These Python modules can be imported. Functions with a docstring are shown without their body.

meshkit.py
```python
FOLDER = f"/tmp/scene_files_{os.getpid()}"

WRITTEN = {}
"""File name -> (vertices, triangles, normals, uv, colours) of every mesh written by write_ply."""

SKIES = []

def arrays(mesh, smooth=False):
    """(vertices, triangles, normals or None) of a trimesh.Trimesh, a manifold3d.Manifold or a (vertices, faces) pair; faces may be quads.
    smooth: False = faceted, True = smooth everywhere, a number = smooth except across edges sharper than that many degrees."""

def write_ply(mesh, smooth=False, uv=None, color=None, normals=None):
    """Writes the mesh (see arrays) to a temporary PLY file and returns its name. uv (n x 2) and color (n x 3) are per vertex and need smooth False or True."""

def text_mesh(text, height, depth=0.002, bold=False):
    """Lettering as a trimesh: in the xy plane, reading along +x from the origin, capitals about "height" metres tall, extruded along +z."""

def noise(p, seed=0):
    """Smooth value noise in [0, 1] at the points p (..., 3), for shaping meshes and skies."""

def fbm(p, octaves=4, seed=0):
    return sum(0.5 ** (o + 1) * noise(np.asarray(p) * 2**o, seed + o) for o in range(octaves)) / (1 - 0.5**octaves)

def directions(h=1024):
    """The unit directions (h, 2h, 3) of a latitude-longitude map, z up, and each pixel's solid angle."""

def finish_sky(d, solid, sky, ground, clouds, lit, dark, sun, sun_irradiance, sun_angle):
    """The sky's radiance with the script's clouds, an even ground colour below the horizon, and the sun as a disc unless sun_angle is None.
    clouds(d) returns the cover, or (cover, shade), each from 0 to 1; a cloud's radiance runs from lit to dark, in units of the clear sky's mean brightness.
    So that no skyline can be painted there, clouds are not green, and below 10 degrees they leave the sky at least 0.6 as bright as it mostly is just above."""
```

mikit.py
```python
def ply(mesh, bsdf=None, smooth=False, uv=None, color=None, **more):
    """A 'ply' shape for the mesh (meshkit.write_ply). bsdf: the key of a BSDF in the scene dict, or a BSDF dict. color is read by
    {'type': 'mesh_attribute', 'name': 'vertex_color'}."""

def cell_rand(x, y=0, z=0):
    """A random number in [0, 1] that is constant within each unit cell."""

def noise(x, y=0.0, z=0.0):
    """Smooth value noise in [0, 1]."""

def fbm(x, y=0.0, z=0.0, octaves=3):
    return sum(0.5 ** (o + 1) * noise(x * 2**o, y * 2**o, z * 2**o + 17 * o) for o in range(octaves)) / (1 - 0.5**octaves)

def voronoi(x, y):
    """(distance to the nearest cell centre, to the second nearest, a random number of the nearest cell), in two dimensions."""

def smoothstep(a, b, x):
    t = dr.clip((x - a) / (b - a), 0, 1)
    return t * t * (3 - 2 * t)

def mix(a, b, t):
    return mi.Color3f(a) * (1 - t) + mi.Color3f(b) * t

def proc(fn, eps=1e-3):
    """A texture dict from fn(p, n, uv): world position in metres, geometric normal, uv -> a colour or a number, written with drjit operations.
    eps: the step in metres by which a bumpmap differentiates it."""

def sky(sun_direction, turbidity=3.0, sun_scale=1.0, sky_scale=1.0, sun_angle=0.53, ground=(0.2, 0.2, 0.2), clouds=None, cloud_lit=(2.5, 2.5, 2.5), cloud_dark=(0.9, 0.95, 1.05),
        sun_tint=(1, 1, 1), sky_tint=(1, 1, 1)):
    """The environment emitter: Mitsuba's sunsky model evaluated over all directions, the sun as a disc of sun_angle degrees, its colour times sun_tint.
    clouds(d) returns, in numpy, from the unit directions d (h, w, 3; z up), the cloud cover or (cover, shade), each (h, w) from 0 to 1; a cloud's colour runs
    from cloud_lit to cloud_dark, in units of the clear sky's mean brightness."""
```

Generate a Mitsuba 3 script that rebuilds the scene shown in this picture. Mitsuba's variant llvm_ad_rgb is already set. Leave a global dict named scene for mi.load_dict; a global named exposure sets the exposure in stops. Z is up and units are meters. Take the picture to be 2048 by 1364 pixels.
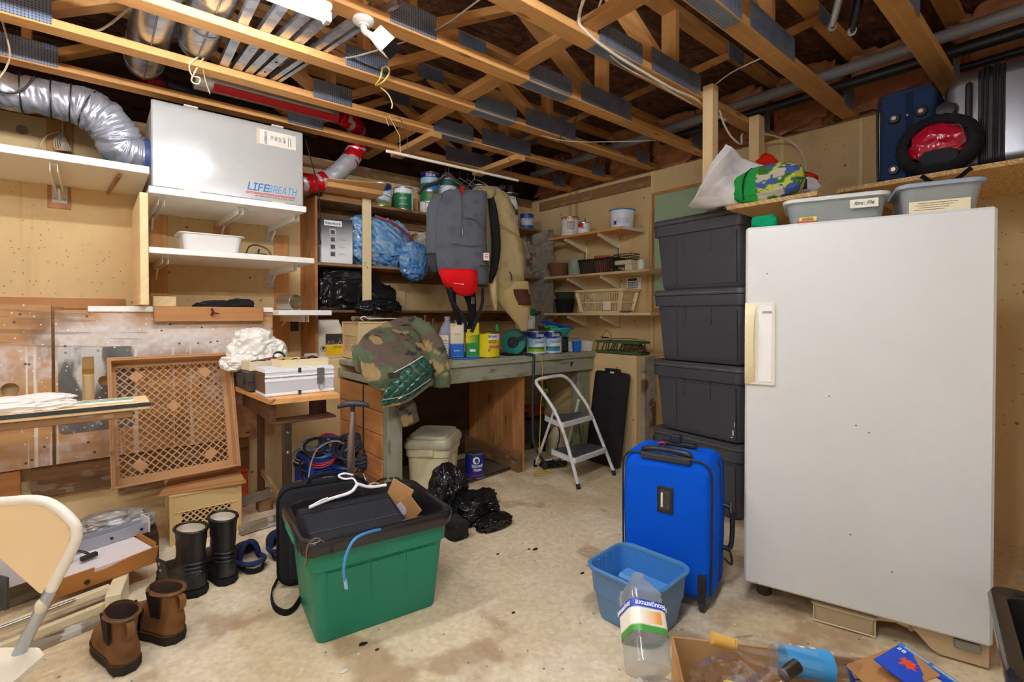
import math, random
import numpy as np, trimesh, drjit as dr, mitsuba as mi, mikit, meshkit
from mikit import noise, fbm, voronoi, cell_rand, smoothstep, mix, proc
from shapely.geometry import Polygon, box as sbox, Point
from shapely import affinity
from scipy.spatial import ConvexHull

# ---------------------------------------------------------------- camera, light, exposure
T = mi.ScalarTransform4f
EYE = np.array([0.0, 0.0, 1.2]); YAW = math.radians(40.12); PIT = math.radians(0.7)
LOOK = [math.sin(YAW) * math.cos(PIT), math.cos(YAW) * math.cos(PIT), -math.sin(PIT)]
exposure = 3.0
TUBE = (19.0, 19.4, 20.4)          # radiance of the fluorescent tubes
TUBE_UNSEEN = (24.0, 24.6, 26.0)  # radiance of the two tubes out of view
scene, labels = {}, {}
scene['camera'] = {'type': 'perspective', 'fov': 2 * math.degrees(math.atan(1024 / 995.0)), 'fov_axis': 'x', 'near_clip': 0.02, 'far_clip': 60.0,
                   'principal_point_offset_y': 40.8 / 1364,
                   'to_world': T().look_at(origin=EYE.tolist(), target=(EYE + LOOK).tolist(), up=[0, 0, 1])}

# ---------------------------------------------------------------- mesh helpers
def V(*a): return np.array(a, float)
def rnd(seed): return random.Random(seed)
def tr(x=0, y=0, z=0):
    m = np.eye(4); m[:3, 3] = (x, y, z); return m
def rot(axis, deg):
    a = math.radians(deg); c, s = math.cos(a), math.sin(a); m = np.eye(4)
    i, j = {'x': (1, 2), 'y': (2, 0), 'z': (0, 1)}[axis]
    m[i, i] = c; m[i, j] = -s; m[j, i] = s; m[j, j] = c; return m
def at(x, y, z, rz=0): return tr(x, y, z) @ rot('z', rz)
def frame(o, xd, yd):
    x = np.array(xd, float); x /= np.linalg.norm(x); y = np.array(yd, float); y -= x * (x @ y); y /= np.linalg.norm(y)
    m = np.eye(4); m[:3, 0] = x; m[:3, 1] = y; m[:3, 2] = np.cross(x, y); m[:3, 3] = o; return m
def mv(m, g):
    v = np.asarray(g[0], float) @ m[:3, :3].T + m[:3, 3]; f = np.asarray(g[1])
    return v, (f[:, ::-1] if np.linalg.det(m[:3, :3]) < 0 else f)
def join(gs):
    vs, fs, n = [], [], 0
    for v, f in gs:
        vs.append(np.asarray(v, float)); fs.append(np.asarray(f, int) + n); n += len(v)
    return np.vstack(vs), np.vstack(fs)

def _chamfer():
    v = []
    for sx in (-1, 1):
        for sy in (-1, 1):
            for sz in (-1, 1):
                for k in range(3): v.append((sx, sy, sz, k))
    p = np.array([[a * (1 - .1 * (k != 0)), b * (1 - .1 * (k != 1)), c * (1 - .1 * (k != 2))] for a, b, c, k in v])
    h = ConvexHull(p); f = h.simplices.copy()
    for i, t in enumerate(f):
        n = np.cross(p[t[1]] - p[t[0]], p[t[2]] - p[t[0]])
        if n @ p[t].mean(0) < 0: f[i] = t[::-1]
    return v, f
_CV, _CF = _chamfer()
_CS = np.array([c[:3] for c in _CV], float); _CK = np.array([[float(c[3] != k) for k in range(3)] for c in _CV])
def bx(x0, x1, y0, y1, z0, z1, b=.002):
    lo = np.minimum((x0, y0, z0), (x1, y1, z1)); hi = np.maximum((x0, y0, z0), (x1, y1, z1))
    h = (hi - lo) / 2; b = min(b, h.min() * .6)
    return (lo + hi) / 2 + _CS * (h - b * _CK), _CF
def cb(cx, cy, cz, w, d, h, b=.002): return bx(cx - w / 2, cx + w / 2, cy - d / 2, cy + d / 2, cz, cz + h, b)   # standing on cz
def beam(p, q, w, h, up=(0, 0, 1), b=.002):
    p = np.array(p, float); q = np.array(q, float); L = np.linalg.norm(q - p)
    x = (q - p) / L; u = np.array(up, float)
    if abs(u @ x) > .98: u = np.array([0, 1.0, 0])
    z = u - x * (u @ x); z /= np.linalg.norm(z); y = np.cross(z, x)
    m = np.eye(4); m[:3, 0] = x; m[:3, 1] = y; m[:3, 2] = z; m[:3, 3] = p
    return mv(m, bx(0, L, -w / 2, w / 2, -h / 2, h / 2, b))
def loft(loops, cap0=True, cap1=True, closed=True):
    L = np.array(loops, float); k, n = L.shape[:2]; v = L.reshape(-1, 3)
    m = n if closed else n - 1
    i, j = np.meshgrid(np.arange(k - 1), np.arange(m), indexing='ij'); i = i.ravel(); j = j.ravel(); j2 = (j + 1) % n
    a, b, c, d = i * n + j, i * n + j2, (i + 1) * n + j2, (i + 1) * n + j
    f = [np.stack([a, b, c], 1), np.stack([a, c, d], 1)]
    add = []
    if cap0:
        add.append(L[0].mean(0)); ci = len(v) + len(add) - 1; q = np.arange(n)
        f.append(np.stack([np.full(n, ci), (q + 1) % n, q], 1))
    if cap1:
        add.append(L[-1].mean(0)); ci = len(v) + len(add) - 1; q = (k - 1) * n + np.arange(n); q2 = (k - 1) * n + (np.arange(n) + 1) % n
        f.append(np.stack([np.full(n, ci), q, q2], 1))
    if add: v = np.vstack([v, add])
    return v, np.vstack(f)
def rr(w, d, r, k=4, z=0.0, cx=0.0, cy=0.0):
    r = min(r, w / 2 - 1e-4, d / 2 - 1e-4); p = []
    for (sx, sy, a0) in ((1, 1, 0), (-1, 1, 90), (-1, -1, 180), (1, -1, 270)):
        for i in range(k + 1):
            a = math.radians(a0 + 90 * i / k)
            p.append((cx + sx * (w / 2 - r) + r * math.cos(a), cy + sy * (d / 2 - r) + r * math.sin(a), z))
    return np.array(p)
def circ(r, z=0.0, n=24, cx=0.0, cy=0.0, ry=None):
    a = np.arange(n) * 2 * math.pi / n
    return np.stack([cx + r * np.cos(a), cy + (ry or r) * np.sin(a), np.full(n, z)], 1)
def lathe(prof, n=24, cap0=True, cap1=True): return loft([circ(max(r, 1e-4), z, n) for r, z in prof], cap0, cap1)
def cyl(p, q, r, n=12, r2=None, b=0.0):
    p = np.array(p, float); q = np.array(q, float); L = np.linalg.norm(q - p); r2 = r if r2 is None else r2
    x = (q - p) / L; a = np.array([0, 0, 1.0]) if abs(x[2]) < .9 else np.array([1.0, 0, 0])
    u = np.cross(a, x); u /= np.linalg.norm(u); w = np.cross(x, u)
    m = np.eye(4); m[:3, 0] = u; m[:3, 1] = w; m[:3, 2] = x; m[:3, 3] = p
    pr = [(r, 0), (r2, L)] if not b else [(r - b, 0), (r, b), (r2, L - b), (r2 - b, L)]
    return mv(m, lathe(pr, n))
def spl(pts, m=8):
    P = np.array(pts, float); P = np.vstack([2 * P[0] - P[1], P, 2 * P[-1] - P[-2]]); out = []
    for i in range(1, len(P) - 2):
        p0, p1, p2, p3 = P[i - 1:i + 3]
        for t in np.arange(m) / m:
            out.append(.5 * (2 * p1 + (p2 - p0) * t + (2 * p0 - 5 * p1 + 4 * p2 - p3) * t * t + (3 * p1 - p0 - 3 * p2 + p3) * t ** 3))
    return np.array(out + [P[-2]])
def frames(P, up=None):
    t = np.gradient(P, axis=0); t /= np.linalg.norm(t, axis=1, keepdims=True) + 1e-12
    a = np.array([0, 0, 1.0]) if up is None else np.array(up, float)
    if abs(t[0] @ a) > .95: a = np.array([1.0, 0.2, 0])
    U = []
    u = a - t[0] * (a @ t[0]); u /= np.linalg.norm(u)
    for k in range(len(P)):
        u = u - t[k] * (u @ t[k]); u /= np.linalg.norm(u) + 1e-12; U.append(u)
    U = np.array(U); return t, U, np.cross(t, U)
def tube(pts, r, n=8, m=0, cap=True):
    P = spl(pts, m) if m else np.array(pts, float)
    t, U, W = frames(P); rr_ = np.broadcast_to(np.asarray(r, float), (len(P),)) if np.ndim(r) == 0 or len(np.atleast_1d(r)) == len(P) else np.interp(np.linspace(0, 1, len(P)), np.linspace(0, 1, len(r)), r)
    a = np.arange(n) * 2 * math.pi / n
    L = P[:, None] + rr_[:, None, None] * (np.cos(a)[None, :, None] * U[:, None] + np.sin(a)[None, :, None] * W[:, None])
    return loft(L, cap, cap)
def ribbon(pts, w, th, m=0, up=(0, 0, 1)):
    P = spl(pts, m) if m else np.array(pts, float)
    t, U, W = frames(P, up)
    w = np.broadcast_to(np.asarray(w, float), (len(P),))[:, None]
    L = np.stack([P - W * w / 2 - U * th / 2, P + W * w / 2 - U * th / 2, P + W * w / 2 + U * th / 2, P - W * w / 2 + U * th / 2], 1)
    return loft(L)
def prism(pts, z0, z1, holes=()):
    g = trimesh.creation.extrude_polygon(Polygon(pts, holes) if not hasattr(pts, 'geom_type') else pts, z1 - z0, engine='earcut')
    v = np.array(g.vertices); v[:, 2] += z0; return v, np.array(g.faces)
_ICO = {}
def ico(n):
    if n not in _ICO:
        g = trimesh.creation.icosphere(subdivisions=n); _ICO[n] = (np.array(g.vertices), np.array(g.faces))
    return _ICO[n]
def blob(c, r, n=3, amp=.1, freq=3.0, seed=0, oct=3, power=None):
    v, f = ico(n); d = v.copy()
    if power: d = np.sign(d) * np.abs(d) ** power; 
    k = 1 + amp * (2 * meshkit.fbm(v * freq + 20 + seed * 3.7, oct, seed) - 1)
    return d * k[:, None] * np.array(r) + np.array(c), f
def sheet(fn, nu, nv, th=.003):
    """A thin solid sheet: fn(u, v) -> points (nu, nv, 3), u, v in [0, 1]."""
    u, v = np.meshgrid(np.linspace(0, 1, nu), np.linspace(0, 1, nv), indexing='ij')
    p = np.asarray(fn(u, v), float)
    n = np.cross(np.gradient(p, axis=0), np.gradient(p, axis=1)); n /= np.linalg.norm(n, axis=-1, keepdims=True) + 1e-12
    a, b = p + n * th / 2, p - n * th / 2
    i, j = np.meshgrid(np.arange(nu - 1), np.arange(nv - 1), indexing='ij'); q = (i * nv + j).ravel()
    f = np.vstack([np.stack([q, q + nv, q + nv + 1], 1), np.stack([q, q + nv + 1, q + 1], 1)])
    N = nu * nv; ring = np.concatenate([np.arange(nv), np.arange(1, nu) * nv + nv - 1, (nu - 1) * nv + np.arange(nv - 2, -1, -1), np.arange(nu - 2, 0, -1) * nv])
    r2 = np.roll(ring, -1)
    side = np.vstack([np.stack([ring, r2, r2 + N], 1), np.stack([ring, r2 + N, ring + N], 1)])
    return np.vstack([a.reshape(-1, 3), b.reshape(-1, 3)]), np.vstack([f, f[:, ::-1] + N, side])

def shade(v, f, ang):
    """Vertex normals, smooth except across edges sharper than ang; returns v, f, n and the source index of each vertex."""
    v = np.asarray(v, float); f = np.asarray(f, int)
    fn = np.cross(v[f[:, 1]] - v[f[:, 0]], v[f[:, 2]] - v[f[:, 0]]); ln = np.linalg.norm(fn, axis=1, keepdims=True); un = fn / np.maximum(ln, 1e-20)
    if ang is True:
        n = np.zeros_like(v)
        for k in range(3): np.add.at(n, f[:, k], fn)
        return v, f, n / np.maximum(np.linalg.norm(n, axis=1, keepdims=True), 1e-20), np.arange(len(v))
    cv = f.ravel(); cf = np.repeat(np.arange(len(f)), 3); o = np.argsort(cv, kind='stable'); cvs, cfs = cv[o], cf[o]
    st = np.flatnonzero(np.r_[True, cvs[1:] != cvs[:-1]]); cnt = np.diff(np.r_[st, len(cvs)])
    kk = cnt[np.searchsorted(st, np.arange(len(cvs)), 'right') - 1]; s0 = np.repeat(st, cnt)
    i = np.repeat(np.arange(len(cvs)), kk); j = np.repeat(s0, kk) + (np.arange(len(i)) - np.repeat(np.cumsum(kk) - kk, kk))
    ok = (un[cfs[i]] * un[cfs[j]]).sum(1) > math.cos(math.radians(ang)); i, j = i[ok], j[ok]
    cn = np.zeros((len(cvs), 3)); np.add.at(cn, i, fn[cfs[j]]); cn /= np.maximum(np.linalg.norm(cn, axis=1, keepdims=True), 1e-20)
    key = np.round(np.c_[cvs, cn * 500]).astype(np.int64)
    _, first, inv = np.unique(key, axis=0, return_index=True, return_inverse=True); inv = inv.ravel()
    nf = np.empty(len(cv), int); nf[o] = inv
    return v[cvs[first]], nf.reshape(-1, 3), cn[first], cvs[first]

# ---------------------------------------------------------------- scene entries
def srgb(*c):
    c = np.array(c[0] if len(c) == 1 else c, float) / 255; return tuple(float(x) for x in np.where(c < .04045, c / 12.92, ((c + .055) / 1.055) ** 2.4))
_used = set()
def uniq(key):
    if key not in _used: _used.add(key); return key
    i = 1
    while f'{key}_{i:03d}' in _used: i += 1
    key = f'{key}_{i:03d}'; _used.add(key); return key
def thing(name, label, cat, group=None, kind=None):
    k = uniq(name); labels[k] = {'label': label, 'category': cat}
    if group: labels[k]['group'] = group
    if kind: labels[k]['kind'] = kind
    return k
def struct(name): k = uniq(name); labels[k] = {'kind': 'structure'}; return k
_seed = [0]
def put(key, g, mat, col=None, ang=35, M=None, label=None, kind=None):
    """Writes one mesh as the entry key; mat: BSDF key; wood-like BSDFs read uv = (along the grain, across + a random offset per board)."""
    v, f = np.asarray(g[0], float), np.asarray(g[1], int)
    uv = None; color = None
    if mat in WOODS:
        e = np.ptp(v, axis=0); k = int(np.argmax(e)); o = [i for i in range(3) if i != k]; _seed[0] += 1
        rv = rnd(_seed[0]); uv0 = np.stack([v[:, k] + rv.random() * 9, v[:, o[0]] - v[:, o[1]] * .93 + 7.3 * rv.randrange(1, 400)], 1)
    v0 = v
    if M is not None: v, f = mv(M, (v, f))
    vv, ff, nn, src = shade(v, f, ang)
    if mat in WOODS: uv = uv0[src]
    elif mat in VCOL:
        if callable(col): color = np.asarray(col(v0), float)[src]
        else:
            c = np.asarray((.5, .5, .5) if col is None else col, float); color = c[src] if c.ndim == 2 else np.tile(c, (len(vv), 1))
        color = np.ascontiguousarray(color, dtype=np.float64)
    d = {'type': 'ply', 'filename': meshkit.write_ply((vv, ff), False, uv, color, normals=nn), 'face_normals': False, 'bsdf': {'type': 'ref', 'id': mat}}
    scene[key] = d
    if label or kind:
        labels[key] = {}
        if label: labels[key]['label'] = label
        if kind: labels[key]['kind'] = kind
    return key
def part(t, name, g, mat, col=None, ang=35, M=None, label=None, kind=None):
    return put(uniq(t + '__' + name), g, mat, col, ang, M, label, kind)
def solo(name, label, cat, g, mat, col=None, ang=35, M=None, group=None, kind=None):
    t = thing(name, label, cat, group, kind); put(t, g, mat, col, ang, M); 
    return t
def txt(s, h, d=.0008, bold=False, w=None, center=True):
    """Lettering in the xy plane, extruded along +z; w squeezes it to that width."""
    g = meshkit.text_mesh(s, h, d, bold); v = np.array(g.vertices); f = np.array(g.faces)
    if w: v[:, 0] *= w / max(np.ptp(v[:, 0]), 1e-6)
    if center: v[:, 0] -= (v[:, 0].min() + v[:, 0].max()) / 2
    return v, f
def wrap(g, r):
    """Bends a flat piece (x right, y up, z out) around a vertical cylinder of radius r; x = 0 faces -y."""
    v = np.asarray(g[0], float); a = v[:, 0] / r - math.pi / 2; q = r + v[:, 2]
    return np.stack([q * np.cos(a), q * np.sin(a), v[:, 1]], 1), g[1]
def slab(x0, x1, y0, y1, z0=0.0, z1=.0006, nx=1):
    """A flat patch (for labels) cut in nx strips so that it can be wrapped."""
    x = np.linspace(x0, x1, nx + 1); L = [np.array([(a, y0, z0), (a, y1, z0), (a, y1, z1), (a, y0, z1)]) for a in x]
    return loft(L)
# ---------------------------------------------------------------- materials
WOODS = {'pine', 'pine_pale', 'pine_grey', 'wood_old', 'wood_dark', 'chipboard', 'bench_paint', 'wood_orange'}
VCOL = {'matte', 'satin', 'gloss', 'metal', 'cloth', 'foil'}
VC = {'type': 'mesh_attribute', 'name': 'vertex_color'}
def two(d): return {'type': 'twosided', 'bsdf': d}
def prin(c, r, **k): return two({'type': 'principled', 'base_color': c, 'roughness': r, **k})
def rgb(c): return {'type': 'rgb', 'value': [float(x) for x in c]}
def vcp(r, **k): return prin(VC, r, **k)
scene['matte'] = vcp(.85, specular=.2)
scene['cloth'] = vcp(.9, specular=.1, sheen=.25)
scene['satin'] = vcp(.45)
scene['gloss'] = vcp(.16)
scene['metal'] = vcp(.33, metallic=.9)
def f_foil(p, n, uv): return .22 + .25 * noise(p.x * 30, p.y * 30, p.z * 30)
scene['foil'] = vcp(proc(f_foil), metallic=.55)

def wood_fn(c1, c2, knot, dark=0.0, spots=0.0):
    c1, c2, knot = srgb(c1), srgb(c2), srgb(knot)
    def fn(p, n, uv):
        u, v = uv.x, uv.y; b = dr.floor(v / 7.3); hue = cell_rand(b, 3, 5); h2 = cell_rand(b, 9, 2)
        w = v + .012 * fbm(u * 1.7, v * 3, b, 2)
        g = fbm(u * 1.1, w * 55, b, 3); fine = noise(u * 9, w * 420, b)
        kd, _, kr = voronoi(u * 1.9, v * 7.0)
        kn = (1 - smoothstep(.03, .11, kd)) * (kr > .55)
        c = mix(c1, c2, dr.clip(.15 + .75 * g + .12 * (fine - .5), 0, 1)) * (.72 + .42 * hue)
        c = c * mi.Color3f(1, .97 + .06 * h2, .94 + .12 * h2)
        c = mix(c, mi.Color3f(knot), .75 * kn)
        if dark: c = c * (1 - dark * smoothstep(.5, .75, fbm(u * 3, v * 9, b + 4, 3)))
        if spots: c = mix(c, mi.Color3f(.75, .73, .68), spots * smoothstep(.66, .72, fbm(u * 14, v * 30, b, 3)))
        return c
    return fn
f_pine = wood_fn((228, 174, 108), (196, 138, 78), (116, 70, 38), .14)
f_pale = wood_fn((238, 212, 164), (218, 184, 130), (130, 88, 50), .08)
f_grey = wood_fn((150, 138, 118), (104, 92, 74), (60, 50, 40), .45, .5)
f_old = wood_fn((166, 126, 84), (122, 86, 54), (66, 44, 28), .35, .12)
f_darkw = wood_fn((96, 62, 40), (64, 40, 26), (30, 20, 14), .3)
f_orange = wood_fn((212, 152, 92), (174, 114, 64), (90, 54, 30), .25)
for k, f, r in (('pine', f_pine, .6), ('pine_pale', f_pale, .62), ('pine_grey', f_grey, .8), ('wood_old', f_old, .7), ('wood_dark', f_darkw, .75), ('wood_orange', f_orange, .5)):
    scene[k] = prin(proc(f), r, specular=.35)
def f_chip(p, n, uv):
    d, _, r = voronoi(uv.x * 160, uv.y * 160); b = dr.floor(uv.y / 7.3)
    return mix(srgb(222, 190, 130), srgb(176, 136, 80), r) * (.9 + .2 * fbm(uv.x * 4, uv.y * 4, b, 2))
scene['chipboard'] = prin(proc(f_chip), .7)
def f_bench(p, n, uv):
    u, v = uv.x, uv.y
    c = mix(srgb(168, 168, 150), srgb(136, 136, 116), fbm(u * 3, v * 14, 1, 3))
    c = mix(c, srgb(128, 142, 94), .6 * smoothstep(.55, .68, fbm(u * 2.2, v * 4, 9, 3)))
    worn = smoothstep(.6, .74, fbm(u * 7, v * 34, 5, 4))
    return mix(c, srgb(96, 76, 56), .6 * worn)
scene['bench_paint'] = prin(proc(f_bench), .7)

def f_wall(p, n, uv):
    a = dr.select(dr.abs(n.x) > .5, p.y, p.x); z = p.z
    c = mix(srgb(226, 198, 148), srgb(214, 184, 132), fbm(a * 1.3, z * 1.3, 2, 3))
    c = c * (.93 + .12 * fbm(a * 9, z * 5, 6, 3))
    d, _, r = voronoi(a * 26, z * 26)
    speck = (1 - smoothstep(.05, .13, d)) * (r > .72) * smoothstep(.42, .62, fbm(a * 1.1, z * 1.4, 30, 2))
    c = mix(c, srgb(120, 84, 46), .75 * speck)
    d2, _, r2 = voronoi(a * 4.2 + 3, z * 4.2)
    hole = (1 - smoothstep(.022, .045, d2)) * (r2 > .72)
    c = mix(c, srgb(80, 56, 36), .7 * hole)
    drip = smoothstep(.68, .8, fbm(a * 16, z * .7, 44, 3)) * smoothstep(.5, .7, fbm(a * 1.2, z * .8, 3, 2))
    return mix(c, srgb(150, 110, 62), .5 * drip)
scene['wall_paint'] = prin(proc(f_wall), .75, specular=.25)
def f_conc(p, n, uv):
    x, y = p.x, p.y
    c = mix(srgb(226, 208, 174), srgb(200, 178, 140), smoothstep(.25, .75, fbm(x * 1.6, y * 1.6, 3, 4)))
    c = mix(c, srgb(236, 222, 194), .6 * smoothstep(.52, .7, fbm(x * 3.1 + 9, y * 2.6, 8, 4)))
    c = c * (.80 + .38 * fbm(x * 60, y * 60, 4, 3))
    c = mix(c, srgb(140, 98, 56), .5 * smoothstep(.6, .76, fbm(x * 4.2, y * 4.2, 21, 4)))
    d, _, r = voronoi(x * 17, y * 17)
    c = mix(c, srgb(226, 220, 206), .8 * (1 - smoothstep(.06, .16, d * (1 + noise(x * 90, y * 90)))) * (r > .84))
    d, _, r = voronoi(x * 11 + 5, y * 11)
    c = mix(c, srgb(58, 44, 32), .7 * (1 - smoothstep(.03, .1, d * (1 + noise(x * 120, y * 120)))) * (r > .8))
    return c
def f_conc_b(p, n, uv): return .0016 * fbm(p.x * 45, p.y * 45, 1, 4) + .003 * fbm(p.x * 6, p.y * 6, 5, 2)
scene['concrete'] = two({'type': 'bumpmap', 'arbitrary': proc(f_conc_b, 2e-3), 'scale': 1.0, 'bsdf': {'type': 'principled', 'base_color': proc(f_conc), 'roughness': .62, 'specular': .35}})
def f_osb(p, n, uv):
    x, y = p.x + .3 * fbm(p.x * 6, p.y * 6, 1, 2), p.y
    d, e, r = voronoi(x * 14, y * 34); d2, e2, r2 = voronoi(x * 36 + 4, y * 13)
    c = mix(srgb(112, 74, 52), srgb(66, 42, 32), r) * (.7 + .5 * r2)
    return c * (.6 + .4 * smoothstep(0, .18, e - d))
scene['osb'] = prin(proc(f_osb), .8)
def f_plate(p, n, uv):
    bot = dr.abs(n.z) > .6
    a = p.x; b = dr.select(bot, p.y, p.z)
    u, v = a * 88, b * 88; fu, fv = u - dr.floor(u), v - dr.floor(v)
    tooth = smoothstep(.3, .42, fu) * (1 - smoothstep(.62, .74, fu)) * smoothstep(.18, .3, fv) * (1 - smoothstep(.72, .84, fv))
    c = mix(srgb(150, 160, 178), srgb(104, 116, 140), fbm(a * 12, b * 20, 1, 2))
    return mix(c, srgb(16, 17, 22), .85 * tooth)
scene['plate_steel'] = prin(proc(f_plate), .45, metallic=.35)
def f_galv(p, n, uv):
    d, e, r = voronoi((p.x + p.z) * 30, (p.y - p.z) * 30)
    return mix(srgb(196, 200, 206), srgb(160, 164, 172), r)
scene['galvanised'] = prin(proc(f_galv), .28, metallic=.9)
def f_ply(p, n, uv):
    x, z = p.x, p.z
    c = mix(srgb(196, 150, 98), srgb(160, 112, 66), fbm(x * 2, z * 26, 5, 3))
    c = mix(c, srgb(96, 64, 40), .6 * smoothstep(.58, .78, fbm(x * 5, z * 6, 14, 4)))
    band = smoothstep(.14, .02, dr.abs(z - 1.07 + .07 * (fbm(x * 2.2, z * 3, 31, 3) - .5) + .04 * x)) * smoothstep(-.2, -.05, x)
    cloud = smoothstep(.52, .70, fbm(x * 3.2 + 3, z * 4.2, 8, 4)) * (.35 + .65 * smoothstep(.3, .6, fbm(x * 26, z * 18, 6, 3)))
    fog = dr.clip(1.0 * band + .72 * cloud, 0, 1) * (.45 + .6 * fbm(x * 40, z * 40, 2, 3))
    c = mix(c, srgb(214, 210, 206), dr.clip(fog, 0, .92))
    drip = smoothstep(.74, .8, noise(x * 70, 3, 3)) * smoothstep(.5, .62, fbm(x * 30, z * 2.2, 6, 3)) * smoothstep(1.06, .95, z)
    c = mix(c, srgb(232, 226, 214), .7 * drip)
    d, _, r = voronoi(x * 30, z * 30)
    c = mix(c, srgb(240, 236, 228), .85 * (1 - smoothstep(.08, .2, d * (1 + noise(x * 150, z * 150)))) * (r > .8))
    d, _, r = voronoi(x * 12 + 7, z * 12)
    c = mix(c, srgb(40, 30, 24), .85 * (1 - smoothstep(.05, .1, d)) * (r > .72))
    sx = fbm(x * 3 + z * 55, z * 4 - x * 2, 55, 3)
    return mix(c, srgb(90, 70, 54), .45 * smoothstep(.66, .72, sx) * smoothstep(.5, .6, fbm(x * 3, z * 3, 19, 2)))
scene['paint_ply'] = prin(proc(f_ply), .55)
def f_splat(p, n, uv):
    c = mix(srgb(128, 126, 122), srgb(70, 68, 66), fbm(p.x * 16, p.z * 9, 3, 3))
    d, _, r = voronoi((p.x + p.y) * 34, (p.z + p.y) * 34)
    c = mix(c, srgb(226, 224, 218), .9 * (1 - smoothstep(.1, .26, d * (1 + noise(p.x * 140, p.z * 140)))) * (r > .62))
    return mix(c, srgb(206, 202, 196), .85 * smoothstep(.56, .7, fbm(p.x * 9, p.z * 4, 40, 4)))
scene['splat_metal'] = prin(proc(f_splat), .4, metallic=.3)
def f_peel(p, n, uv):
    d, e, r = voronoi(p.x * 60, p.z * 30 + p.y * 20)
    c = mix(srgb(128, 122, 108), srgb(176, 170, 156), fbm((p.x + p.y) * 30, p.z * 24, 3, 4))
    pe = smoothstep(.52, .60, fbm((p.x + p.y) * 16, p.z * 16, 6, 5)) * smoothstep(.42, .6, fbm((p.x + p.y) * 5, p.z * 3, 16, 2))
    c = mix(c, srgb(104, 74, 54), pe)
    return c * (.8 + .3 * fbm((p.x + p.y) * 90, p.z * 30, 5, 3))
scene['peeling'] = prin(proc(f_peel), .8)
def f_enamel(p, n, uv):
    s = p.y * 1.0; z = p.z
    c = mix(srgb(216, 218, 217), srgb(208, 209, 206), fbm(s * 3, z * 2, 1, 3))
    c = mix(c, srgb(206, 184, 140), .35 * smoothstep(.6, .8, fbm(s * 2.4 + 4, z * 3.4, 7, 4)) * smoothstep(1.1, .3, z))
    d, _, r = voronoi(s * 7, z * 7)
    return mix(c, srgb(80, 70, 60), .8 * (1 - smoothstep(.012, .03, d)) * (r > .82))
def f_enamel_b(p, n, uv): return .00025 * fbm(p.y * 320, p.z * 320, p.x * 320, 2)
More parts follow.
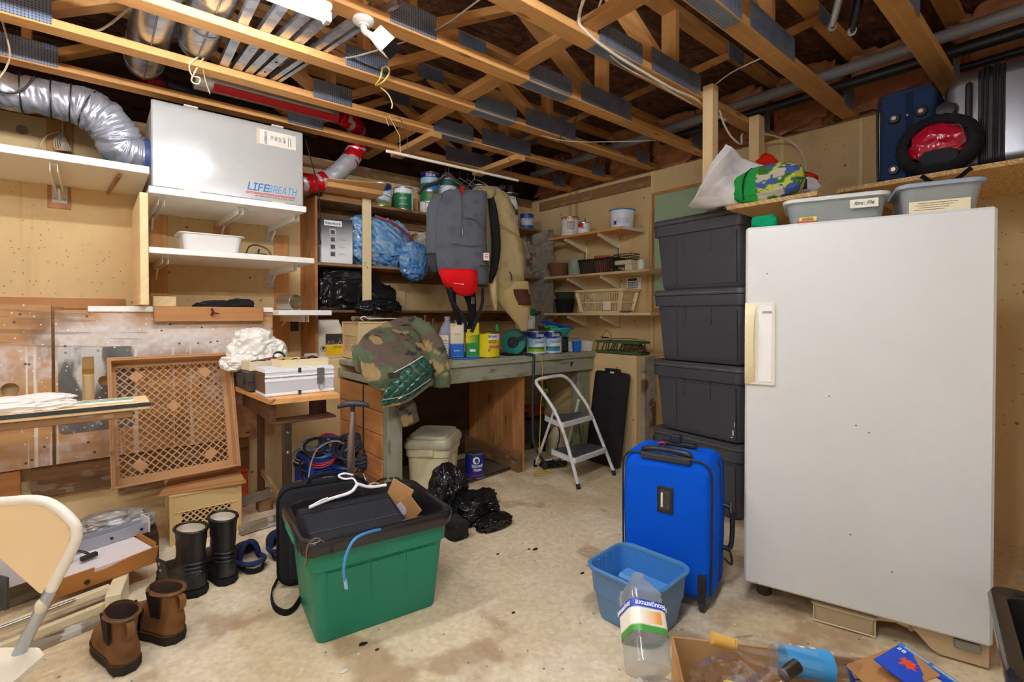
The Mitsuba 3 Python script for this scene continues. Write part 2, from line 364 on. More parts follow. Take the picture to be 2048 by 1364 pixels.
scene['enamel'] = two({'type': 'bumpmap', 'arbitrary': proc(f_enamel_b, 1e-3), 'scale': 1.0, 'bsdf': {'type': 'principled', 'base_color': proc(f_enamel), 'roughness': .34}})
def f_fridge_side(p, n, uv):
    c = mix(srgb(164, 122, 74), srgb(138, 98, 56), fbm(p.x * 14, p.z * .6, 2, 3)); return c
scene['brown_steel'] = prin(proc(f_fridge_side), .38)
def f_bump(p, n, uv): return .0012 * fbm(p.x * 90, p.y * 90, p.z * 90, 2)
scene['grain_plastic'] = two({'type': 'bumpmap', 'arbitrary': proc(f_bump, 1e-3), 'scale': .35, 'bsdf': {'type': 'principled', 'base_color': rgb(srgb(66, 68, 76)), 'roughness': .42}})
scene['clear_film'] = {'type': 'thindielectric', 'int_ior': 1.5}
scene['frosted'] = {'type': 'principledthin', 'base_color': rgb((.80, .84, .84)), 'roughness': .35, 'spec_trans': .55, 'diff_trans': .9, 'eta': 1.4}
scene['blue_film'] = {'type': 'principledthin', 'base_color': rgb((.16, .42, .74)), 'roughness': .2, 'spec_trans': .3, 'diff_trans': .8, 'eta': 1.5}
scene['milky_film'] = {'type': 'principledthin', 'base_color': rgb((.86, .87, .88)), 'roughness': .3, 'spec_trans': .3, 'diff_trans': .9, 'eta': 1.4}
scene['glass'] = {'type': 'thindielectric', 'int_ior': 1.5}
WHITE = srgb(232, 230, 224); BLACK = srgb(26, 26, 28); CREAM = srgb(226, 208, 164)
def speck(base, c2, freq=40, lo=.55, hi=.7, seed=1):
    """Vertex colours: a second colour in noisy patches."""
    base, c2 = np.array(base), np.array(c2)
    def fn(v):
        t = np.clip((meshkit.fbm(v * freq + 50, 3, seed) - lo) / (hi - lo), 0, 1)[:, None]; return base * (1 - t) + c2 * t
    return fn
scene['bounce_wall'] = prin(rgb(srgb(226, 224, 218)), .8)  # off-white of the unseen walls, chosen for neutral bounce light
scene['clear_plastic'] = {'type': 'principledthin', 'base_color': rgb((.86, .88, .90)), 'roughness': .14, 'spec_trans': .82, 'diff_trans': .6, 'eta': 1.5}
# ---------------------------------------------------------------- the room
XR, YL, ZC, ZT = 3.69, 4.04, 2.45, 2.89       # right wall, left (back) wall, bottom of the truss chords, underside of the subfloor
XW, YB = -1.9, -2.6
put(struct('floor'), bx(XW - .1, 4.1, YB - .1, YL + .2, -.1, 0, 0), 'concrete')
cl = struct('ceiling'); put(cl, bx(XW - .1, 4.1, YB - .1, YL + .3, ZT + .012, ZT + .03, 0), 'osb')
for i in range(6):
    for j in range(3): part(cl, 'osb_sheet', bx(XW + .99 * i, XW + .99 * i + .984, YB + 2.3 * j - .5 * (i % 2), YB + 2.3 * j + 2.294 - .5 * (i % 2), ZT, ZT + .011, .001), 'osb')
w = struct('wall_left'); put(w, bx(XW, XR + .1, YL, YL + .1, 0, 2.36, 0), 'wall_paint')
part(w, 'top_plate', bx(XW, XR + .2, YL, YL + .1, 2.36, 2.45), 'wood_old')
part(w, 'rim_joist', bx(XW, XR + .2, YL + .12, YL + .16, 2.45, ZT), 'wood_dark')
w = struct('wall_right'); put(w, bx(XR, XR + .1, YB, YL, 0, 2.43, 0), 'wall_paint')
part(w, 'top_plate', bx(XR + .015, XR + .15, YB, YL, 2.43, 2.45), 'wood_old')
part(w, 'rim_joist', bx(XR + .26, XR + .30, YB, YL + .1, 2.44, ZT), 'wood_dark')
put(struct('wall_back_unseen'), bx(XW, XR, YB - .1, YB, 0, ZT, 0), 'bounce_wall')  # out of view, kept pale to bounce neutral light into the room
put(struct('wall_side_unseen'), bx(XW - .1, XW, YB, YL, 0, ZT, 0), 'bounce_wall')  # also out of view and pale for its bounce light
for i, (y, z0, z1, d) in enumerate(((2.505, 0.9, 2.43, .006), (1.45, 1.84, 2.43, .004), (.985, 1.84, 2.43, .005))):
    put(struct(f'trim_{i + 1}'), bx(XR - d, XR, y - .012, y + .012, z0, z1), 'satin', srgb(226, 200, 150))
put(struct('trim_4'), bx(3.28, XR, 2.37, YL, 0, .87, .004), 'wall_paint')             # boxed-out foundation along the right wall
put(struct('trim_5'), bx(XW, 3.28, 3.56, YL, 0, .87, .004), 'wall_paint')             # and along the left wall
put(struct('trim_6'), bx(3.345, 3.50, 2.335, 2.368, .02, .86, .002), 'peeling')          # weathered board closing its end
put(struct('trim_7'), bx(XR - .025, XR, 2.515, 3.90, 2.305, 2.395, .003), 'wood_old')    # old board under the plate of the right wall
w = struct('window_1')
put(w, bx(XR - .012, XR - .004, 1.40, 2.475, 1.25, 2.215, .001), 'satin', srgb(160, 184, 150))
for a in ((2.475, 2.50, 1.2, 2.24), (1.375, 1.40, 1.2, 2.24), (1.375, 2.50, 2.215, 2.24), (1.375, 2.50, 1.2, 1.25)):
    part(w, 'frame', bx(XR - .02, XR, *a), 'wood_orange')

# insulation batts behind the truss ends
for i, y in enumerate((3.80, 3.29, 2.80, 2.32, 1.83, 1.34, .85, .35)):
    g = blob((3.83, y, 2.66), (.13, .215, .215), 4, .5, 2.6, i, 4, power=.45)
    seed = i
    def batt(v, seed=seed):
        t = meshkit.fbm(v * 14 + 9, 4, seed)[:, None]; return np.array(srgb(216, 150, 104)) * t + np.array(srgb(132, 86, 66)) * (1 - t)
    name = ['in the corner over the paint cans', 'over the first weathered board bay', 'above the upper pot shelf', 'above the pale green window panel',
            'behind the second ceiling post', 'over the tent bag shelf, torn open', 'beside the navy suitcase', 'behind the silver suitcase'][i]
    solo('insulation_batt', f'pinkish brown fibreglass insulation batt {name}', 'insulation', g, 'matte', batt, True)

# floor trusses
PANEL = -.24
def truss(i, y, label, xs):
    t = thing('floor_truss', label, 'truss', 'open web floor trusses overhead')
    y0, y1 = y - .089, y
    part(t, 'bottom_chord', bx(XW, 3.86 if i else 3.7, y0, y1, ZC, ZC + .038), 'pine')
    part(t, 'top_chord', bx(XW, 3.88, y0, y1, ZT - .038, ZT), 'pine')
    zb, zt = ZC + .05, ZT - .05
    for j in range(-1, 3):
        xb = PANEL + 1.34 * j
        if xb < -1.6: continue
        part(t, 'web', bx(xb - .019, xb + .019, y0, y1, ZC + .038, ZT - .038), 'pine')
        for s in (-1, 1):
            if -1.7 < xb + s * .66 < 3.4:
                part(t, 'web', beam((xb + s * .04, (y0 + y1) / 2, zb), (xb + s * .65, (y0 + y1) / 2, zt), .088, .038), 'pine')
        part(t + '__bottom_chord', 'nail_plate', bx(xb - .115, xb + .115, y0 - .003, y0, ZC + .008, ZC + .118, .0005), 'plate_steel') if j < 2 else part(t + '__bottom_chord', 'nail_plate', bx(xb - .24, xb + .24, y0 - .003, y0, ZC + .006, ZC + .122, .0005), 'plate_steel')
        xt = xb + .67
        if xt < 3.4: part(t + '__top_chord', 'nail_plate', bx(xt - .1, xt + .1, y0 - .003, y0, ZT - .10, ZT - .01, .0005), 'plate_steel')
    if i in (1, 2, 3, 4, 5):
        part(t + '__bottom_chord', 'nail_plate', bx(1.79, 2.12, y0 - .003, y0, ZC + .004, ZC + .105, .0005), 'plate_steel')
        part(t + '__bottom_chord', 'nail_plate', bx(1.79, 2.12, y0 + .006, y1 - .012, ZC - .003, ZC, .0005), 'plate_steel')
    part(t + '__bottom_chord', 'nail_plate', bx(3.42, 3.60, y0 - .003, y0, ZC + .004, ZC + .12, .0005), 'plate_steel')
for i, (y, lab) in enumerate(((3.535, 'pine floor truss directly in front of the back wall, over the white air exchanger'), (3.04, 'pine floor truss second from the back wall, with the red taped duct behind it'),
        (2.56, 'pine floor truss third from the back wall, tied with a yellow cord'), (2.07, 'pine floor truss carrying the fluorescent lamp and the security camera'),
        (1.59, 'pine floor truss crossing above the two hanging posts'), (1.09, 'pine floor truss with the bright blue nail plate underneath, left of the bike forks'), (.60, 'pine floor truss nearest the viewer, ending at the silver suitcase'))):
    truss(i, y, lab, None)
solo('strongback', 'long pine board crossing the floor trusses at right angles', 'board', bx(1.677, 1.766, -.2, 3.95, ZC + .039, ZC + .077), 'pine')
def pipe(name, label, cat, p, r, mat, col): solo(name, label, cat, tube(p, r, 12), mat, col, 50)
pipe('waste_pipe', 'grey plastic pipe running over the truss chords along the right wall', 'pipe', [(3.27, -.4, 2.60), (3.27, 1.2, 2.585), (3.29, 3.6, 2.56)], .032, 'satin', srgb(132, 134, 140))
pipe('black_pipe', 'black pipe running just below the grey one along the right wall', 'pipe', [(3.36, -.4, 2.54), (3.36, 2.2, 2.53)], .032, 'satin', srgb(28, 28, 30))
pipe('drain_pipe', 'thin black pipe high behind the silver suitcase', 'pipe', [(3.60, -.5, 2.535), (3.60, .55, 2.53)], .022, 'satin', srgb(24, 24, 26))
t = thing('vent_stub', 'grey plastic pipe stub rising behind the navy suitcase', 'pipe')
part(t, 'pipe', cyl((3.50, .66, 1.83), (3.50, .66, 2.40), .045, 20), 'satin', srgb(112, 114, 120)); part(t, 'collar', cyl((3.50, .66, 2.33), (3.50, .66, 2.41), .052, 20, b=.005), 'satin', srgb(120, 122, 128))

# lamps
def lamp(name, label, x0, x1, y, z, power):
    t = thing(name, label, 'lamp')
    part(t, 'housing', bx(x0, x1, y - .035, y + .035, z - .03, z, .006), 'satin', WHITE)
    for x in (x0 + .012, x1 - .012): part(t, 'socket', bx(x - .014, x + .014, y - .022, y + .022, z - .072, z - .028, .005), 'satin', WHITE)
    k = part(t, 'tube', cyl((x0 + .03, y, z - .052), (x1 - .03, y, z - .052), .016, 16), 'satin', WHITE)
    scene[k]['emitter'] = {'type': 'area', 'radiance': {'type': 'rgb', 'value': list(power)}}
lamp('fluorescent_lamp', 'lit fluorescent tube lamp fixed under a truss at the top of the picture', -.50, .745, 2.03, 2.449, TUBE)
lamp('fluorescent_lamp', 'second fluorescent tube lamp, unseen above the picture edge, placed to light the freezer and the corner', .15, 1.35, .50, 2.449, TUBE_UNSEEN)  # out of view overhead, placed to light the freezer and the far corner
lamp('fluorescent_lamp', 'third fluorescent tube lamp, unseen behind the viewer on the left, placed to light the freezer front and the corner', -1.6, -.4, .1, 2.449, TUBE_UNSEEN)  # out of view on the left, brightens the freezer front and corner

# ---------------------------------------------------------------- shelving on the left wall
def board(name, label, a, mat='pine', cat='board', group=None, b=.002): return solo(name, label, cat, bx(*a, b), mat, WHITE if mat in VCOL else None, group=group)
t = thing('wall_shelf', 'deep white shelf at upper left under the silver flexible duct', 'shelf', None)
part(t, 'board', bx(-1.3, .244, 3.37, YL - .002, 1.97, 2.01, .002), 'satin', srgb(222, 218, 206)); part(t, 'liner', bx(-1.3, .235, 3.392, YL - .02, 2.0105, 2.0135, .001), 'matte', srgb(60, 56, 52))
def knee(x, z, y0, plate=.14, col=WHITE):
    b_ = thing('shelf_bracket', BR.pop(0), 'bracket', 'steel brackets under the left wall shelves')
    g = [bx(x - .016, x - .013, y0, YL - .012, z - .045, z), bx(x + .013, x + .016, y0, YL - .012, z - .045, z), bx(x - .016, x + .016, y0, YL - .012, z - .004, z)]
    part(b_, 'arm', join(g), 'satin', col); part(b_, 'plate', bx(x - .035, x + .035, YL - .012, YL - .008, z - plate, z + .002, .002), 'satin', srgb(196, 196, 192))
    part(b_, 'brace', beam((x, YL - .02, z - plate * .8), (x, YL - .13, z - .04), .012, .012), 'satin', col)
    for dx in (-.022, .022): part(b_ + '__plate', 'screw', cyl((x + dx, YL - .012, z - plate + .02), (x + dx, YL - .0155, z - plate + .02), .006, 8), 'metal', srgb(150, 150, 150))
    return b_
BR = ['white steel bracket with square plate under the upper left shelf', 'white bracket left under the air exchanger, dark stained', 'white bracket at the middle under the air exchanger', 'white bracket at the right under the air exchanger',
      'white bracket at the left under the shelf with the white tub', 'white bracket at the right under the shelf with the white tub', 'white bracket under the low shelf with the tin']
solo('wall_block', 'small orange wood block behind the bracket of the upper left shelf', 'board', bx(-.20, -.095, YL - .008, YL - .001, 1.835, 1.968), 'wood_orange')
knee(-.145, 1.968, 3.42, .10)
solo('dowel', 'brown wooden dowel lying against the underside of the upper left shelf', 'dowel', cyl((.118, 3.45, 1.955), (.078, 4.0, 1.955), .0095, 10), 'wood_old')
pack = [('wall_batten', 'pine batten on the wall above the upper left shelf, behind the coiled cable', (-.20, -.085, YL - .02, YL - .001, 2.014, 2.44)),
        ('wall_batten', 'pine batten on the wall directly left of the air exchanger', (.185, .225, YL - .06, YL - .001, 2.015, 2.36)),
        ('wall_batten', 'tall pine batten between the shelf upright and the white tub', (.29, .385, YL - .02, YL - .001, 1.25, 1.86)),
        ('wall_batten', 'short pine block behind the white tub', (.655, .745, YL - .02, YL - .001, 1.575, 1.82)),
        ('wall_batten', 'pine batten on the wall right of the black cable coil', (1.05, 1.15, YL - .02, YL - .001, .93, 1.80))]
for n, l, a in pack: board(n, l, a, 'pine')
solo('shelf_upright', 'pale wooden upright between bare wall and the white tub shelf', 'board', bx(.197, .235, 3.34, YL - .001, 1.252, 1.86, .003), 'pine_pale')
t = thing('wall_shelf', 'narrow white shelf carrying the white air exchanger', 'shelf')
part(t, 'board', bx(.236, 1.062, 3.335, YL - .002, 1.862, 1.89, .003), 'satin', WHITE); part(t, 'edge_strip', bx(.236, 1.062, 3.322, 3.3345, 1.86, 1.897, .002), 'satin', WHITE)
for x in (.30, .70, 1.03): knee(x, 1.861, 3.42, .13)
t = thing('wall_shelf', 'white shelf carrying the white plastic tub', 'shelf')
part(t, 'board', bx(.236, 1.125, 3.36, YL - .002, 1.537, 1.572, .003), 'satin', srgb(228, 224, 214))
for x in (.32, 1.03): knee(x, 1.536, 3.45, .13)
t = thing('wall_shelf', 'low white shelf with the steel tin', 'shelf')
part(t, 'board', bx(.90, 1.238, 3.36, YL - .002, 1.195, 1.228, .003), 'satin', srgb(226, 226, 224))
knee(1.10, 1.194, 3.45, .10)
# painted plywood panels standing on the left
for a, l in (((-1.3, -.165, 1.25), 'left paint-stained plywood panel with a round dark hole, at the picture edge'), ((-.152, .90, 1.222), 'large paint-splattered plywood panel behind the brown lattice tray')):
    t = thing('painted_plywood', l, 'plywood', 'paint stained plywood sheets')
    pl = sbox(a[0], .42, a[1], a[2]); hx, hz, hr = (-.318, .825, .034) if a[0] < -1 else (.045, .84, .028)
    pl = pl.difference(Point(hx, hz).buffer(hr, 16))
    if a[0] > -1: pl = pl.difference(sbox(-.036, .70, -.006, .965).buffer(.012, 6))
    m = frame((0, 3.52, 0), (1, 0, 0), (0, 0, 1)); part(t, 'sheet', prism(pl, 0, .02), 'paint_ply', M=m)
    if a[0] > -1:
        pp = sbox(-.115, .60, .150, 1.0).buffer(.025, 6).difference(sbox(-.036, .70, -.006, .965).buffer(.010, 6)).difference(Point(.045, .84).buffer(.026, 16))
        part(t, 'router_plate', prism(pp, .0202, .0245), 'splat_metal', M=m, label='paint-splattered steel plate with a slot')
        for x, z in ((-.11, 1.0), (.145, 1.0), (-.11, .61), (.145, .61), (.02, 1.005)): part(t, 'screw', cyl((x, 3.4955, z), (x, 3.492, z), .006, 8), 'metal', srgb(150, 150, 150))
solo('panel_gap_post', 'brown post showing between the two painted plywood panels', 'board', bx(-.20, -.12, 3.522, 3.555, .25, 1.24), 'wood_old')
solo('wall_strip', 'thin flat wood strip on the wall just above the painted panels', 'board', bx(-1.3, .16, YL - .015, YL - .001, 1.235, 1.30), 'wood_orange')
solo('metal_strip', 'white metal strip along the top of the painted panel', 'strip', bx(-.02, .90, 3.488, 3.4995, 1.215, 1.246), 'satin', WHITE)
solo('pine_board', 'clean pine board with a knot fixed across the top of the painted panel', 'board', bx(.265, .834, 3.45, 3.487, 1.158, 1.246, .003), 'wood_orange')
solo('wood_block', 'small cut wood block standing left above the pine board', 'board', bx(.262, .372, 3.47, 3.60, 1.2465, 1.305), 'pine_pale')
t = thing('hook', 'rusty red hook in the middle of the pine board', 'hook')
part(t, 'shank', tube([(.545, 3.449, 1.20), (.545, 3.43, 1.2), (.55, 3.42, 1.215), (.54, 3.415, 1.235)], .006, 8, 4), 'metal', srgb(140, 70, 50)); part(t, 'tongue', tube([(.54, 3.42, 1.21), (.58, 3.42, 1.205)], .004, 6), 'metal', srgb(90, 60, 50))
solo('floor_rail', 'stained plywood board low on the left, below the painted panels', 'board', bx(-.247, .08, 3.515, 3.545, .255, .415), 'wood_old')
solo('floor_rail', 'brown board low behind the orange box and lattice tray', 'board', bx(.10, .76, 3.52, 3.545, .20, .412), 'wood_old')
solo('floor_rail', 'orange-grained plywood piece at the left picture edge below the panels', 'board', bx(-.9, -.285, 3.51, 3.535, .0, .414), 'wood_orange')
# bench and shelves in the corner
t = thing('workbench', 'old grey-green painted workbench in the corner under the paint cans', 'workbench')
part(t, 'top', bx(1.36, 3.279, 2.78, 3.559, .842, .876, .004), 'bench_paint'); 
ap = sbox(1.365, .735, 3.265, .84).difference(sbox(2.985, .772, 3.045, .812))
part(t, 'apron', prism(ap, 0, .035), 'bench_paint', M=frame((0, 2.835, 0), (1, 0, 0), (0, 0, 1)))
part(t, 'leg', bx(1.372, 1.47, 2.802, 2.87, 0, .735, .004), 'bench_paint'); part(t, 'leg', bx(3.13, 3.262, 2.84, 2.92, 0, .735, .004), 'bench_paint')
for k in range(5): part(t, 'side_plank', bx(1.367, 1.387, 2.875, 3.558, .005 + k * .147, .147 * (k + 1), .003), 'wood_orange')
part(t, 'side_post', bx(1.358, 1.3665, 3.14, 3.146, .0, .735), 'wood_dark')
part(t, 'cleat', bx(1.352, 1.3655, 2.875, 3.55, .755, .80), 'bench_paint')
for k in range(6): part(t, 'partition_plank', bx(2.50, 2.52, 2.84 + .12 * k, 2.838 + .12 * (k + 1), 0, .735, .002), 'wood_orange')
part(t, 'shade_board', bx(1.39, 2.498, 3.54, 3.558, 0, .735), 'wood_dark'); part(t, 'shade_board', bx(2.525, 3.12, 3.53, 3.558, 0, .60), 'wood_dark'); part(t, 'partition_base', bx(2.452, 2.49, 2.838, 3.55, .0, .15, .003), 'wood_old')  # dark boards added at the back for the deep shade under the bench
t = thing('corner_shelf_unit', 'brown wooden shelf unit on the back wall above the workbench', 'shelf unit')
for z in (2.045, 1.565, 1.215):
    part(t, 'shelf', bx(1.263, 3.515, 3.70, YL - .003, z, z + .02), 'wood_old'); part(t, 'cleat', bx(1.263, 3.515, YL - .025, YL - .004, z - .085, z - .001), 'wood_old')
part(t, 'end_panel', bx(1.242, 1.262, 3.70, YL - .002, .875, 2.07), 'wood_orange'); part(t, 'end_panel', bx(3.516, 3.536, 3.55, YL - .002, .875, 2.05), 'peeling', label='peeling grey painted end board')
part(t, 'front_post', bx(1.597, 1.665, 3.675, 3.698, 1.262, 2.10), 'satin', srgb(226, 206, 160), label='cream painted post with screw holes')
for z in (2.07, 2.075, 1.60, 1.565, 1.58): part(t, 'screw', cyl((1.61 + .04 * (z * 100 % 2), 3.6755, z), (1.61 + .04 * (z * 100 % 2), 3.672, z), .004, 8), 'metal', srgb(40, 36, 32))
# right wall shelves on standards
t = thing('shelf_standards', 'pair of slim wall rails that carry the pot shelves', 'wall rails')
for y in (3.257, 2.856): part(t, 'rail', bx(XR - .012, XR - .0005, y - .012, y + .012, 1.08, 2.14, .002), 'metal', srgb(190, 186, 176))
def rshelf(label, x0, y0, y1, z, mat):
    t = thing('pot_shelf', label, 'shelf', 'shelves on the right wall')
    part(t, 'board', bx(x0, XR - .013, y0, y1, z - .022, z), mat)
    for y in (3.257, 2.856):
        part(t, 'bracket', mv(frame((0, y + .009, 0), (1, 0, 0), (0, 0, 1)), prism([(XR - .013, z - .022), (XR - .013, z - .13), (XR - .03, z - .13), (x0 + .03, z - .045), (x0 + .03, z - .022)], 0, .018)), 'satin', srgb(226, 212, 180))
    return t
t = rshelf('upper plank shelf on the right wall with the white pail', 3.366, 2.575, 3.46, 1.935, 'pine'); part(t, 'painted_end', bx(3.366, XR - .014, 2.567, 2.5745, 1.912, 1.936), 'satin', srgb(206, 212, 208)); 
rshelf('middle plank shelf on the right wall with flower pots', 3.40, 2.335, 3.545, 1.568, 'pine_pale'); rshelf('lower plank shelf on the right wall with the cream basket', 3.40, 2.325, 3.545, 1.215, 'pine_pale')
# shelf boards at upper right, hung on posts
solo('hanging_shelf', 'particle board shelf under the pillow and green tent bag', 'shelf', bx(2.52, XR - .002, .84, 1.262, 1.742, 1.762, .001), 'chipboard')
solo('hanging_shelf', 'particle board shelf under the suitcases at upper right', 'shelf', bx(2.95, XR - .002, -1.2, .891, 1.828, 1.850, .001), 'chipboard')
solo('shelf_joist', 'pine joist under the suitcase shelf at the right picture edge', 'board', bx(3.05, 3.6, -1.1, .6, 1.74, 1.827), 'wood_old') if 0 else None
for k, (y, l) in enumerate(((-.05, 'pine bearer under the suitcase shelf, nearest'), (.84, 'pine bearer under the suitcase shelf, by the shelf end'))):
    solo('shelf_bearer', l, 'board', bx(2.99, XR - .003, y - .02, y + .02, 1.738, 1.827), 'wood_old')
solo('hanging_post', 'pine post hanging from the truss left of the white pillow', 'post', bx(2.702, 2.766, 1.437, 1.499, 1.875, 2.515, .002), 'pine_pale')
solo('hanging_post', 'second pine post hanging from the truss, right of the pillow tip', 'post', bx(3.285, 3.37, 1.435, 1.499, 1.823, 2.49, .002), 'pine_pale')
solo('shelf_cleat', 'wood cleat under the shelf with the tent bag', 'board', bx(2.9, XR - .002, .90, .94, 1.665, 1.7415), 'pine_pale')
t = thing('wall_outlet', 'brown electrical outlet on the back wall between batten and shelf divider', 'outlet'); part(t, 'plate', bx(1.165, 1.225, YL - .012, YL - .001, 1.07, 1.17, .003), 'satin', srgb(70, 44, 30)); [part(t, 'socket', bx(1.178, 1.212, YL - .016, YL - .0121, z, z + .028, .004), 'satin', srgb(60, 38, 26)) for z in (1.083, 1.127)]
# ---------------------------------------------------------------- more builders
def crumple(c, r, seed=0, amp=.22, freq=1.6, n=5, power=.8, flat=None, oct=4):
    """A crumpled plastic bag: an ellipsoid with sharp ridged folds, its underside flattened at z = flat."""
    v, f = ico(n); d = np.sign(v) * np.abs(v) ** power
    a = meshkit.fbm(v * freq + 31 + seed * 5.3, oct, seed); b = meshkit.fbm(v * freq * 2.2 + 11 + seed, oct, seed + 5)
    k = 1 - amp * np.abs(2 * a - 1) * 2 + amp * .5 - amp * .6 * np.abs(2 * b - 1)
    p = d * k[:, None] * np.array(r) + np.array(c)
    if flat is not None: p[:, 2] = np.maximum(p[:, 2], flat + .001 * (v[:, 0] + 1.1))
    return p, f
def lattice(w, h, pitch, bar, th):
    """Diagonal lattice in the xz plane (0..w, 0..h), thickness th along y."""
    g = []; n = int((w + h) / pitch) + 1
    for k in range(n + 1):
        c = k * pitch
        x0, z0 = (c, 0) if c <= w else (w, c - w); x1, z1 = (0, c) if c <= h else (c - h, h)
        for m in (1, -1):
            p, q = ((x0, z0), (x1, z1)) if m == 1 else ((w - x0, z0), (w - x1, z1))
            if math.hypot(p[0] - q[0], p[1] - q[1]) > .01: g.append(beam((p[0], th / 2, p[1]), (q[0], th / 2, q[1]), th, bar, (0, 1, 0), 0))
    return join([(v, f) for v, f in g])
def lat2(w, h, pitch, bar, th):
    g = lattice(w, h, pitch, bar, th); return g
def facing(x, y): return math.degrees(math.atan2(-x, y))       # turns a thing's local -y towards the viewer
def coil(c, r, turns, wire, seed, sq=.25, n=40, h=.0):
    R = rnd(seed); a = np.linspace(0, turns * 2 * math.pi, int(turns * n)); k = np.arange(len(a))
    rr_ = r * (1 + .13 * np.sin(a * .37 + R.random() * 6) + .05 * np.sin(a * 1.7)); P = np.stack([rr_ * np.cos(a), rr_ * np.sin(a) * (1 - sq), h * a / a[-1] + wire * (1 + np.sin(a * .73) ** 2 * 2)], 1)
    return mv(tr(*c), tube(P, wire, 6))

# ---------------------------------------------------------------- air exchanger and ducts
t = thing('air_exchanger', 'large white air exchanger cabinet with blue lettering on the left wall', 'air exchanger')
part(t, 'body', bx(.262, 1.055, 3.400, 3.93, 1.8985, 2.386, .006), 'satin', srgb(180, 176, 168))
part(t, 'door_panel', bx(.254, 1.061, 3.378, 3.3995, 1.908, 2.388, .007), 'gloss', srgb(176, 175, 170))
for x in (.44, .905):
    part(t + '__door_panel', 'latch', bx(x - .042, x + .042, 3.362, 3.378, 1.899, 1.912, .003), 'satin', CREAM); part(t, 'hinge', bx(x - .035, x + .035, 3.372, 3.40, 2.3885, 2.397, .002), 'satin', WHITE)
def onwall(x, z, y=3.3775): return frame((x, y, z), (1, 0, 0), (0, 0, 1))
def shear(g, k):
    v = np.array(g[0], float); v[:, 0] += k * v[:, 1]; return v, g[1]
blue = srgb(20, 104, 170)
g = shear(txt('LIFE', .046, .001, True, .118), .18); part(t + '__door_panel', 'lettering', g, 'satin', blue, M=onwall(.788, 1.967), label='blue brand lettering')
g = shear(txt('BREATH', .046, .001, False, .168), .18); part(t + '__door_panel', 'lettering', g, 'satin', srgb(60, 140, 196), M=onwall(.93, 1.967), label='lighter blue brand lettering')
for k in range(4): part(t, 'letter_stripe', bx(.85, 1.014, 3.3755, 3.3765, 1.972 + k * .011, 1.9745 + k * .011, 0), 'satin', srgb(222, 220, 214)) if k < 0 else None
for k in range(2): part(t + '__door_panel', 'stripe', bx(.722, 1.008, 3.3765, 3.3775, 1.953 - k * .007, 1.957 - k * .007, 0), 'satin', srgb(200, 60, 50))
part(t + '__door_panel', 'lettering', txt('HEAT RECOVERY VENTILATION UNITS', .0095, .001, False, .235), 'satin', srgb(50, 70, 90), M=onwall(.885, 1.931))
part(t + '__door_panel', 'sticker', bx(.79, 1.015, 3.3770, 3.3778, 2.262, 2.352, 0), 'satin', srgb(226, 220, 204), label='old label with sideways print')
part(t, 'tape', bx(.782, .80, 3.3765, 3.3772, 2.257, 2.357, 0), 'satin', srgb(204, 190, 160))
for s, x, h, w in (('LIFEBREATH', .842, .014, .075), ('TUE', .878, .014, .026), ('ERY', .902, .014, .028), ('EXT', .926, .014, .026), ('RAVT', .952, .014, .034), ('FILTER WASHING', .972, .006, .06), ('INSTRUCTIONS', .985, .006, .05)):
    part(t + '__door_panel', 'lettering', txt(s, h, .0006, True, w), 'satin', srgb(50, 46, 42), M=frame((x, 3.3768, 2.305 if len(s) > 4 else 2.31), (0, 0, 1), (-1, 0, 0)))
def ringcol(n, m, fn):
    i, j = np.meshgrid(np.arange(n), np.arange(m), indexing='ij'); c = fn(i.ravel() / (n - 1), j.ravel() / m); return np.vstack([c, c[:1], c[-1:]])
def duct(pts, r, n, m, wr, seed, ridges=30):
    P = spl(pts, m); t_, U, W = frames(P); N = len(P); a = np.arange(n) * 2 * math.pi / n; rr_ = np.interp(np.linspace(0, 1, N), np.linspace(0, 1, len(r)), r)
    u = np.linspace(0, 1, N)
    q = np.stack([np.repeat(u[:, None], n, 1) * ridges, np.cos(a)[None].repeat(N, 0) * 1.1, np.sin(a)[None].repeat(N, 0) * 1.1], -1)
    k = 1 - wr * np.abs(2 * meshkit.fbm(q + seed, 4, seed) - 1) * 2 + wr * .4 * meshkit.fbm(q * np.array([.3, 2, 2]) + 9, 3, seed + 3)
    L = P[:, None] + (rr_[:, None] * k)[..., None] * (np.cos(a)[None, :, None] * U[:, None] + np.sin(a)[None, :, None] * W[:, None])
    return loft(L), N
t = thing('flexible_duct', 'thick silver insulated flexible duct curving down into the air exchanger', 'duct')
pts = [(-1.5, 3.62, 2.34), (-.6, 3.63, 2.345), (-.351, 3.63, 2.345), (-.16, 3.63, 2.35), (-.03, 3.63, 2.342), (.062, 3.62, 2.29), (.112, 3.62, 2.22), (.135, 3.62, 2.155), (.185, 3.62, 2.13), (.255, 3.62, 2.125)]
g, N = duct(pts, [.092, .092, .092, .094, .108, .116, .118, .112, .104, .09], 36, 22, .15, 4, 34)
part(t, 'sleeve', g, 'foil', speck(srgb(182, 184, 194), srgb(160, 130, 96), 7, .55, .75), True)
part(t, 'collar', cyl((.235, 3.62, 2.125), (.262, 3.62, 2.125), .098, 28), 'satin', srgb(70, 90, 150), label='blue tape collar')
for i, k in enumerate((52, 66, 78, 92)):
    P = spl(pts, 22); p, q = P[k], P[k + 1]; d = (q - p) / np.linalg.norm(q - p); part(t, 'strap', cyl(p - d * .003, p + d * .003, .102 + .003 * i, 28), 'satin', BLACK)
t = thing('taped_duct', 'silver duct wrapped in red tape dropping into the right side of the air exchanger', 'duct')
pts = [(1.30, 3.40, 2.575), (1.42, 3.47, 2.575), (1.50, 3.56, 2.55), (1.53, 3.62, 2.47), (1.505, 3.63, 2.40), (1.45, 3.62, 2.32), (1.34, 3.62, 2.20), (1.27, 3.62, 2.155), (1.18, 3.62, 2.13), (1.062, 3.62, 2.13)]
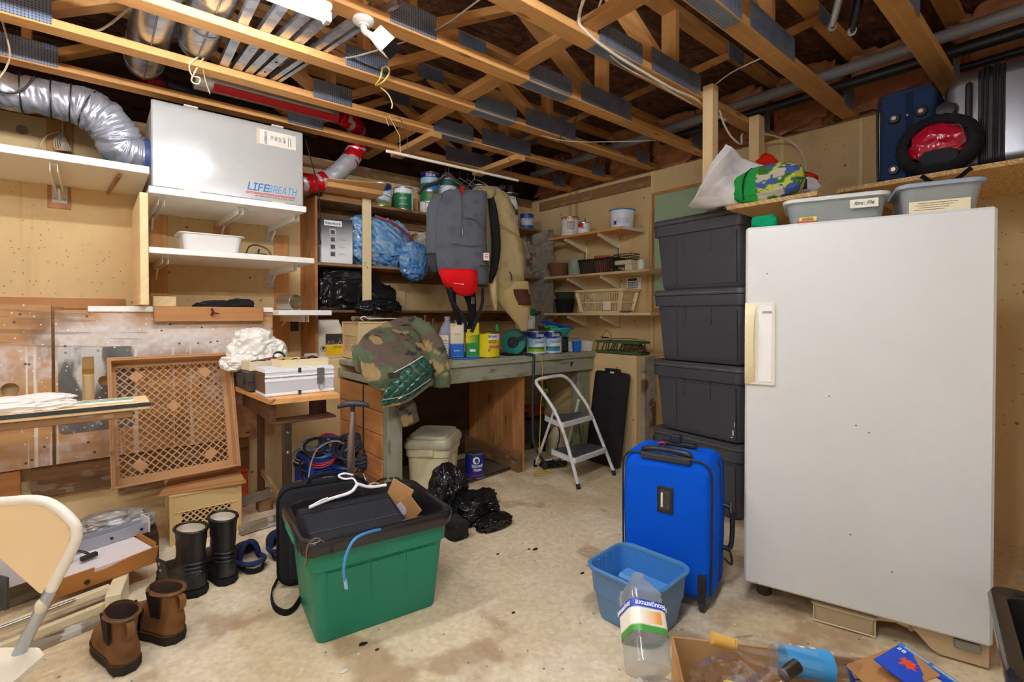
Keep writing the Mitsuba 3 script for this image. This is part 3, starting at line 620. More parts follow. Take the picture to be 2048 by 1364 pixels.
g, N = duct(pts, [.06, .066, .068, .07, .068, .066, .066, .068, .064, .062], 32, 14, .06, 9, 26)
def redcol(u, a):
    red = np.array(srgb(214, 22, 34)); sil = np.array(srgb(206, 208, 212)); w = np.sin(u * 44 + 2.2 * np.sin(a * 6.283)) + .3 * np.sin(u * 120)
    m = np.where((u > .53) & (u < .74), (np.sin(a * 6.283 + 2.4) > .3) * 1.0, (w > -.7) * 1.0)[:, None]; return red * m + sil * (1 - m)
part(t, 'sleeve', g, 'foil', ringcol(N, 32, redcol), True)
t = thing('straight_duct', 'long silver duct with a red tape stripe running behind the second truss', 'duct')
P = [(.50, 3.40, 2.575), (.9, 3.40, 2.575), (1.29, 3.40, 2.575)]; part(t, 'tube', tube(spl(P, 6), .062, 28), 'metal', srgb(196, 198, 204), True)
part(t, 'tape', beam((.55, 3.355, 2.526), (1.29, 3.355, 2.526), .05, .004, (0, -.68, -.73)), 'satin', srgb(190, 18, 40), label='red tape stripe'); part(t, 'foil_end', cyl((.46, 3.40, 2.575), (.54, 3.40, 2.575), .066, 28), 'foil', srgb(220, 222, 226))
t = thing('black_flex_duct', 'dark grey flexible duct under the red-striped duct', 'duct')
g, N = duct([(.26, 3.62, 2.56), (.42, 3.66, 2.555), (.75, 3.67, 2.55), (1.25, 3.68, 2.55)], [.07, .066, .066, .066], 24, 30, .03, 2, 60); part(t, 'sleeve', g, 'matte', srgb(62, 60, 66), True)
part(t, 'end_wrap', cyl((.24, 3.615, 2.56), (.335, 3.635, 2.56), .074, 24), 'foil', lambda v: np.where((v[:, :1] < .29), srgb(190, 20, 44), srgb(40, 38, 40)), label='red and black taped end')
def rnd_duct(name, label, x, y0, y1, z, rx, rz):
    t = thing(name, label, 'duct', None)
    prof = [(y0, 1), (y1 - .10, 1), (y1 - .05, .96), (y1 - .015, .8), (y1, .45)]
    L = [np.stack([x + rx * s * np.cos(-A), np.full(28, y), z + rz * s * np.sin(-A)], 1) for y, s in prof for A in [np.arange(28) * 2 * math.pi / 28]]
    part(t, 'body', loft(L), 'galvanised', None, 50); part(t, 'seam', bx(x - .004, x + .004, y0, y1 - .06, z - rz - .004, z - rz + .002), 'metal', srgb(120, 120, 126))
    for yy in (y1 - .34, y1 - .12): part(t, 'ring', loft([np.stack([x + (rx + .004) * np.cos(-A), np.full(28, y), z + (rz + .004) * np.sin(-A)], 1) for y in (yy, yy + .012) for A in [np.arange(28) * 2 * math.pi / 28]]), 'galvanised', None, 50)
rnd_duct('metal_duct', 'shiny round-ended metal duct lying on the trusses at upper left', .225, 1.2, 3.47, 2.582, .088, .088); rnd_duct('metal_duct', 'second shiny metal duct, beside the steel studs', .415, 1.2, 3.05, 2.582, .085, .085)
for k, (p, q, w, l) in enumerate((((.53, 2.95), (.515, 2.2), .020, 'leftmost, dull'), ((.59, 3.0), (.628, 2.0), .022, 'second from the left'), ((.645, 2.97), (.735, 2.0), .020, 'with a brown face'), ((.70, 2.98), (.81, 2.0), .022, 'with punched holes'), ((.765, 2.97), (.92, 2.0), .013, 'narrow one on the right'), ((.80, 2.95), (.985, 1.9), .010, 'narrowest, far right'))):
    d = np.array(q) - np.array(p); a = math.degrees(math.atan2(d[1], d[0])); L = np.hypot(*d)
    c = Polygon([(-w, 0), (w, 0), (w, .03), (w - .002, .03), (w - .002, .002), (-w + .002, .002), (-w + .002, .03), (-w, .03)])
    g = prism(c, 0, L); M = at(p[0], p[1], 2.489, a) @ frame((0, 0, 0), (0, 1, 0), (0, 0, 1))
    t = thing('steel_stud', f'galvanised steel stud lying on the trusses by the lamp, {l}', 'metal stud'); part(t, 'channel', g, 'galvanised', M=M)
    if k in (3,):
        for u in (.1, .25, .4): part(t, 'hole', cyl((0, 0, -.0008), (0, 0, .0002), .007, 12), 'matte', BLACK, M=at(p[0] + d[0] / L * u, p[1] + d[1] / L * u, 2.489))
# security camera
t = thing('security_camera', 'small white security camera hanging under the truss', 'camera')
part(t, 'base', lathe([(.042, 0), (.044, -.004), (.044, -.012), (.036, -.02), (.024, -.024), (.02, -.03)][::-1], 28), 'satin', WHITE, M=tr(.885, 2.025, 2.449))
part(t, 'arm', tube([(.885, 2.025, 2.422), (.888, 2.022, 2.40), (.90, 2.005, 2.383), (.925, 1.985, 2.372)], .0135, 14, 5), 'satin', WHITE)
M = frame((.935, 1.975, 2.365), (.20, -.62, -.62), (.75, .40, -.30))
part(t, 'body', bx(-.012, .088, -.034, .034, -.034, .034, .007), 'satin', WHITE, M=M); part(t, 'visor', bx(-.005, .105, -.037, -.0345, -.036, .036, .001), 'satin', WHITE, M=M)
part(t, 'lens_face', bx(.0885, .094, -.032, .032, -.032, .032, .004), 'gloss', BLACK, M=M, label='dark lens face'); part(t, 'name_plate', bx(.035, .085, -.029, -.013, .034, .0348, 0), 'gloss', srgb(20, 36, 52), M=M)
part(t, 'lettering', txt('LOREX', .008, .0006, True, .036), 'satin', WHITE, M=M @ frame((.06, -.024, .0348), (1, 0, 0), (0, 1, 0)))
# wall cable, vent knob
t = thing('coiled_cable', 'coil of beige cable hanging on the batten at upper left', 'cable')
part(t, 'lead', tube([(-.128, 4.005, 2.44), (-.128, 4.0, 2.32), (-.126, 3.99, 2.27)], .004, 6, 4), 'matte', srgb(206, 190, 160))
for k in range(7):
    a = -.06 + .02 * k; part(t, 'loop', tube([(-.128, 3.99, 2.28), (-.128 + a * .4 - .010, 3.985, 2.235), (-.128 + a * .6, 3.982, 2.185), (-.128 + a * .45 + .012, 3.98 - .002 * k, 2.175), (-.128 + a * .2 + .010, 3.98, 2.22), (-.128, 3.985, 2.28)], .0038, 6, 6), 'matte', srgb(200 - 4 * k, 186 - 4 * k, 160 - 4 * k))
part(t, 'tail', tube([(-.14, 3.985, 2.28), (-.19, 3.98, 2.25), (-.215, 3.98, 2.21), (-.225, 3.98, 2.17)], .0035, 6, 5), 'matte', srgb(214, 198, 164))
solo('wall_knot', 'round grey plug in the bare wall at upper left', 'plug', lathe([(.026, 0), (.026, .004), (.02, .006)], 20), 'matte', srgb(150, 128, 110), M=frame((-.305, YL - .001, 2.268), (1, 0, 0), (0, 0, 1)))
# white tub, cable coil, tin, black cloth on the shelves
t = thing('white_tub', 'white rectangular plastic tub on the white shelf below the air exchanger', 'tub')
M = at(.566, 3.62, 1.5725)
part(t, 'body', loft([rr(.29, .20, .03, 5, 0), rr(.32, .235, .035, 5, .10), rr(.324, .24, .035, 5, .112), rr(.355, .262, .04, 5, .113), rr(.355, .262, .04, 5, .118), rr(.312, .226, .035, 5, .118), rr(.28, .19, .03, 5, .006)]), 'satin', srgb(212, 210, 204), 40, M)
t = thing('cord_coil', 'black power cord coiled on the shelf beside the white tub', 'cord'); part(t, 'loops', coil((.835, 3.60, 1.5725), .09, 5, .0045, 3, .3, h=.012), 'satin', BLACK); 
part(t, 'arch', tube([(.755, 3.56, 1.585), (.78, 3.57, 1.64), (.83, 3.58, 1.655), (.89, 3.57, 1.63), (.915, 3.56, 1.58)], .0045, 6, 6), 'satin', BLACK); part(t, 'plug', tube([(.83, 3.55, 1.59), (.828, 3.545, 1.61), (.832, 3.54, 1.625)], .006, 6), 'satin', BLACK)
t = thing('steel_tin', 'steel tin lying on its side on the low white shelf', 'tin')
M = at(1.035, 3.62, 1.2285 + .056, 20) @ rot('x', 90)
part(t, 'body', lathe([(.052, -.075), (.0545, -.07), (.0525, -.05), (.0545, -.02), (.0525, 0), (.0545, .03), (.0525, .05), (.0545, .07), (.05, .075), (.05, .06), (.04, -.06)], 28), 'metal', srgb(206, 196, 176), 50, M)
solo('black_cloth', 'crumpled black cloth lying behind the pine board', 'cloth', join([crumple((.60, 3.55, 1.235), (.13, .035, .05), 5, .3, 2, 4), crumple((.72, 3.545, 1.265), (.075, .03, .035), 6, .3, 2, 4)]), 'cloth', srgb(34, 32, 34), True)
# plank, bag, tile strip
t = thing('plank', 'thick plank with black paint on its front edge at the left picture edge', 'board')
part(t, 'board', bx(-1.15, .20, 2.805, 3.05, .768, .80, .004), 'pine_pale'); part(t, 'painted_edge', bx(-1.15, .20, 2.801, 2.8049, .782, .80, .001), 'satin', lambda v: np.where((meshkit.fbm(v * 9 + 3, 3, 2) > .5)[:, None], srgb(40, 40, 42), srgb(196, 192, 184)))
part(t, 'rail', bx(-1.15, .135, 2.815, 2.84, .735, .7679, .003), 'wood_old')
for x in (-1.05, -.55): part(t, 'leg', bx(x - .03, x + .03, 2.82, 2.88, 0, .734), 'wood_old')
solo('plastic_bag', 'crumpled thin white plastic bag on the plank at the left edge', 'plastic bag', crumple((-.27, 2.92, .815), (.21, .09, .045), 11, .35, 1.9, 5, flat=.8005), 'satin', srgb(236, 230, 222), True)
t = thing('tile_strip', 'pale green and white ceramic strip lying on the plank', 'tile')
M = at(.01, 2.90, .8005, -2); part(t, 'body', bx(-.135, .135, -.045, .045, 0, .012, .004), 'gloss', srgb(226, 232, 222), M=M)
for y in (-.030, .012): part(t, 'stripe', bx(-.13, .13, y - .010, y + .010, .0121, .0128, 0), 'gloss', srgb(92, 142, 112), M=M)
# lattice tray on the milk crate
t = thing('lattice_tray', 'brown plastic lattice bread tray leaning against the painted panel', 'tray')
TAN = srgb(186, 144, 102); M = frame((.068, 3.262, .300), (.559, .03, 0), (-.004, .185, .64)); W_, H_, D_ = .572, .668, .085
fl = lambda g: mv(frame((0, 0, 0), (1, 0, 0), (0, 0, -1)) @ np.eye(4), g)       # lattice is made in xz: lay it into xy
lat = lattice(W_ - .06, H_ - .075, .0395, .0052, .006); v = np.array(lat[0]); lat = (np.stack([v[:, 0] + .03, v[:, 2] + .045, -v[:, 1]], 1), lat[1])
part(t, 'lattice', lat, 'matte', TAN, M=M)
for a, nm in ((bx(0, W_, 0, .012, -.006, D_ + .03, .003), 'bottom_wall'), (bx(0, W_, H_ - .010, H_, -.006, D_, .003), 'top_wall'), (bx(0, .010, 0, H_, -.006, D_, .003), 'side_wall'), (bx(W_ - .010, W_, 0, H_, -.006, D_, .003), 'side_wall'),
              (bx(.01, .034, .01, H_ - .01, -.006, .002, .001), 'border'), (bx(W_ - .034, W_ - .01, .01, H_ - .01, -.006, .002, .001), 'border'), (bx(.03, W_ - .03, .01, .05, -.006, .002, .001), 'border'), (bx(.03, W_ - .03, H_ - .035, H_ - .01, -.006, .002, .001), 'border'),
              (bx(-.008, .0, -.004, H_ + .004, D_ - .012, D_, .002), 'lip'), (bx(W_, W_ + .008, -.004, H_ + .004, D_ - .012, D_, .002), 'lip'), (bx(-.008, W_ + .008, H_, H_ + .008, D_ - .012, D_, .002), 'lip')): part(t, nm, a, 'matte', TAN, M=M)
for cx, cy in ((.12, .10), (.45, .10), (.285, .40), (.12, .58), (.45, .58)): part(t, 'gusset', prism([(cx - .035, cy), (cx, cy - .035), (cx + .035, cy), (cx, cy + .035)], -.005, .001), 'matte', TAN, M=M)
for x in (.13, .40):
    for k in range(8): part(t, 'slot', bx(x + (k % 4) * .02, x + (k % 4) * .02 + .013, .0121, .0127, .045 + .02 * (k // 4), .056 + .02 * (k // 4), 0), 'matte', srgb(70, 48, 32), M=M)
t = thing('milk_crate', 'beige milk crate with lattice windows under the lattice tray', 'crate')
CR = srgb(206, 176, 122); M = at(.298, 3.095, 0, -2)
def crate_side(w, h, win):
    x0, x1, z0, z1 = win; lt = lattice(x1 - x0, z1 - z0, .030, .005, .006); v = np.array(lt[0]); v[:, 0] += x0; v[:, 2] += z0
    g = [bx(0, w, 0, .01, 0, z0), bx(0, w, 0, .01, z1, h - .014), bx(0, x0, 0, .01, z0, z1), bx(x1, w, 0, .01, z0, z1), bx(-.006, w + .006, -.006, .012, h - .014, h, .003), bx(-.004, .016, -.004, .012, 0, h), bx(w - .016, w + .004, -.004, .012, 0, h), bx(0, w, -.004, .01, h * .62, h * .64, .001)]
    return join(g + [(v, lt[1])])
part(t, 'front_panel', crate_side(.325, .265, (.05, .275, .05, .165)), 'matte', CR, M=M); part(t, 'back_panel', crate_side(.325, .265, (.05, .275, .05, .165)), 'matte', CR, M=M @ at(.325, .325, 0, 180))
part(t, 'side_panel', crate_side(.325, .265, (.04, .285, .03, .165)), 'matte', CR, M=M @ at(0, .325, 0, -90)); part(t, 'side_panel', crate_side(.325, .265, (.04, .285, .03, .165)), 'matte', CR, M=M @ at(.325, 0, 0, 90)); part(t, 'floor_panel', bx(.01, .315, .01, .315, .004, .012), 'matte', CR, M=M)
t = thing('cardboard_sheet', 'brown cardboard sheet between the milk crate and the lattice tray', 'cardboard')
part(t, 'sheet', mv(at(.30, 3.10, .267, -3), prism([(-.05, .0), (.345, -.035), (.35, .34), (.02, .33)], 0, .006)), 'matte', srgb(176, 130, 84)); part(t, 'fold', beam((.262, 3.118, .274), (.645, 3.06, .274), .004, .020, (0, 0, 1)), 'matte', srgb(166, 120, 76))
t = thing('orange_case', 'orange plastic case standing behind the milk crate', 'case'); part(t, 'body', bx(.655, .735, 3.43, 3.505, .0, .215, .01), 'satin', srgb(214, 84, 30)); part(t, 'lid', bx(.652, .738, 3.426, 3.508, .2151, .238, .006), 'satin', srgb(190, 70, 26))
# stand with the tool box
t = thing('tool_stand', 'rusty steel and wood stand carrying the silver tool box', 'stand')
part(t, 'top_board', mv(tr(0, 0, 0), prism([(.683, 2.71), (1.03, 2.69), (1.06, 3.02), (1.04, 3.44), (.645, 3.44)], .742, .767)), 'pine'); part(t, 'drawer_side', bx(.70, .725, 2.76, 3.40, .64, .741), 'wood_dark'); part(t, 'drawer_side', bx(.93, 1.02, 2.86, 2.885, .62, .741), 'wood_dark'); part(t, 'drawer_floor', bx(.70, 1.03, 2.74, 2.86, .63, .642, .002), 'wood_dark')
RU = speck(srgb(128, 112, 92), srgb(82, 62, 46), 30); part(t, 'post', join([bx(.785, .826, 2.846, 2.85, 0, .63, .001), bx(.785, .789, 2.85, 2.885, 0, .63, .001)]), 'metal', RU, label='perforated steel angle post')
part(t, 'post', bx(.765, .80, 3.30, 3.335, .12, .63), 'wood_dark', label='dark rear post'); 
for z in (.10, .20, .45, .56): part(t, 'bolt', mv(frame((.806, 2.846, z), (1, 0, 0), (0, 0, 1)), lathe([(.009, 0), (.009, .004), (.005, .007)], 10)), 'metal', srgb(190, 180, 160))
part(t, 'rail', beam((.60, 3.235, .10), (1.10, 3.36, .10), .03, .05), 'pine_grey'); part(t, 'rail', beam((.60, 3.0, .03), (.90, 3.05, .03), .035, .05), 'pine_grey'); part(t, 'rail', beam((.783, 3.30, .24), (.805, 2.89, .16), .02, .03), 'wood_old')
part(t, 'foot', bx(.76, .84, 3.28, 3.36, 0, .12), 'wood_old')
t = thing('tool_box', 'silver aluminium tool box with a steel clasp on the stand', 'tool box')
X0, X1, Y0, Y1, Z0, Z1 = .683, 1.041, 2.80, 3.0, .7675, .913; AL = srgb(206, 210, 216)
part(t, 'shell', bx(X0, X1, Y0, Y1, Z0, .865, .002), 'satin', srgb(190, 195, 202)); part(t, 'lid', bx(X0, X1, Y0, Y1, .867, Z1, .003), 'satin', AL)
for z in (Z0 + .004, .845, .868, Z1 - .020): part(t, 'edge_strip', bx(X0 - .002, X1 + .002, Y0 - .003, Y1 + .002, z, z + (.014 if z != .868 else .010), .002), 'satin', srgb(230, 231, 233))
part(t, 'side_plate', bx(X0 - .0028, X0 - .0002, Y0 + .004, Y1, Z0 + .02, Z1 - .02, .001), 'metal', srgb(140, 116, 88), label='darker brown side')  # left face in a darker brown than the shell
for z, n in ((.885, 'clasp'), (.838, 'clasp_plate')): part(t + '__lid', n, bx(.945, .985, Y0 - .010, Y0 - .003, z - .022, z + .02, .003), 'metal', srgb(150, 152, 156))
part(t, 'clasp_ring', tube([(.952, Y0 - .008, .825), (.958, Y0 - .012, .79), (.972, Y0 - .012, .785), (.98, Y0 - .01, .825)], .0025, 6, 5), 'metal', srgb(200, 200, 204))
for z in (Z1 - .012, Z0 + .012): part(t, 'catch', bx(.846, .862, Y0 - .006, Y0 - .003, z - .014, z + .012, .002), 'metal', srgb(90, 90, 94))
t = thing('black_case', 'black plastic drill case behind the silver tool box', 'case')
part(t, 'body', bx(.655, .83, 3.03, 3.40, .7675, .885, .012), 'satin', srgb(48, 46, 48)); part(t, 'handle', bx(.646, .656, 3.13, 3.29, .80, .86, .006), 'satin', srgb(36, 34, 36)); part(t, 'seam', bx(.653, .832, 3.028, 3.402, .823, .828, .001), 'satin', srgb(24, 24, 26))
def crumbs(t, x, y, z, w, d, cols, seed, n=9):
    R = rnd(seed)
    for k in range(n):
        a = R.random() * 6.28; px, py = x + (R.random() - .5) * w, y + (R.random() - .5) * d; l = .02 + .04 * R.random()
        g = tube([(px - l * math.cos(a), py - l * math.sin(a) * .5, z + .006 + .004 * (k % 4)), (px, py, z + .013 + .004 * (k % 4)), (px + l * math.cos(a), py + l * math.sin(a) * .5, z + .006 + .004 * (k % 4))], .0035 + .003 * R.random(), 6, 4)
        solo('tool', f'small {cols[k % len(cols)][0]} hand tool in the {t}', 'tool', g, 'satin', cols[k % len(cols)][1], group=f'small tools in the {t}')
TC = [('black', BLACK), ('yellow', srgb(220, 180, 40)), ('black', srgb(40, 38, 40)), ('orange-brown', srgb(170, 96, 50)), ('black', BLACK)]
t = thing('card_tray', 'shallow cream cardboard tray of tools on the silver tool box', 'tray')
M = at(.885, 2.90, .9135, 3)
for a, nm in ((bx(-.125, .135, -.07, .07, 0, .003, 0), 'base'), (bx(-.125, .135, -.07, -.066, .003, .042, 0), 'side'), (bx(-.125, .135, .066, .07, .003, .042, 0), 'side'), (bx(-.125, -.121, -.066, .066, .003, .042, 0), 'side'), (bx(.131, .135, -.066, .066, .003, .042, 0), 'side')): part(t, nm, a, 'matte', srgb(224, 208, 168), M=M)
crumbs('card tray on the tool box', .89, 2.90, .935, .17, .09, TC, 4, 9)
t = thing('card_tray', 'second cream cardboard tray of tools, left of the tool box top', 'tray')
M = at(.75, 3.14, .8855, 5)
for a, nm in ((bx(-.09, .15, -.07, .07, 0, .003, 0), 'base'), (bx(-.09, .15, -.07, -.066, .003, .05, 0), 'side'), (bx(-.09, .15, .066, .07, .003, .05, 0), 'side'), (bx(-.09, -.086, -.066, .066, .003, .05, 0), 'side')): part(t, nm, a, 'matte', srgb(222, 208, 172), M=M)
crumbs('card tray beside the tool box', .79, 3.13, .925, .15, .08, [('black', BLACK), ('blue', srgb(50, 70, 150)), ('red', srgb(150, 60, 50)), ('grey', srgb(170, 170, 174))], 8, 8)
solo('tape_ring', 'black ring of tape standing in the tray on the tool box', 'tape', mv(frame((.79, 2.95, .965), (1, 0, 0), (0, .5, .85)), lathe([(.026, -.008), (.032, -.008), (.032, .008), (.026, .008), (.026, -.008)], 24, False, False)), 'satin', BLACK)
solo('parts_box', 'small clear parts box at the back of the tool box tray', 'box', bx(.93, 1.0, 2.935, 2.965, .935, .975, .004), 'frosted')
solo('plastic_bag', 'large crumpled white plastic bag heaped behind the black case', 'plastic bag', join([crumple((.745, 3.335, .99), (.13, .09, .115), 21, .3, 1.5, 5), crumple((.66, 3.32, .915), (.09, .07, .05), 22, .3, 1.6, 4), crumple((.85, 3.33, .96), (.08, .08, .085), 23, .3, 1.6, 4)]), 'satin', srgb(232, 228, 218), True)
# ---------------------------------------------------------------- corner: cans, bags, jackets, bench clutter
def can(label, x, y, z, r, h, fn, group=None, rz=None, texts=(), lid=srgb(190, 192, 196), bail=True, name='paint_can', cat='paint can', dots=True, matb='satin', open_=False):
    """fn(a, v): colour of the printed wrap; a = angle from the front in radians, v = height 0..1."""
    t = thing(name, label, cat, group); M = at(x, y, z, facing(x, y) if rz is None else rz)
    part(t, 'tin', lathe([(r - .002, 0), (r + .002, .001), (r + .002, .007), (r, .009), (r, h - .010), (r + .0025, h - .008), (r + .0025, h - .001), (r - .002, h), (r - .006, h - .004)], 32), 'metal', lid, 40, M)
    n, m = 56, 22; A = np.arange(n) * 2 * math.pi / n - math.pi / 2; zz = np.linspace(.010, h - .011, m)
    L = [np.stack([(r + .0012) * np.cos(A), (r + .0012) * np.sin(A), np.full(n, q)], 1) for q in zz]
    aa, vv = np.meshgrid((np.arange(n) * 2 * math.pi / n + math.pi) % (2 * math.pi) - math.pi, np.linspace(0, 1, m)); c = np.array([fn(a_, v_) for a_, v_ in zip(aa.ravel(), vv.ravel())])
    part(t, 'wrap', loft(L, False, False), matb, c, True, M)
    part(t, 'lid', lathe([(.0, h - .0045), (r - .016, h - .0045), (r - .013, h - .002), (r - .007, h - .0025)][::-1], 28, False, False), 'metal', lid, 40, M) if not open_ else None
    if bail:
        for s in (-1, 1): part(t, 'ear', cyl((s * r, 0, h * .80), (s * (r + .006), 0, h * .80), .011, 10), 'satin', srgb(40, 40, 42), 40, M)
        part(t, 'bail', tube([(s_ * (r + .005) * math.cos(q), -(r + .012) * math.sin(q), h * .80 - .07 * math.sin(q)) for s_, q in [(1, u) for u in np.linspace(0, math.pi, 13)]], .0016, 5), 'metal', srgb(90, 90, 94), 40, M)
    for s, hh, w, a0, zc, col, bold in texts:
        g = wrap(txt(s, hh, .0007, bold, w), r + .0014); part(t + '__wrap', 'lettering', g, 'satin', col, 40, M @ rot('z', a0) @ tr(0, 0, zc))
    return t
W1, NAVY, SKY = srgb(236, 238, 240), srgb(24, 40, 120), srgb(172, 206, 230)
GRN, LIME = srgb(28, 120, 62), srgb(150, 196, 40)
def dulux(low):
    def fn(a, v):
        if v > .80 - .10 * math.cos(a * 1.2): return NAVY
        if v > .30: return SKY if v > .42 + .1 * math.sin(a * 2) else W1
        if abs(a) < 1.0 and v > .06: return GRN if v > .2 else low
        return W1
    return fn
def greenlabel(a, v): return GRN if (v > .56 and abs(a) < 1.3 or v > .9) else (srgb(210, 190, 150) if v < .5 and abs(a) < .7 and int(a * 12) % 2 else W1)
def upper(label, px, r, h, fn, x, y, z=2.0655, **k): return can(label, x, y, z, r, h, fn, **k)
G = 'paint cans on the top shelf'
can('white and navy paint can next to the cardboard on the top shelf', 1.80, 3.79, 2.0655, .083, .19, lambda a, v: NAVY if v > .62 + .2 * math.sin(a + .6) else (LIME if v < .14 else srgb(206, 216, 228)), rz=20, texts=[('ULTRA', .022, .09, 30, .08, W1, True)])
can('green paint can lettered OSOS, second from the cardboard on the top shelf', 2.005, 3.80, 2.0655, .083, .19, lambda a, v: W1 if v > .78 or a > .9 else srgb(24, 110, 66), texts=[('OSOS', .026, .08, 10, .135, W1, True), ('exterior', .014, .06, 0, .09, W1, False), ('PREMIUM', .010, .07, 0, .04, W1, False)], bail=False)
can('paint can with green label behind the black hanger, lower of two', 2.265, 3.80, 2.0655, .088, .20, greenlabel, texts=[('CLASSIC', .02, .07, 0, .15, srgb(190, 40, 40), True)])
can('blue and white paint can stacked on the green-labelled can behind the hanger', 2.265, 3.80, 2.2665, .080, .165, lambda a, v: NAVY if v > .72 else (SKY if v > .4 else (GRN if v > .24 else srgb(40, 130, 190))), texts=[('Dulux', .026, .085, 4, .125, W1, True)], bail=False)
can('white paint can right of the hanger, lower of two', 2.445, 3.80, 2.0655, .080, .165, lambda a, v: W1 if v < .8 else srgb(60, 60, 70), bail=False)
can('white and green paint can right of the hanger, upper of two', 2.445, 3.80, 2.2315, .080, .175, lambda a, v: srgb(34, 92, 84) if v > .66 else W1, bail=False)
can('paint can with blue label right of the beige jacket, bottom of the left stack', 2.80, 3.80, 2.0655, .080, .155, lambda a, v: W1 if v > .35 else srgb(120, 160, 60), bail=False)
can('paint can lettered with a blue name, top of the left stack right of the jackets', 2.80, 3.80, 2.2215, .083, .19, dulux(srgb(190, 200, 60)), texts=[('Dulux', .022, .07, 14, .15, W1, True), ('Lifemaster', .016, .08, 6, .105, srgb(30, 90, 150), False)])
can('bright metallic blue paint can in the lower row of the top shelf', 2.985, 3.79, 2.0655, .083, .165, lambda a, v: srgb(30, 140, 200) if a < .3 else (W1 if v > .6 else srgb(30, 120, 110)), texts=[('MELAMINE', .014, .06, 34, .08, W1, True)], bail=False, matb='gloss')
can('paint can holding brushes above the metallic blue can', 2.985, 3.79, 2.2315, .083, .185, dulux(LIME), texts=[('Dulux', .022, .07, 10, .15, W1, True), ('Lifemaster', .016, .08, 4, .105, srgb(30, 90, 150), False)], bail=False, open_=True)
for k in range(4): solo('paint_brush', ('leftmost', 'second', 'third', 'rightmost')[k] + ' flat paint brush standing with its handle up in the can', 'brush', bx(3.00 + .017 * k, 3.012 + .017 * k, 3.73, 3.742, 2.412, 2.445 + .008 * (k % 2), .003), 'wood_orange', group='brushes in the top can')
can('black and white paint can in the lower row, third from the shelf end', 3.175, 3.80, 2.0655, .080, .16, lambda a, v: srgb(60, 58, 58) if (v > .75 or (math.sin(a * 5) > .3 and v > .3)) else W1, texts=[('PORCH', .024, .08, 12, .08, srgb(40, 40, 44), True)], bail=False)
can('black and white paint can in the upper row, at the right', 3.175, 3.80, 2.2265, .080, .17, lambda a, v: srgb(36, 32, 32) if (v > .8 or math.sin(a * 4 + v * 5) > .35) else W1, texts=[('TREMCLAD', .018, .09, 6, .10, srgb(40, 36, 36), True)], bail=False)
can('steel spray bottle cap can on the very top of the paint stack', 3.175, 3.80, 2.3975, .032, .075, lambda a, v: srgb(70, 72, 78), bail=False, name='spray_can', cat='spray can')
can('small white and blue tin at the right end of the top shelf', 3.40, 3.80, 2.0655, .066, .155, lambda a, v: srgb(40, 84, 160) if v > .72 or v < .22 else srgb(190, 200, 214), bail=False, texts=[('CILUX', .018, .06, 6, .09, srgb(30, 50, 120), True)], lid=srgb(40, 90, 170))
solo('plywood_offcut', 'small brown board standing between cans on the top shelf', 'board', bx(2.125, 2.165, 3.83, 4.0, 2.0655, 2.20), 'wood_orange')
t = thing('cardboard_box', 'flattened cardboard box lying on the left end of the top shelf', 'cardboard box')
part(t, 'panel', bx(1.27, 1.69, 3.52, 3.95, 2.103, 2.138, .003), 'matte', srgb(196, 150, 96), M=np.eye(4)); part(t, 'flap', mv(np.eye(4), loft([[(1.27, 3.52, 2.139), (1.70, 3.54, 2.139), (1.70, 3.54, 2.142), (1.27, 3.52, 2.142)], [(1.25, 3.50, 2.150), (1.66, 3.40, 2.160), (1.66, 3.40, 2.163), (1.25, 3.50, 2.153)]])), 'matte', srgb(206, 160, 104)); part(t, 'under_flap', bx(1.30, 1.72, 3.71, 3.94, 2.0655, 2.10, .003), 'matte', srgb(176, 130, 82))
# kettle box
t = thing('appliance_box', 'grey printed appliance box on the middle shelf of the corner unit', 'box')
M = at(1.405, 3.82, 1.5855, -4); part(t, 'carton', bx(-.105, .125, -.115, .09, 0, .335, .003), 'matte', lambda v: np.where((v[:, 2] > .27)[:, None], srgb(70, 72, 78), srgb(206, 206, 204)), M=M)
nz = 24; L = [np.array([(-.1045, -.1156, q), (.1245, -.1156, q), (.1245, -.1152, q), (-.1045, -.1152, q)]) for q in np.linspace(.002, .333, nz)]
part(t, 'print', loft(L), 'satin', lambda v: np.array(srgb(222, 222, 222)) * (1 - (s := np.clip((v[:, 2:] - .10) / .2 - (v[:, :1] + .1) * .8 + .1, 0, 1))) + np.array(srgb(34, 36, 42)) * s, M=M)
part(t, 'brand_band', bx(-.085, .045, -.117, -.1158, .275, .315, 0), 'satin', W1, M=M); part(t, 'lettering', shear(txt('Kenmore', .020, .0006, True, .11), .2), 'satin', BLACK, M=M @ frame((-.022, -.117, .285), (1, 0, 0), (0, 0, 1)))
for k in range(4):
    part(t, 'picture', bx(-.045, .0, -.117, -.1158, .045 + .055 * k, .088 + .055 * k, 0), 'satin', srgb(190, 186, 184), M=M); part(t + '__picture', 'picture_detail', bx(-.038, -.008, -.1174, -.117, .050 + .055 * k, .080 + .055 * k, .0001), 'satin', srgb(70, 66, 70), M=M)
    for j in range(3): part(t, 'print_line', bx(.015, .085 - .012 * j, -.1165, -.1158, .062 + .055 * k + .006 * j, .0635 + .055 * k + .006 * j, 0), 'satin', srgb(120, 120, 124), M=M)
solo('power_cord', 'thin black cord hanging past the left side of the appliance box', 'cord', tube([(1.09, 3.42, 2.36), (1.12, 3.40, 2.22), (1.16, 3.42, 2.10), (1.185, 3.44, 2.0), (1.20, 3.47, 1.85), (1.205, 3.50, 1.72)], .004, 6, 8), 'satin', BLACK)
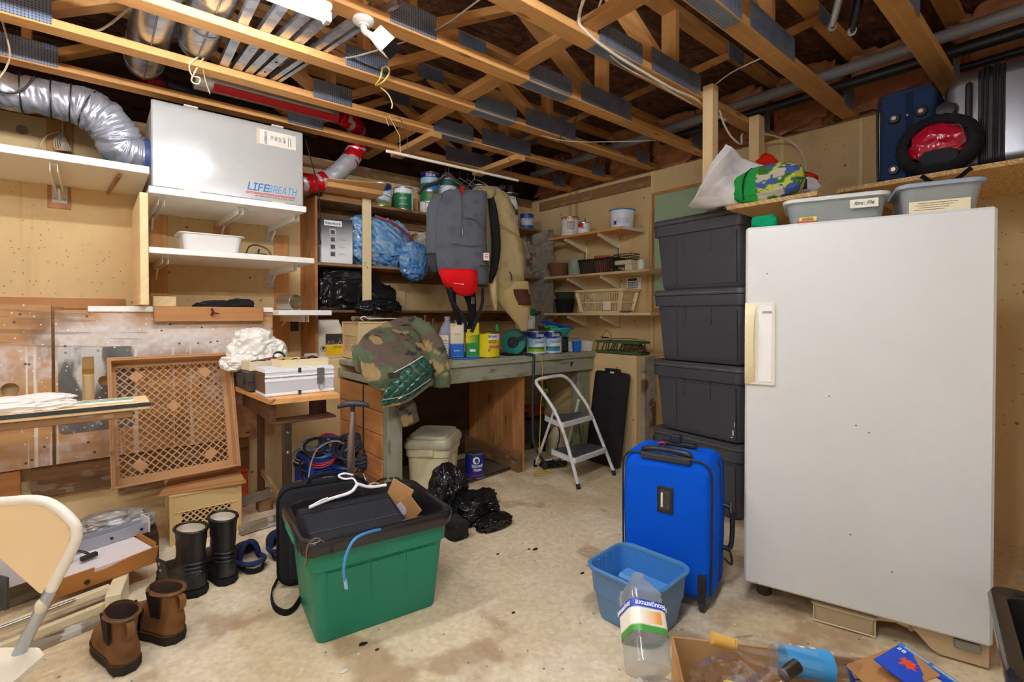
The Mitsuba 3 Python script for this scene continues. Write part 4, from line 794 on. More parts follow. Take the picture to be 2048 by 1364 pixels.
t = thing('plug', 'black two-pin plug at the end of the hanging cord by the divider', 'plug'); part(t, 'body', bx(1.196, 1.214, 3.49, 3.51, 1.685, 1.72, .004), 'satin', BLACK); part(t, 'pin', bx(1.200, 1.202, 3.499, 3.503, 1.668, 1.685, 0), 'metal', srgb(200, 200, 200)); part(t, 'pin', bx(1.208, 1.210, 3.499, 3.503, 1.668, 1.685, 0), 'metal', srgb(200, 200, 200))
# bags on the middle and lower shelves
def bagblue(v):
    t_ = np.clip((meshkit.fbm(v * np.array([26, 26, 40]) + np.array([0, 0, 1]) * v[:, :1] * 30, 4, 3) - .38) / .3, 0, 1)[:, None] * np.clip(1.25 - np.abs(v[:, :1] - 1.74) * 2.6 + (v[:, 2:] - 1.75) * 1.5, .15, 1); return np.array(srgb(62, 128, 192)) * (1 - t_) + np.array(srgb(176, 200, 212)) * t_
t = thing('blue_bag', 'stuffed blue translucent plastic bag behind the cream post', 'plastic bag')
part(t, 'film', join([crumple((1.79, 3.855, 1.795), (.27, .142, .205), 31, .2, 1.7, 5, .75, flat=1.587), crumple((2.03, 3.66, 1.64), (.11, .085, .15), 32, .26, 1.9, 5)]), 'gloss', bagblue, True)
part(t, 'drawstring', ribbon([(1.72, 3.73, 1.985), (1.86, 3.70, 1.94), (2.0, 3.69, 1.85), (2.075, 3.68, 1.74), (2.10, 3.69, 1.60)], .016, .002, 6, (0, -1, 0)), 'satin', srgb(150, 40, 60), label='red drawstring')
t = thing('clear_bag', 'clear plastic bag of brown stuff beside the blue bag', 'plastic bag'); part(t, 'film', crumple((2.30, 3.86, 1.80), (.19, .12, .13), 41, .22, 1.8, 5, flat=1.586), 'gloss', speck(srgb(196, 190, 176), srgb(150, 126, 88), 8), True); part(t, 'base', crumple((2.30, 3.86, 1.655), (.18, .11, .075), 42, .12, 1.8, 4, flat=1.586), 'matte', srgb(176, 140, 84), True)
solo('black_bag', 'shiny black plastic bag on the lower shelf behind the cream post', 'plastic bag', join([crumple((1.53, 3.86, 1.385), (.255, .15, .165), 51, .22, 1.5, 5, .65, flat=1.236), crumple((1.76, 3.85, 1.34), (.17, .13, .12), 52, .26, 1.7, 4, flat=1.236), crumple((1.72, 3.68, 1.255), (.17, .10, .06), 53, .35, 1.7, 4)]), 'gloss', srgb(22, 22, 24), True)
for k in range(3): solo('pipe_nipple', 'short rusty pipe on the lower shelf, by the black bag', 'pipe', cyl((1.28, 3.715 + .028 * k, 1.2475), (1.42 + .02 * k, 3.722 + .028 * k, 1.2475), .0115, 14), 'metal', srgb(124, 96, 76), group='rusty pipes on the lower shelf')
solo('wall_note', 'pale wood block on the wall behind the hanging straps', 'board', bx(2.03, 2.14, YL - .02, YL - .001, 1.236, 1.42), 'pine_pale')
solo('green_punnet', 'teal plastic punnet on the middle shelf right of the beige jacket', 'punnet', loft([rr(.20, .12, .02, 4, 0), rr(.23, .15, .02, 4, .05), rr(.22, .14, .02, 4, .05), rr(.19, .11, .02, 4, .006)]), 'satin', srgb(26, 116, 104), 40, at(3.15, 3.80, 1.5855, 10))
# hanging rail with jackets
for k, x in enumerate((1.45, 2.46)):
    solo('rail_support', 'pine crosspiece under the trusses, ' + ('left' if k == 0 else 'right') + ' support of the clothes rail', 'board', bx(x - .0, x + .089, 2.94 if k == 0 else 2.95, 3.53, 2.411, 2.449) if 0 else bx((1.76, 2.53)[k], (1.85, 2.62)[k], 2.945, 3.54, 2.411, 2.4495), 'pine')
rail_p, rail_q = np.array((1.36, 2.79, 2.185)), np.array((2.415, 2.795, 2.19))
t = thing('clothes_rail', 'white-painted rod hung under the trusses carrying the jackets', 'clothes rail'); part(t, 'rod', beam(rail_p, rail_q, .016, .016), 'satin', srgb(222, 214, 196)); 
for x in (1.50, 2.34): part(t, 'hanger_wire', tube([(x, 2.79, 2.18), (x, 2.79, 2.32), (x + .01, 2.90, 2.45), (x + .01, 2.95, 2.47)], .002, 5), 'metal', srgb(150, 140, 120))
part(t, 'string', tube([(1.455, 2.79, 2.18), (1.455, 2.80, 2.3), (1.45, 2.93, 2.46), (1.44, 2.955, 2.45), (1.45, 2.94, 2.40)], .0022, 5), 'matte', srgb(206, 190, 150))
def hook(x, z0, z1, col, r=.0018): return tube([(x, 2.80, z0), (x, 2.80, z1 - .03), (x + .004, 2.804, z1 - .005), (x + .001, 2.795, z1 + .014), (x - .008, 2.785, z1 + .006)], r, 5, 5)
t = thing('hanger', 'broad black plastic clothes hanger left on the rail', 'hanger')
part(t, 'body', tube([(1.625, 2.87, 1.985), (1.66, 2.86, 2.03), (1.75, 2.83, 2.075), (1.79, 2.815, 2.125), (1.82, 2.80, 2.13), (1.85, 2.79, 2.095), (1.93, 2.765, 2.05), (1.985, 2.75, 2.0), (1.975, 2.75, 1.975)], [.011, .012, .013, .014, .013, .014, .013, .012, .010], 8, 6), 'satin', BLACK); part(t, 'hook', hook(1.81, 2.12, 2.185, 0), 'metal', srgb(150, 150, 154))
t = thing('hanger', 'bent wire clothes hanger over the grey jacket', 'hanger')
part(t, 'wire', tube([(2.02, 2.80, 2.135), (1.975, 2.80, 2.085), (1.93, 2.79, 2.02)], .0022, 5, 4), 'metal', srgb(210, 206, 196)); part(t, 'wire', tube([(2.02, 2.80, 2.135), (2.10, 2.79, 2.115), (2.165, 2.77, 2.07), (2.185, 2.76, 2.01), (2.12, 2.75, 1.965)], .0022, 5, 5), 'metal', srgb(210, 206, 196)); part(t, 'hook', hook(2.02, 2.13, 2.19, 0, .0022), 'metal', srgb(210, 206, 196))
for k, x in enumerate((1.785, 1.90, 1.965)): solo('hanger', ('thin wire hanger leftmost on the rail', 'thin wire hanger behind the black hanger', 'thin wire hanger between the two jackets')[k], 'hanger', join([hook(x, 2.12, 2.186, 0), tube([(x, 2.80, 2.12), (x - .06, 2.84, 2.08), (x - .17, 2.90, 2.01)], .0018, 5, 4), tube([(x, 2.80, 2.12), (x + .06, 2.77, 2.08), (x + .15, 2.73, 2.02)], .0018, 5, 4)]), 'metal', srgb(110, 106, 100))
def garment(rows, n=44, fold=.012, ff=5.0, seed=0, m=5, center=None):
    """A hanging garment: rows of (z, x centre, y centre, half width, half depth), smoothed, with vertical folds."""
    P = spl([(z, x, y, w, d) for z, x, y, w, d in rows], m); L = []
    for z, x, y, w, d in P:
        a = np.arange(n) * 2 * math.pi / n; c, s = np.cos(a), np.sin(a)
        q = np.stack([np.sign(c) * np.abs(c) ** .8 * w, np.sign(s) * np.abs(s) ** .8 * d], 1)
        k = meshkit.fbm(np.stack([c * 2.2, s * 2.2, np.full(n, z * ff)], 1) + seed * 7.1, 4, seed) - .5
        q = q * (1 + fold * 2 * k / max(w, .05))[:, None] * 1.0
        rt = np.array([.86, -.51]); bk = np.array([.51, .86])      # turned towards the room
        xy = np.array([x, y]) + q[:, :1] * rt + q[:, 1:] * bk
        L.append(np.c_[xy, np.full(n, z)])
    return loft(L), len(P)
GREY = srgb(84, 87, 94)
t = thing('grey_jacket', 'dark grey work overalls with red lining hanging from the rail', 'jacket')
g, _ = garment([(2.045, 1.98, 2.80, .10, .03), (2.04, 1.955, 2.80, .135, .045), (2.01, 1.935, 2.80, .155, .06), (1.93, 1.91, 2.80, .175, .075), (1.80, 1.90, 2.80, .180, .085), (1.65, 1.90, 2.80, .184, .085), (1.55, 1.905, 2.80, .182, .08), (1.47, 1.93, 2.80, .165, .075), (1.40, 1.975, 2.79, .12, .06)], 64, .011, 6, 2); part(t, 'body', g, 'cloth', speck(GREY, srgb(72, 75, 82), 20), True)
def fr(u, v, dz=0): return None
part(t, 'sleeve', garment([(2.0, 1.775, 2.87, .03, .04), (1.9, 1.75, 2.885, .045, .05), (1.7, 1.742, 2.89, .046, .05), (1.60, 1.745, 2.89, .044, .05)], 32, .012, 8, 5)[0], 'cloth', GREY, True)
part(t, 'cuff', garment([(1.60, 1.745, 2.89, .042, .048), (1.53, 1.75, 2.89, .036, .042), (1.48, 1.76, 2.89, .02, .03)], 32, .02, 30, 6)[0], 'cloth', srgb(52, 54, 58), True)
part(t, 'sleeve', garment([(2.03, 2.135, 2.77, .02, .03), (1.9, 2.125, 2.72, .03, .05), (1.7, 2.13, 2.70, .03, .05), (1.52, 2.12, 2.71, .025, .045), (1.42, 2.10, 2.72, .012, .02)], 28, .012, 8, 7)[0], 'cloth', srgb(24, 24, 26), True, label='black side panel')
part(t, 'zip', tube([(1.865, 2.75, 2.03), (1.862, 2.723, 1.97), (1.855, 2.715, 1.80), (1.845, 2.72, 1.70)], .003, 6, 6), 'satin', srgb(44, 46, 50)); part(t, 'zip_pull', bx(1.852, 1.860, 2.703, 2.707, 1.72, 1.76), 'metal', srgb(190, 190, 192))
part(t, 'collar_tab', bx(1.868, 1.888, 2.735, 2.745, 2.0, 2.05, .002), 'cloth', srgb(170, 30, 34), label='red collar tab')
part(t, 'seam', tube([(1.86, 2.71, 1.835), (1.93, 2.675, 1.825), (1.985, 2.65, 1.77), (2.0, 2.645, 1.70)], .0025, 5, 6), 'cloth', srgb(58, 60, 66)); part(t, 'seam', tube([(1.80, 2.755, 1.665), (1.90, 2.69, 1.65), (2.01, 2.635, 1.66)], .002, 5, 6), 'cloth', srgb(60, 62, 68)); part(t, 'pocket_slit', tube([(1.965, 2.665, 1.525), (2.03, 2.635, 1.52)], .003, 5), 'cloth', srgb(40, 42, 46))
part(t, 'patch', bx(-.019, .019, -.025, .025, -.001, .002, 0), 'cloth', srgb(226, 200, 196), M=frame((2.005, 2.645, 1.585), (.86, -.51, 0), (0, 0, 1)), label='pink and white square patch')
for k, w in enumerate((.022, .026, .022)): part(t, 'patch_print', bx(-w / 2, w / 2, .011 - .011 * k, .015 - .011 * k, .002, .0026, 0), 'cloth', srgb(160, 90, 90), M=frame((2.005, 2.645, 1.585), (.86, -.51, 0), (0, 0, 1)))
part(t, 'lining', garment([(1.50, 1.865, 2.77, .125, .05), (1.45, 1.865, 2.765, .125, .06), (1.40, 1.88, 2.765, .11, .06), (1.35, 1.91, 2.765, .07, .05), (1.325, 1.925, 2.765, .03, .03)], 48, .016, 14, 8)[0], 'cloth', srgb(200, 22, 28), True, label='red lining')
part(t, 'lining_label', bx(-.033, .033, -.020, .020, 0, .0025, 0), 'cloth', srgb(224, 214, 200), M=frame((1.84, 2.722, 1.42), (.85, -.52, -.12), (.1, -.1, 1))); part(t, 'lettering', txt('Helly', .013, .001, True, .04), 'satin', srgb(40, 36, 40), M=frame((1.842, 2.718, 1.422), (.85, -.52, -.12), (.1, -.1, 1)))
for pts in ([(1.80, 2.76, 1.38), (1.80, 2.75, 1.30), (1.86, 2.745, 1.22), (1.90, 2.74, 1.16), (1.91, 2.75, 1.08)], [(2.03, 2.72, 1.38), (2.02, 2.71, 1.28), (1.985, 2.72, 1.17), (1.945, 2.73, 1.08)]): part(t, 'strap', ribbon(pts, .022, .003, 8, (.5, .85, 0)), 'cloth', srgb(30, 30, 32), label='black brace strap')
part(t, 'leg', garment([(1.40, 1.83, 2.80, .042, .02), (1.30, 1.84, 2.80, .022, .015), (1.20, 1.87, 2.79, .018, .012), (1.13, 1.89, 2.79, .015, .01)], 28, .01, 9, 3)[0], 'cloth', srgb(22, 22, 24), True); part(t, 'leg', garment([(1.37, 1.96, 2.79, .05, .03), (1.25, 1.99, 2.79, .03, .02), (1.16, 1.985, 2.79, .022, .015), (1.10, 1.97, 2.79, .018, .01)], 28, .01, 9, 4)[0], 'cloth', srgb(20, 20, 22), True)
part(t, 'buckle', bx(1.955, 1.985, 2.745, 2.752, 1.27, 1.32, .002), 'satin', srgb(70, 72, 76)); part(t, 'buckle', bx(2.03, 2.05, 2.73, 2.74, 1.36, 1.40, .002), 'satin', srgb(50, 52, 56))
BEI = srgb(164, 146, 104); BCOL = speck(BEI, srgb(146, 128, 88), 9)
t = thing('beige_jacket', 'beige insulated work jacket hanging behind the grey overalls', 'jacket')
part(t, 'body', garment([(2.105, 2.155, 2.86, .05, .03), (2.09, 2.17, 2.85, .105, .06), (2.04, 2.20, 2.83, .125, .085), (1.93, 2.225, 2.815, .135, .10), (1.82, 2.24, 2.81, .145, .105), (1.70, 2.26, 2.805, .148, .105), (1.60, 2.27, 2.80, .15, .10), (1.50, 2.275, 2.80, .15, .09), (1.43, 2.285, 2.80, .14, .08), (1.36, 2.31, 2.79, .12, .065)], 64, .02, 5, 11)[0], 'cloth', BCOL, True)
part(t, 'hem_flap', garment([(1.44, 2.29, 2.76, .15, .045), (1.34, 2.315, 2.755, .135, .045), (1.25, 2.355, 2.75, .10, .04), (1.16, 2.40, 2.745, .055, .03), (1.08, 2.425, 2.745, .018, .012)], 48, .016, 9, 12)[0], 'cloth', srgb(170, 148, 102), True)
part(t, 'sleeve_lining', garment([(1.38, 2.34, 2.69, .055, .03), (1.32, 2.365, 2.69, .055, .03), (1.27, 2.385, 2.69, .04, .025)], 28, .025, 26, 13)[0], 'cloth', srgb(70, 44, 30), True, label='dark brown lining')
part(t, 'side_flap', garment([(1.56, 2.14, 2.76, .02, .05), (1.42, 2.145, 2.75, .03, .05), (1.32, 2.15, 2.75, .025, .04), (1.23, 2.165, 2.75, .01, .015)], 24, .015, 9, 14)[0], 'cloth', srgb(178, 156, 112), True)
part(t, 'seam', tube([(2.10, 2.70, 1.84), (2.20, 2.675, 1.80), (2.32, 2.635, 1.72), (2.375, 2.62, 1.60)], .003, 5, 6), 'cloth', srgb(130, 112, 74)); part(t, 'zip_toggle', tube([(2.24, 2.685, 1.50), (2.255, 2.68, 1.47), (2.25, 2.675, 1.44)], .005, 6, 4), 'satin', srgb(44, 40, 36)); part(t, 'collar', garment([(2.10, 2.13, 2.83, .07, .05), (2.06, 2.10, 2.80, .08, .06), (2.0, 2.10, 2.79, .06, .05)], 32, .02, 9, 15)[0], 'cloth', srgb(150, 132, 92), True)
# ---------------------------------------------------------------- things on the workbench
ZB = .8765
t = thing('paper_sack', 'white paper sack with a black and yellow print at the left end of the workbench', 'sack')
def sackprof(z, w, d): return np.c_[rr(w, d, .02, 4)[:, :2], np.full(20, z)]
L = [sackprof(0, .20, .13), sackprof(.03, .212, .14), sackprof(.15, .215, .145), sackprof(.20, .20, .13), sackprof(.255, .17, .05), sackprof(.29, .15, .012)]
M = at(1.375, 3.80, ZB - .006, -3); part(t, 'paper', mv(tr(0, 0, 0), loft(L)), 'matte', speck(srgb(228, 222, 206), srgb(190, 182, 164), 14, .5, .8), 30, M)
part(t, 'black_print', bx(-.045, .105, -.0745, -.0735, .105, .185, 0), 'satin', srgb(44, 42, 40), M=M); part(t, 'yellow_print', bx(-.045, .106, -.0745, -.0735, .025, .104, 0), 'satin', srgb(236, 200, 24), M=M)
R = rnd(3); zz = [(-.035 + .0135 * k, -.0752, .098 + (.012 + .04 * R.random()) * (k % 2)) for k in range(11)]; part(t, 'script', tube(zz, .0022, 5), 'satin', W1, M=M, label='white scrawled lettering')
part(t, 'lettering', txt('TOPSOIL', .018, .0006, False, .085), 'satin', BLACK, M=M @ frame((.045, -.0746, .075), (1, 0, 0), (0, 0, 1))); part(t, 'logo_ring', mv(M @ frame((-.062, -.0745, .075), (1, 0, 0), (0, 0, 1)), lathe([(.018, 0), (.018, .001), (.021, .001), (.021, 0)], 24, False, False)), 'satin', srgb(60, 50, 20)); part(t, 'logo_tree', mv(M @ frame((-.062, -.0745, .075), (1, 0, 0), (0, 0, 1)), join([prism(Point(0, .004).buffer(.010, 8), 0, .001), prism(sbox(-.002, -.012, .002, 0), 0, .001)])), 'satin', srgb(60, 50, 20))
t = thing('basket_crate', 'cream plastic crate with a grid side, half covered by the camouflage jacket', 'crate')
M = at(1.455, 3.43, ZB, 0); part(t, 'front_panel', join([crate_side(.31, .27, (.04, .12, .05, .17)), bx(.13, .305, 0, .008, .17, .262)] + [bx(.125, .305, -.003, .009, .03 + .022 * k, .037 + .022 * k, 0) for k in range(7)] + [bx(.125 + .03 * k, .131 + .03 * k, -.003, .009, .03, .17, 0) for k in range(7)]), 'matte', srgb(220, 194, 146), M=M)
for m_, w in ((at(.31, .30, 0, 180), .31), (at(0, .30, 0, -90), .30), (at(.31, 0, 0, 90), .30)): part(t, 'side_panel', crate_side(w, .27, (.04, w - .04, .05, .17)), 'matte', srgb(214, 188, 140), M=M @ m_)
part(t, 'floor_panel', bx(.01, .30, .01, .29, .003, .01), 'matte', srgb(206, 180, 132), M=M)
solo('white_wire', 'white bent wire lying across the top of the cream crate', 'wire', tube([(1.49, 3.44, 1.158), (1.47, 3.43, 1.175), (1.50, 3.425, 1.185), (1.53, 3.43, 1.17), (1.62, 3.44, 1.17), (1.80, 3.50, 1.168), (1.86, 3.54, 1.155)], .0045, 8, 6), 'satin', srgb(232, 224, 206))
solo('broom_stick', 'grey wooden stick end sticking out above the sack', 'stick', cyl((1.40, 3.40, 1.172), (1.74, 3.66, 1.168), .016, 12), 'pine_grey')
for k, (x, h, a) in enumerate(((1.93, .28, .10), (1.965, .25, .02), (1.99, .30, .12), (2.02, .25, .05), (2.045, .27, .16), (1.95, .23, -.05))):
    t = thing('steel_bar', ('leftmost rusty', 'second', 'third', 'fourth', 'rightmost', 'shortest')[k] + ' steel bar standing upright behind the camouflage jacket', 'bar', 'steel bars behind the camouflage jacket'); p = np.array((x, 3.42 + .02 * (k % 3), ZB)); q = p + (a * h, .02, h); part(t, 'shaft', cyl(p, q, .007, 10), 'metal', srgb(150, 120, 96)); part(t, 'head', cyl(q, q + (.006, .002, .014), .013, 10), 'metal', srgb(170, 140, 110))
t = thing('red_clamp', 'red clamp handle among the steel bars', 'clamp'); part(t, 'grip', beam((2.03, 3.37, ZB + .01), (2.085, 3.36, ZB + .19), .035, .022), 'satin', srgb(176, 26, 30)); part(t, 'jaw', beam((2.085, 3.36, ZB + .19), (2.12, 3.36, ZB + .24), .03, .02), 'metal', srgb(150, 110, 80))
t = thing('plastic_jug', 'grey plastic jug behind the tins on the workbench', 'jug')
M = at(2.14, 3.33, ZB, facing(2.14, 3.33)); part(t, 'body', loft([rr(.13, .10, .03, 4, 0), rr(.135, .105, .03, 4, .01), rr(.135, .105, .03, 4, .17), rr(.11, .09, .03, 4, .22), rr(.05, .05, .024, 4, .27), rr(.044, .044, .021, 4, .28)]), 'satin', srgb(150, 158, 178), 40, M); part(t, 'cap', lathe([(.024, .2805), (.024, .305), (.021, .308)], 20), 'satin', srgb(170, 176, 190), 40, M)
t = thing('label_box', 'yellow and white box left of the blue and white tin', 'box'); M = at(1.955, 3.15, ZB, -10); part(t, 'carton', bx(-.03, .055, -.04, .04, 0, .17, .002), 'satin', lambda v: np.where((v[:, :1] < 0), srgb(232, 200, 40), W1), M=M)
for k in range(6): part(t, 'print_line', bx(.004, .05, -.041, -.0402, .03 + .02 * k, .033 + .02 * k, 0), 'satin', srgb(120, 120, 120), M=M)
def ftin(label, x, y, h, w, d, colfn, texts):
    t = thing('rectangular_tin', label, 'tin'); M = at(x, y, ZB + .0125, facing(x, y) + 6)
    part(t, 'body', loft([rr(w, d, .008, 3, z) for z in (0, h)]), 'metal', srgb(190, 190, 194), 40, M)
    n = 20; zz = np.linspace(.004, h - .004, n); L = [rr(w + .0016, d + .0016, .0085, 3, z) for z in zz]; g = loft(L, False, False); part(t, 'print', g, 'satin', colfn(g[0], h), 40, M)
    part(t, 'neck', lathe([(.019, h), (.019, h + .012), (.022, h + .012), (.022, h + .024), (.018, h + .026)], 20), 'metal', srgb(150, 152, 156), 40, M)
    part(t, 'rim', loft([rr(w + .004, d + .004, .01, 3, z) for z in (h - .004, h + .001)]), 'metal', srgb(200, 200, 204), 40, M)
    for s, hh, ww, z, x_, c in texts: part(t, 'lettering', txt(s, hh, .0006, True, ww), 'satin', c, M=M @ frame((x_, -d / 2 - .0009, z), (1, 0, 0), (0, 0, 1)))
    return t, M
t1, M1 = ftin('blue and white rectangular tin on the blue lid', 2.055, 3.07, .245, .098, .06, lambda v, h: np.where((v[:, 2:] < h * .40), srgb(24, 100, 196), np.where((meshkit.fbm(v * np.array([60, 60, 6]), 2, 3) > .5)[:, None], srgb(236, 224, 196), srgb(224, 176, 70))), [('SOLVENT', .012, .05, .16, .0, srgb(200, 150, 60)), ('PAINT', .010, .05, .04, 0, srgb(200, 220, 240))])
t2, M2 = ftin('green and yellow rectangular tin on the blue lid', 2.165, 3.03, .25, .098, .06, lambda v, h: np.where((v[:, 2:] > h * .52 + v[:, :1] * .75), srgb(236, 224, 20), srgb(16, 134, 50)), [('METHYL', .012, .06, .21, 0, srgb(130, 140, 20)), ('HYDRATE', .009, .06, .19, 0, srgb(130, 140, 20))])
part(t2, 'label', bx(-.022, .022, -.0318, -.031, .035, .055, 0), 'satin', srgb(220, 226, 216), M=M2)
part(t1, 'handle', tube([(-.04, 0, .245), (-.03, 0, .262), (.03, 0, .262), (.04, 0, .245)], .002, 5, 4), 'metal', srgb(90, 90, 90), M=M1)
solo('plastic_disc', 'round blue plastic lid under the two rectangular tins', 'plastic lid', lathe([(.10, 0), (.125, .003), (.128, .010), (.122, .012), (.118, .006), (.0, .0055)], 36), 'satin', srgb(36, 120, 196), 40, at(2.10, 3.035, ZB) @ np.diag([1, 1, .98, 1]))
can('yellow wood-filler can with a round hazard mark on the workbench', 2.285, 2.99, ZB, .083, .19, lambda a, v: W1 if (v > .74 and a > .1) else (srgb(200, 120, 90) if (.34 < v < .52 and a > .1) else srgb(240, 214, 16)), texts=[('Minwax', .020, .07, 24, .152, srgb(40, 40, 44), True), ('WOOD', .024, .07, 24, .11, srgb(60, 50, 10), True), ('P', .022, None, 6, .045, srgb(40, 40, 20), True)], lid=srgb(190, 170, 30), bail=False)
t = thing('stick_clutter', 'dried twigs and a bit of green tape on top of the yellow can', 'twigs'); part(t, 'twig', tube([(2.22, 2.96, 1.075), (2.29, 2.98, 1.085), (2.36, 3.0, 1.10)], .006, 6, 4), 'matte', srgb(120, 104, 70)); part(t, 'twig', tube([(2.25, 3.02, 1.072), (2.32, 2.97, 1.09)], .005, 6), 'matte', srgb(100, 90, 60)); part(t, 'tape', bx(2.335, 2.36, 2.96, 2.965, 1.075, 1.125, .002), 'satin', srgb(40, 170, 80))
t = thing('hose_reel', 'teal garden hose reel with a black crank on the workbench', 'hose reel')
M = frame((2.55, 3.0, ZB + .105), (.55, -.83, 0), (0, 0, 1)); TEAL = srgb(12, 122, 108)
for k in range(5): part(t, 'hose_turn', mv(M @ tr(0, 0, -.028 * 1.0 - .020 * k + .03), lathe([(.092 * math.cos(q) * .0 + .088 - .004 * k + .012 * math.cos(q), .0125 * math.sin(q)) for q in np.linspace(0, 2 * math.pi, 11)], 32, False, False)), 'satin', TEAL, 60)
part(t, 'flange', mv(M @ tr(0, 0, .022), lathe([(.094, 0), (.097, .004), (.094, .008), (.05, .012), (.045, .012)], 36)), 'satin', TEAL, 40); part(t, 'hub', mv(M @ tr(0, 0, .0345), lathe([(.045, 0), (.042, .012), (.02, .016)], 24)), 'satin', srgb(20, 24, 26), 40)
part(t, 'crank', mv(M, beam((-.03, -.015, .058), (.085, .045, .062), .022, .016)), 'satin', BLACK); part(t, 'knob', mv(M, cyl((.085, .045, .055), (.085, .045, .10), .012, 12)), 'satin', BLACK); part(t, 'drum', mv(M, cyl((0, 0, -.11), (0, 0, .02), .07, 24)), 'satin', srgb(16, 96, 86)); part(t, 'base', bx(2.47, 2.63, 2.97, 3.08, ZB, ZB + .02, .004), 'satin', BLACK)
can('dark can hidden under the white can behind the hose reel', 2.86, 3.22, ZB, .085, .19, lambda a, v: srgb(40, 40, 44), bail=False)
can('white can with a green top band stacked behind the hose reel', 2.86, 3.22, ZB + .191, .086, .192, lambda a, v: srgb(20, 110, 56) if (v > .66 and (a > .45 or a < -.6)) else (srgb(214, 216, 216) if v < .62 and int(v * 40) % 3 == 0 and abs(a) < .6 else W1), texts=[('Interior', .012, .05, 20, .10, srgb(90, 90, 94), False)])
can('white and navy paint can on the workbench, left of its pair', 2.775, 2.985, ZB, .079, .19, dulux(LIME), texts=[('Dulux', .026, .07, 26, .145, W1, True), ('Lifemaster', .018, .09, 18, .092, srgb(20, 90, 120), False)], bail=False)
can('white and navy paint can on the workbench, right of its pair', 2.935, 2.965, ZB, .079, .19, dulux(srgb(40, 150, 200)), texts=[('Dulux', .026, .07, 26, .145, W1, True), ('Lifemaster', .018, .09, 18, .092, srgb(20, 90, 120), False)], bail=False)
can('small black can under the teal bowl', 3.10, 3.02, ZB, .062, .13, lambda a, v: srgb(50, 48, 46) if int(v * 12) % 4 else srgb(30, 28, 28), bail=False, lid=srgb(70, 68, 66))
solo('teal_bowl', 'teal plastic bowl on the small black can', 'bowl', lathe([(.055, 0), (.06, .004), (.095, .05), (.112, .075), (.116, .076), (.116, .080), (.106, .080), (.09, .05), (.05, .008), (.0, .007)], 32), 'satin', srgb(48, 178, 150), 40, at(3.09, 3.03, ZB + .1305) )
t = thing('garden_shears', 'blue-handled shears lying in the teal bowl', 'shears'); part(t, 'handle', tube([(3.0, 3.10, 1.115), (3.03, 3.06, 1.125), (3.08, 3.02, 1.10), (3.14, 2.98, 1.085)], .013, 8, 5), 'satin', srgb(20, 50, 190)); part(t, 'handle', tube([(2.96, 3.12, 1.135), (3.02, 3.08, 1.13), (3.09, 3.03, 1.085)], .011, 8, 5), 'satin', srgb(24, 44, 160)); part(t, 'guard', crumple((3.13, 2.97, 1.085), (.055, .04, .018), 5, .2, 1.5, 3), 'satin', srgb(24, 60, 200), True)
solo('green_trowel', 'small green plastic tool on the rim of the teal bowl', 'tool', tube([(2.93, 3.05, 1.088), (2.98, 3.03, 1.10), (3.04, 3.0, 1.09)], .011, 8, 5), 'satin', srgb(40, 160, 70))
t = thing('tool_caddy', 'white plastic tool caddy with a grey handle and a blue tub in front', 'caddy')
M = at(3.30, 3.02, ZB, -30)
part(t, 'tray', loft([rr(.25, .14, .02, 4, 0), rr(.275, .165, .025, 4, .085), rr(.28, .17, .025, 4, .088), rr(.262, .152, .022, 4, .088), rr(.24, .13, .018, 4, .006)]), 'satin', srgb(226, 224, 214), 40, M); part(t, 'handle', tube([(-.08, .0, .03), (-.075, 0, .105), (-.05, 0, .125), (.02, 0, .125), (.045, 0, .105), (.05, 0, .03)], .008, 8, 5), 'satin', srgb(176, 172, 164), M=M)
solo('blue_tub', 'small blue plastic tub at the left end of the white caddy', 'tub', loft([rr(.06, .05, .01, 3, 0), rr(.075, .06, .012, 3, .095), rr(.068, .054, .01, 3, .095), rr(.054, .044, .008, 3, .006)]), 'satin', srgb(20, 100, 206), 40, at(3.185, 2.915, ZB, -30))
t = thing('wire_basket', 'green slatted flower basket with a wire handle on the ledge by the black totes', 'basket')
GB = srgb(70, 92, 56); M = at(3.40, 2.60, .8705, -90)
def ring(w, d, z, r=.004): return tube(np.vstack([rr(w, d, .02, 3, z), rr(w, d, .02, 3, z)[:1]]), r, 6)
part(t, 'rim', join([ring(.46, .15, z_, .005) for z_ in (.012, .10)] + [beam((-.22, s * .075, .10), (.22, s * .075, .10), .012, .02) for s in (-1, 1)] + [beam((-.22, s * .075, .015), (.22, s * .075, .015), .012, .02) for s in (-1, 1)]), 'matte', GB, M=M)
for s in (-1, 1):
    for k in range(9): part(t, 'slat', beam((-.21 + .046 * k, s * .073, .02), (-.21 + .046 * k + (.046 if k % 2 else -.0) + .02 * (1 - k % 2) , s * .075, .10), .004, .016, (0, 1, 0)), 'matte', speck(GB, srgb(120, 116, 80), 30), M=M)
for y_ in (-.16, .10): part(t, 'wire_handle', tube([(y_ - .05, 0, .10), (y_ - .045, 0, .15), (y_, 0, .19), (y_ + .045, 0, .15), (y_ + .05, 0, .10)], .0025, 6, 6), 'metal', srgb(96, 100, 80), M=M) if y_ < 0 else None
part(t, 'top_wire', tube([(-.22, -.02, .135), (-.1, 0, .125), (.1, 0, .128), (.23, .01, .12)], .0025, 6, 4), 'metal', srgb(84, 66, 50), M=M); part(t, 'clip', beam((-.20, -.02, .13), (-.13, -.02, .13), .008, .012), 'metal', srgb(110, 60, 44), M=M)
part(t, 'moss', blob((.13, 0, .05), (.085, .06, .05), 4, .7, 5, 3), 'matte', speck(srgb(110, 84, 56), srgb(70, 74, 44), 40), True, M=M, kind='stuff'); part(t, 'bed', bx(-.22, .22, -.07, .07, .0, .012), 'matte', srgb(80, 84, 56), M=M)
